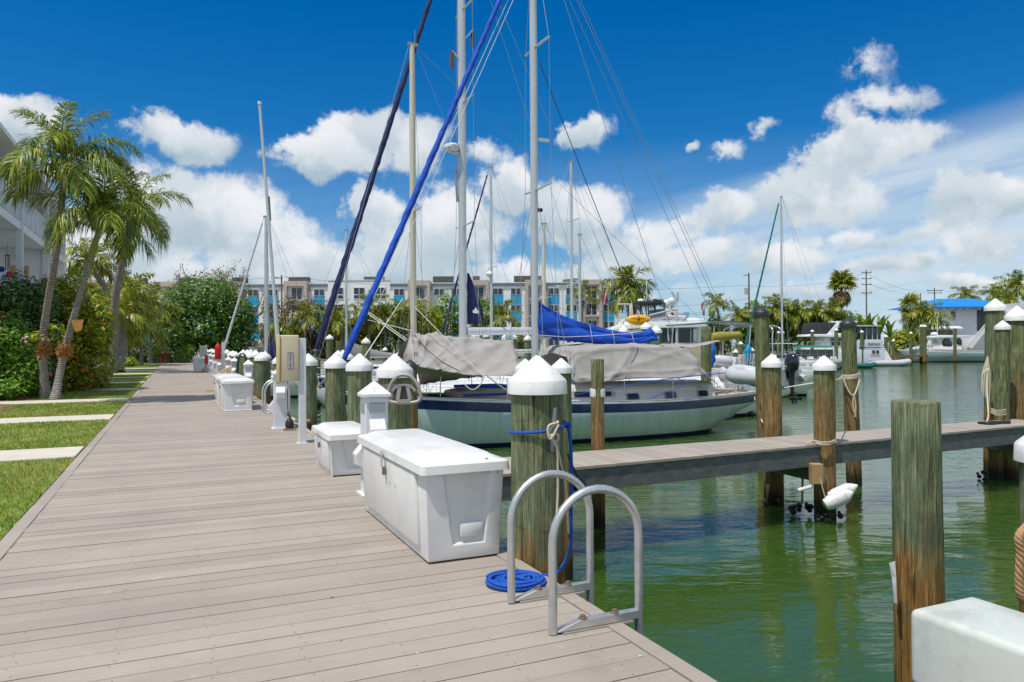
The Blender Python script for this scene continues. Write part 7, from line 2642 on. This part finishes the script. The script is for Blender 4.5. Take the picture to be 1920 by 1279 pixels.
# corner of the mainsail between mast and boom
sa = [PY(879, 512, YD) - O2_, PY(896, 552, YD) - O2_, PY(906, 585, YD) - O2_, PY(904, 606, YD) - O2_]
sm = [PY(876, 512, YD) - O2_, PY(876, 552, YD) - O2_, PY(876, 585, YD) - O2_, PY(876, 608, YD) - O2_]
cloth([[a, b] for a, b in zip(sm, sa)], 6, .03, 2, 'navy_canvas', 'sail_corner', b2, (0, 0, 0), .03)
em = PY(892, 582, YD - .10) - O2_
MB().prism([em + Vector((x * .022, 0, z * .022)) for (x, z) in ((-6, -5), (6, -6), (6, -1), (3, 0), (1, 5), (-1, 5), (-3, 1), (-6, 0))], (0, -.012, 0)).build('emblem', 'plastic', b2)
# radar dome on the mast
rd = PY(847, 277, YD) - O2_
do = MB().lathe([(.02, -.17), (.22, -.16), (.31, -.08), (.32, .0), (.30, .09), (.22, .15), (.02, .17)], tuple(rd), 24).build('radar_dome', 'plastic', b2, smooth=50)
MB().lathe([(.323, -.02), (.325, .0), (.323, .02)], (rd.x, rd.y, rd.z - .03), 24).build('band', 'gel_grey', do)
lettering('Raymarine', .12, 'purple', do, (rd.x, rd.y - .322, rd.z + .05), (R(90), 0, 0))
MB().bx(rd.x, xm - 4.5, -.06, .06, rd.z - .26, rd.z - .17).build('radar_bracket', 'mast', b2)
MB().tube([(xm - 4.5 - .28, 0, rd.z - .9), (xm - 4.5 - .22, 0, rd.z - 2.2)], .05, 6).build('mast_fitting', 'wire', b2)
# wooden baggy wrinkle rolls on the upper spreaders
for (px, py0, py1) in ((847, 98, 127), (886, 59, 88)):
    a, c = PY(px, py0, YD) - O2_, PY(px, py1, YD) - O2_
    MB().tube([a, c], .075, 8).build('chafe_roll', mat('red_brown_roll', (.20, .055, .025), .7), b2)
    m_ = PY(866, py0 + (18 if px < 860 else 20), YD) - O2_
    MB().bar(m_, a + Vector((0, 0, .05)), .10, .05).build('spreader', 'mast', b2)
# bicycles and gear on the bow
gg = MB()
for k in range(2):
    c = PY(604 + 14 * k, 725 + 8 * k, YD - 1.2) - O2_
    for dx in (-.5, .5):
        gg.tube([c + Vector((dx + .3 * math.cos(a), .12 * k, .3 * math.sin(a))) for a in [2 * math.pi * j / 18 for j in range(19)]], .018, 5)
    for (a, b) in (((-.5, 0), (-.1, 0)), ((-.1, 0), (.3, .45)), ((-.1, 0), (-.2, .5)), ((-.2, .45), (.3, .42)), ((.3, .5), (.5, 0)), ((-.5, 0), (-.2, .4))):
        gg.tube([c + Vector((a[0], .12 * k, a[1])), c + Vector((b[0], .12 * k, b[1]))], .022, 5)
    gg.tube([c + Vector((.2, .12 * k, .55)), c + Vector((.38, .12 * k, .58))], .02, 5)
gg.build('bicycle', 'steel', b2)
MB().tube(crv([PY(601, 718, YD - 2) - O2_, PY(594, 735, YD - 2) - O2_, PY(603, 750, YD - 2) - O2_, PY(610, 757, YD - 2) - O2_], 6), .06, 8).build('driftwood_roll', 'rope_tan', b2, smooth=60)
gg = MB()
for k in range(3):
    gg.tube(sag(PY(560 + 4 * k, 770 + 6 * k, YD - 2.4) - O2_, PY(603, 776 + 8 * k, YD - 2.2) - O2_, .15), .03, 5)
gg.build('fender_line', mat('pale_blue_line', (.12, .36, .50), .7), b2)

# ------------------------------------------------------------------ more sailboats of which little but masts shows
def far_sail(label, mpx, top, dep, L, B, mr, hull, mmat='mast', cover=None, bl=4.0, rz=0.0, furl=None, spread=(.5,), fr=.09, lean=0, wire=.009, deckz=1.1, name='sailboat'):
    m_ = Q(mpx, dep, WATER)
    H = D(mpx, top, dep).z - WATER
    c, s = math.cos(rz), math.sin(rz)
    off = Vector((c, s, 0)) * (.40 * L)
    t_ = thing(name, label, 'sailboat', tuple(m_ - off), rz, 'sailboats in the slips behind')
    hf = hullf(L, B, deckz + .3, deckz, deckz + .05, .7, .1, .92, .6)
    make_hull(t_, L, hf, hull, .2, .12)
    make_deck(t_, L, hf, 'gel')
    trunk(t_, L * .25, L * .72, B * .2, B * .33, .35, .45, hf[1](.3) - .05, hf[1](.7) - .05, 'gel')
    for k in range(3):
        portlight(t_, L * (.36 + .11 * k), L * (.43 + .11 * k), hf[1](.5) + .1, hf[1](.5) + .3, -B * .28, -B * .29)
    rig(t_, L, hf, .40 * L, H, mr, mmat, spread, bl, .95, cover=cover, furl=furl, fr=fr, wire=wire)
    lifelines(t_, L, hf, 6)
    return t_


WH = ('gel', 'gel', 'navy', 'navy')
far_sail('sailboat with a grey mast and navy sail cover just right of the grey dock pole', 500, 407, 42, 6.6, 2.4, .11, WH, cover='navy_canvas', furl='hypalon', fr=.07, bl=2.6)
far_sail('sailboat whose thin mast stands behind the navy furled sail', 650, 432, 54, 9.5, 3.0, .085, WH, cover='grey_canvas')
far_sail('sailboat with a radar ball on its thin mast right of the navy sail corner', 922, 314, 58, 12, 3.6, .11, WH, cover='hypalon', furl='navy_canvas')
far_sail('sailboat with a short cream mast right of the main grey mast', 1021, 420, 48, 10, 3.1, .12, WH, 'mast_cream')
far_sail('sailboat with a tall thin pale mast above the blue sail cover', 1073, 303, 46, 12, 3.6, .10, WH, furl=None, bl=4.6, spread=(.42, .72))
far_sail('sailboat with a thin mast between the tall pale mast and the coconut palm', 1088, 440, 62, 10, 3.1, .12, ('navy', 'navy', 'gel', 'navy'), bl=5.2, cover='hypalon')
q = D(918, 514, 58)
t_ = thing('radar', 'white radar ball beside the thin mast right of the navy sail corner', 'radar', tuple(q))
MB().ball((0, 0, 0), .28, 12, 8, 0, (1, 1, .8)).build('dome', 'plastic', t_, smooth=60)
MB().bar((0, 0, -.2), (.17, 0, -.6), .06).build('bracket', 'mast', t_)
# far sailboat with the green bimini
fs = far_sail('far sailboat with a green bimini and a blue roll on its forestay at the right', 1467, 369, 85, 11.4, 3.7, .11, ('gel_grey', 'gel', 'navy', 'navy'), bl=5.0, rz=-YAW, spread=(.46,), wire=.012, furl='teal_canvas', fr=.12)
bm_ = MB()
bm_.loft([[Vector((5.9 + .1 * i, y, 2.2 + .25 * math.sin(math.pi * (y + 1.4) / 2.8) + .25 * min(i, 3) / 3)) for y in (-1.4, -.7, 0, .7, 1.4)] for i in (0, 1, 3, 20, 40)], False, 0, False)
bm_.build('bimini', 'teal_canvas', fs)
MB().bx(6.6, 9.8, -1.3, 1.3, 1.3, 2.25).build('cockpit_enclosure', 'glass', fs)
for k in range(5):
    MB().tube([(6.2 + k * .9, -1.4, 1.2), (6.2 + k * .9, -1.4, 2.4)], .03, 6).build('bimini_post', 'steel', fs)
for k in range(6):
    MB().bx(3 + 1.3 * k, 3.7 + 1.3 * k, -1.4, -.9, 1.15, 1.45).build('deck_locker', 'gel', fs, bevel=.05)
# ------------------------------------------------------------------ motor yacht with the yellow kayak
ZY = 40.0
Y0 = Q(1240, ZY, WATER)
my = thing('motor_yacht', 'white motor yacht with a flybridge canopy and a rack carrying a yellow kayak', 'motor yacht', tuple(Y0), -YAW)


def yx(px):
    return (px - 1240) / F_PX * ZY


def yz(py):
    return EYE + (648 - py) / F_PX * ZY - WATER


def pr(t_, X, Z, pts, y0, y1, m, name, bevel=.04):
    return MB().prism([(X(px), y0, Z(py)) for (px, py) in pts], (0, y1 - y0, 0)).build(name, m, t_, bevel=bevel, smooth=40)


hfy = hullf(12.5, 4.2, 2.0, 1.5, 1.4, .9, .12, .97, 1.2)
hh_ = make_hull(my, 12.5, hfy, ('gel', 'gel', 'navy', 'navy'), .2, .12)
dk = make_deck(my, 12.5, hfy, 'gel')
for o in (hh_, dk):
    o.location = (yx(1105), 2.1, 0)
pr(my, yx, yz, [(1150, 650), (1324, 650), (1322, 612), (1230, 612), (1165, 622)], .7, 3.6, 'gel', 'deckhouse')
sw = MB().bx(yx(1236), yx(1314), .62, .698, yz(643), yz(616)).build('side_window', 'glass', my)
for px in (1256, 1276, 1300):
    MB().bx(yx(px), yx(px) + .06, .60, .618, yz(643), yz(616)).build('mullion', 'gel_grey', sw)
MB().bx(yx(1306), yx(1313), .58, .617, yz(642), yz(617)).build('curtain', 'plastic', sw)
pr(my, yx, yz, [(1148, 617), (1330, 614), (1326, 604), (1215, 603), (1160, 610)], .3, 4.0, 'gel', 'upper_deck')
pr(my, yx, yz, [(1150, 618), (1172, 598), (1178, 598), (1160, 618)], .5, .7, 'gel', 'side_panel')
pr(my, yx, yz, [(1173, 612), (1210, 612), (1205, 602), (1182, 601)], .9, 3.4, 'gel', 'console')
# flybridge canopy
pr(my, yx, yz, [(1193, 567), (1205, 564), (1249, 564), (1253, 567), (1253, 569), (1193, 570)], .6, 3.4, 'black', 'canopy')
pr(my, yx, yz, [(1184, 593), (1193, 593), (1190, 566), (1185, 571)], .6, .75, mat('cream_frame', (.6, .56, .47), .5), 'canopy_side')
for (a, b) in (((1252, 568), (1252, 583)), ((1249, 566), (1254, 590)), ((1232, 567), (1234, 586)), ((1207, 568), (1210, 590)), ((1222, 566), (1221, 596))):
    for y in (.7, 3.3):
        MB().tube([(yx(a[0]), y, yz(a[1])), (yx(b[0]), y, yz(b[1]))], .035, 6).build('canopy_post', 'black', my)
MB().tube([(yx(1163), .7, yz(569)), (yx(1185), .7, yz(569))], .03, 6).build('rail', 'plastic', my)
# mast with radar, dishes and wind generator
pr(my, yx, yz, [(1238, 557), (1255, 558), (1256, 561), (1240, 561)], 1.2, 2.4, 'gel_grey', 'open_array')
MB().tube([(yx(1249), 1.6, yz(566)), (yx(1265), 1.6, yz(567)), (yx(1276), 1.6, yz(566))], [.18, .24, .12], 12).build('radar_drum', 'plastic', my, smooth=50)
MB().ball((yx(1271), 1.5, yz(562)), .2, 10, 6).build('satellite_dome', 'plastic', my, smooth=50)
MB().tube([(yx(1272), 1.6, yz(578)), (yx(1276), 1.6, yz(566)), (yx(1284), 1.5, yz(562))], .06, 8).build('mast_arm', 'mast', my)
g = MB()
c = Vector((yx(1283), 1.45, yz(562)))
for (px, py) in ((1270, 545), (1283, 545), (1276, 574)):
    g.prism([c + Vector((-.05, 0, 0)), c + Vector((.05, 0, 0)), Vector((yx(px) + .07, 1.42, yz(py))), Vector((yx(px) - .02, 1.42, yz(py)))], (0, .03, 0))
g.build('wind_turbine', 'gel_grey', my)
MB().lathe([(.02, -.12), (.16, -.1), (.2, 0), (.14, .1), (.02, .12)], (yx(1212), 1.6, yz(561)), 14).build('radar_dome', 'plastic', my, smooth=50)
MB().tube([(yx(1226), 2, yz(600)), (yx(1227), 2, yz(500))], .02, 5).build('whip_antenna', 'plastic', my)
# roof load: grey tender, covers, rails
tn = []
for i in range(9):
    s = i / 8
    w = .55 * math.sin(math.pi * (.12 + .8 * s)) ** .5
    tn.append([Vector((yx(1228 + 64 * s), 1.6 + w * math.cos(a), yz(598) + .22 + (.42 * math.sin(a) if math.sin(a) > 0 else .25 * math.sin(a)) * (1 - .3 * abs(2 * s - 1)))) for a in [2 * math.pi * k / 12 for k in range(12)]])
MB().loft(tn).build('tender', 'gel_grey', my, smooth=50)
MB().tube([(yx(1230), 1.0, yz(597)), (yx(1260), .95, yz(593)), (yx(1294), 1.0, yz(595))], .12, 8).build('tender_tube', 'hypalon', my, smooth=60)
pr(my, yx, yz, [(1296, 606), (1333, 604), (1326, 597), (1300, 595)], .8, 2.8, 'gel', 'deck_box')
pr(my, yx, yz, [(1288, 594), (1304, 596), (1306, 582), (1290, 585)], 1.4, 2.4, mat('pale_blue_cover', (.16, .34, .46), .7), 'blue_cover')
for (a, b) in (((1221, 591), (1273, 579)), ((1221, 591), (1224, 606)), ((1273, 579), (1273, 645)), ((1253, 587), (1258, 640))):
    MB().tube([(yx(a[0]), .45, yz(a[1])), (yx(b[0]), .45, yz(b[1]))], .07 if a[0] == 1273 and b[0] == 1273 else .045, 8).build('davit', 'mast', my)
gg = MB()
for k in range(24):
    p = Vector((yx(random.uniform(1258, 1290)), random.uniform(.9, 2.2), yz(random.uniform(584, 594))))
    gg.tube([p, p + Vector((random.uniform(-.4, .4), 0, random.uniform(-.2, .25)))], .035, 5)
gg.build('deck_gear', mat('dark_red_gear', (.16, .05, .04), .7), my)
gg = MB()
for k in range(14):
    a = yx(1160 + 12 * k)
    gg.tube([(a, .35, yz(612)), (a, .35, yz(603))], .02, 5)
gg.tube([(yx(1160), .35, yz(603)), (yx(1322), .35, yz(602))], .022, 5)
gg.build('guard_rail', 'steel', my)
# kayak
ky = thing('kayak', 'yellow kayak stowed on its side on the motor yacht', 'kayak', tuple(D(1196, 600, ZY - .1)), -YAW)
kr = []
hw = 24.5 / F_PX * ZY
for i in range(15):
    s = -1 + 2 * i / 14
    w = max(.02, (1 - abs(s) ** 2.3)) ** .8
    kr.append([Vector((s * hw, .16 * w * math.sin(a), .285 * w * math.cos(a) + .05 * (abs(s) ** 3))) for a in [2 * math.pi * k / 16 for k in range(16)]])
kb = MB().loft(kr).build('hull', 'yellow', ky, smooth=50)
for dz in (-.12, .11):
    MB().tube([(s * hw * .82, -.175 * (1 - abs(s) ** 2.3) ** .8, dz * (1 - s * s * .6)) for s in [-1 + 2 * k / 10 for k in range(11)]], .014, 6).build('rib', mat('yellow_groove', (.45, .20, .0), .5), ky)
MB().disc((0, -.155, 0), (0, -1, 0), .05, .02, 10).build('scupper', 'black', ky)

# flags
def flag(label, px0, py0, px1, py1, dep, cols, pole):
    a = D(px0, py0, dep)
    t_ = thing('flag', label, 'flag', tuple(a), -YAW)
    n, mcol = 8, len(cols)
    dx, dz = (px1 - px0) / F_PX * dep, (py1 - py0) / F_PX * dep
    for k in range(mcol):
        g = MB()
        rows = []
        for i in range(n + 1):
            s = i / n
            x = dx * (k + (0, 1)[0]) / mcol
            row = [Vector((dx * (k + e) / mcol + .05 * math.sin(5 * s + k + e), .08 * math.sin(6 * s + 2 * (k + e)), -dz * s)) for e in (0, 1)]
            rows.append(row)
        g.loft(rows, False, 0, False)
        g.build('stripe', cols[k], t_)
    MB().tube([(0, 0, .4), (0, 0, -pole)], .03, 6).build('staff', 'mast', t_)


rd_, wh_, bl_ = mat('flag_red', (.35, .02, .04), .8), mat('flag_white', (.6, .55, .57), .8), mat('flag_navy', (.02, .03, .14), .8)
flag('small faded red and white flag left of the coconut palm', 1140, 548, 1130, 570, 60, [bl_, rd_, wh_, rd_, wh_, rd_], 6)
flag('red flag hanging at a staff right of the motor yacht roof', 1321, 568, 1316, 592, 70, [rd_, wh_, rd_], 4)
flag('white flag on a staff right of the motor yacht', 1369, 562, 1360, 572, 70, [wh_, mat('flag_grey', (.45, .48, .5), .8)], 4)

# ------------------------------------------------------------------ sport boat, trawler and dinghies across the basin
ZS = 117.0
S0 = Q(1764, ZS, WATER)
sb = thing('sport_boat', 'white sport fishing boat with a hard top moored in front of the blue roofed house', 'boat', tuple(S0), -YAW)


def sx_(px):
    return (px - 1764) / F_PX * ZS


def sz_(py):
    return EYE + (644.8 - py) / F_PX * ZS - WATER


Ls = sx_(1842) - sx_(1683)
hfs = hullf(Ls, 4.2, 2.0, 1.65, 1.55, .92, .14, .985, 1.3)
h_ = make_hull(sb, Ls, hfs, (mat('pale_blue_hull', (.36, .45, .48), .3), 'gel', 'black', 'black'), .08, .10)
d_ = make_deck(sb, Ls, hfs, 'gel')
for o in (h_, d_):
    o.location = (sx_(1683), 0, 0)
pr(sb, sx_, sz_, [(1700, 655), (1795, 656), (1795, 652), (1760, 648), (1735, 647)], -1.3, 1.3, 'gel', 'cabin')
pr(sb, sx_, sz_, [(1726, 650), (1757, 650), (1757, 630), (1743, 630)], -1.25, -1.1, 'gel', 'windscreen_frame')
pr(sb, sx_, sz_, [(1735, 632), (1756, 628.5), (1805, 629.5), (1811, 631.5), (1806, 633), (1737, 635)], -1.6, 1.6, 'gel', 'hard_top')
pr(sb, sx_, sz_, [(1757, 651), (1797, 652), (1792, 633), (1757, 633)], -1.25, 1.2, 'gel', 'deckhouse')
w_ = pr(sb, sx_, sz_, [(1759, 649), (1775, 650), (1777, 645), (1772, 635), (1762, 635), (1758, 640)], -1.34, -1.255, 'glass', 'side_window')
pr(sb, sx_, sz_, [(1786, 646), (1793, 648), (1795, 641), (1793, 635), (1787, 635), (1785, 640)], -1.34, -1.255, 'glass', 'side_window')
pr(sb, sx_, sz_, [(1738, 648), (1753, 648), (1748, 637), (1745, 637)], -1.33, -1.255, mat('canvas_cream', (.55, .48, .42), .8), 'windscreen_cover')
for (px, py0) in ((1758, 592), (1788, 610)):
    MB().tube([(sx_(px), 0, sz_(629)), (sx_(px), 0, sz_(py0))], .05, 5).build('antenna', 'plastic', sb)
MB().lathe([(.5, 0), (.55, .2), (.3, .4), (.01, .45)], (sx_(1752), 0, sz_(628)), 12).build('radar_dome', 'plastic', sb, smooth=50)
gg = MB()
for k in range(9):
    gg.tube([(sx_(1690 + 6 * k), -1.4, sz_(655)), (sx_(1690 + 6 * k), -1.4, sz_(645.5))], .03, 5)
gg.tube([(sx_(1688), -1.4, sz_(645.5)), (sx_(1740), -1.4, sz_(645.5))], .035, 5)
gg.build('bow_rail', 'steel', sb)

ZT = 97.0
T0 = Q(1600, ZT, WATER)
tr = thing('trawler_yacht', 'white trawler yacht seen from its stern with the name on the transom, across the basin', 'boat', tuple(T0), -YAW)


def tx(px):
    return (px - 1600) / F_PX * ZT


def tz(py):
    return EYE + (645.5 - py) / F_PX * ZT - WATER


pr(tr, tx, tz, [(1600, 691), (1651, 691), (1650, 656), (1600, 655)], -1.2, 6, mat('trawler_transom', (.58, .61, .68), .35), 'transom', .08)
pr(tr, tx, tz, [(1604, 655), (1648, 656), (1649, 637), (1605, 637)], -.9, 6, mat('trawler_aft_cabin', (.60, .63, .69), .35), 'aft_cabin', .06)
MB().bx(tx(1602), tx(1651), -1.24, -1.18, tz(652.5), tz(651.3)).build('rub_rail', 'navy', tr)
pr(tr, tx, tz, [(1651, 688), (1668, 680), (1650, 650), (1646, 650)], -1.1, .2, 'gel', 'stern_stair', .04)
for px in (1627, 1634.5):
    MB().bx(tx(px), tx(px + 5.2), -1.26, -1.2, tz(662.5), tz(656.8)).build('stern_window', 'glass', tr)
MB().bx(tx(1624), tx(1642), -1.225, -1.2, tz(668), tz(664)).build('registration_plate', mat('pale_red_print', (.55, .35, .33), .6), tr)
lettering('SeaDream', .38, 'navy', tr, (tx(1632), -.955, tz(644.5)), (R(90), 0, 0), extr=.01, shear=.25)
pr(tr, tx, tz, [(1604, 637), (1647, 637), (1645, 614), (1604, 613)], -.6, 5.2, 'glass', 'canvas_enclosure', .05)
for px in (1609, 1620, 1631, 1640):
    MB().bx(tx(px), tx(px) + .12, -.66, -.605, tz(637), tz(614)).build('enclosure_post', 'gel_grey', tr)
pr(tr, tx, tz, [(1600, 613), (1647, 613), (1646, 610.5), (1601, 610)], -1.0, 5.6, 'gel_grey', 'aft_roof', .04)
pr(tr, tx, tz, [(1520, 690), (1600, 690), (1600, 655), (1545, 650), (1512, 652)], .2, 4.6, 'gel', 'hull', .15)
pr(tr, tx, tz, [(1540, 651), (1603, 652), (1603, 625), (1560, 624)], .8, 4.2, 'gel', 'wheelhouse', .08)
pr(tr, tx, tz, [(1518, 630), (1604, 634), (1604, 626), (1522, 626)], .3, 4.6, 'gel', 'boat_deck', .05)
pr(tr, tx, tz, [(1525, 625), (1572, 625), (1574, 604), (1530, 604)], 1.0, 4.2, mat('dark_mesh_canvas', (.03, .036, .04), .8), 'flybridge_enclosure', .05)
pr(tr, tx, tz, [(1556, 626), (1570, 626), (1582, 602), (1577, 602)], .7, .9, 'gel', 'radar_arch', .03)
pr(tr, tx, tz, [(1575, 604), (1614, 604), (1613, 601.5), (1577, 601.5)], .7, 3.6, 'gel', 'arch_top', .03)
for (px) in (1563, 1574, 1585):
    MB().bx(tx(px), tx(px + 8), .72, .79, tz(648), tz(634)).build('side_window', 'glass', tr)
gg = MB()
for k in range(8):
    gg.tube([(tx(1515 + 9 * k), .25, tz(651)), (tx(1515 + 9 * k), .25, tz(640))], .03, 5)
gg.tube([(tx(1515), .25, tz(640)), (tx(1580), .25, tz(640))], .03, 5)
gg.build('guard_rail', 'steel', tr)

p = Q(1704, 96, WATER)
rib('pale inflatable tender with a white motor lying right of the trawler stern', tuple(p + CR * 0), -YAW + math.pi, 5.6, 2.0, .36, 'hypalon', motor=None)
p = Q(1640, 88, WATER)
rib('dark green dinghy with a black motor tied under the trawler stern', tuple(p), -YAW + math.pi, 3.0, 1.5, .28, mat('dark_green_rubber', (.008, .13, .11), .6), motor=1.4)
p = Q(1572, 87, WATER)
rib('small white and green dinghy left of the second black capped pile', tuple(p), -YAW + R(70), 2.6, 1.5, .3, 'plastic')
p = Q(1505, 81, WATER)
kk = thing('kayak', 'bright blue kayak floating beside the far sailboat with the green bimini', 'kayak', tuple(p), -YAW)
kr = []
for i in range(11):
    s = -1 + 2 * i / 10
    w = max(.03, (1 - abs(s) ** 2.4)) ** .7
    kr.append([Vector((s * 1.25, .38 * w * math.cos(a), .16 + .22 * w * math.sin(a) + .1 * abs(s) ** 3)) for a in [2 * math.pi * k / 12 for k in range(12)]])
MB().loft(kr).build('hull', 'kayak_blue', kk, smooth=50)
MB().tube([(.6, 0, .3), (.6, 0, .8)], .22, 10).build('seat_tub', 'plastic', kk)
# far docks across the basin
for (px0, px1, dep, lab) in ((1660, 1735, 108, 0), (1340, 1450, 62, 1), (560, 760, 66, 2)):
    a, b = Q(px0, dep, .0), Q(px1, dep, .0)
    fd = thing('far_dock', None, None, tuple((a + b) / 2), 0, kind='structure')
    d = (b - a)
    MB((a + b) / 2).bar(a - Vector((0, 0, .15)), b - Vector((0, 0, .15)), 1.6, .28).build('deck', 'pile_far' if lab == 0 else 'tan_deck', fd)
t_ = thing('dock_box', 'small white box on the far dock behind the cockpit of the solar panel boat', 'dock box', tuple(Q(1368, 62, .0)), -YAW)
MB().bx(-.55, .55, -.3, .3, .01, .55).build('body', 'fibre', t_, bevel=.03)
MB().bx(-.6, .6, -.35, .35, .55, .66).build('lid', 'fibre', t_, bevel=.03)
# white motorboats behind the awnings, mostly hidden
def runabout(label, px, dep, L, rz, cab=True, tint='gel'):
    p = Q(px, dep, WATER)
    t_ = thing('motorboat', label, 'motorboat', tuple(p), rz, 'motorboats in the slips behind')
    hf = hullf(L, L * .32, 1.25, .95, .85, .9, .15, .985, .8)
    make_hull(t_, L, hf, (tint, 'gel', 'navy', 'navy'), .12, .1)
    make_deck(t_, L, hf, 'gel')
    if cab:
        trunk(t_, L * .28, L * .7, L * .09, L * .12, .5, .9, hf[1](.3), hf[1](.6), 'gel')
        MB().bx(L * .4, L * .66, -L * .118 - .02, -L * .118, hf[1](.5) + .35, hf[1](.5) + .75).build('side_window', 'glass', t_)
        for sx in (.42, .68):
            for sy in (-.1, .1):
                MB().tube([(L * sx, L * sy, 1.2), (L * sx, L * sy, 2.9)], .03, 6).build('top_post', 'steel', t_)
        MB().bx(L * .36, L * .74, -L * .13, L * .13, 2.9, 2.98).build('t_top', 'gel', t_, bevel=.03)
    gg = MB()
    for k in range(7):
        t = .08 + .6 * k / 6
        for sd in (-1, 1):
            gg.tube([(t * L, sd * (hf[0](t) - .08), hf[1](t)), (t * L, sd * (hf[0](t) - .08), hf[1](t) + .5)], .014, 5)
    gg.build('rail', 'steel', t_)
    return t_


runabout('white motorboat behind the foot of the navy furled sail', 548, 36, 9, 0, False)
runabout('white motorboat hull behind the furled sails', 600, 44, 9, 0, False)
runabout('low white motorboat behind the gap between the two awnings', 985, 38, 8, 0, True)
runabout('pale motorboat at the far dock beyond the olive canvas', 1355, 66, 8, -YAW, False)
runabout('white motorboat left of the far sailboat bow', 1405, 84, 7, -YAW, True)
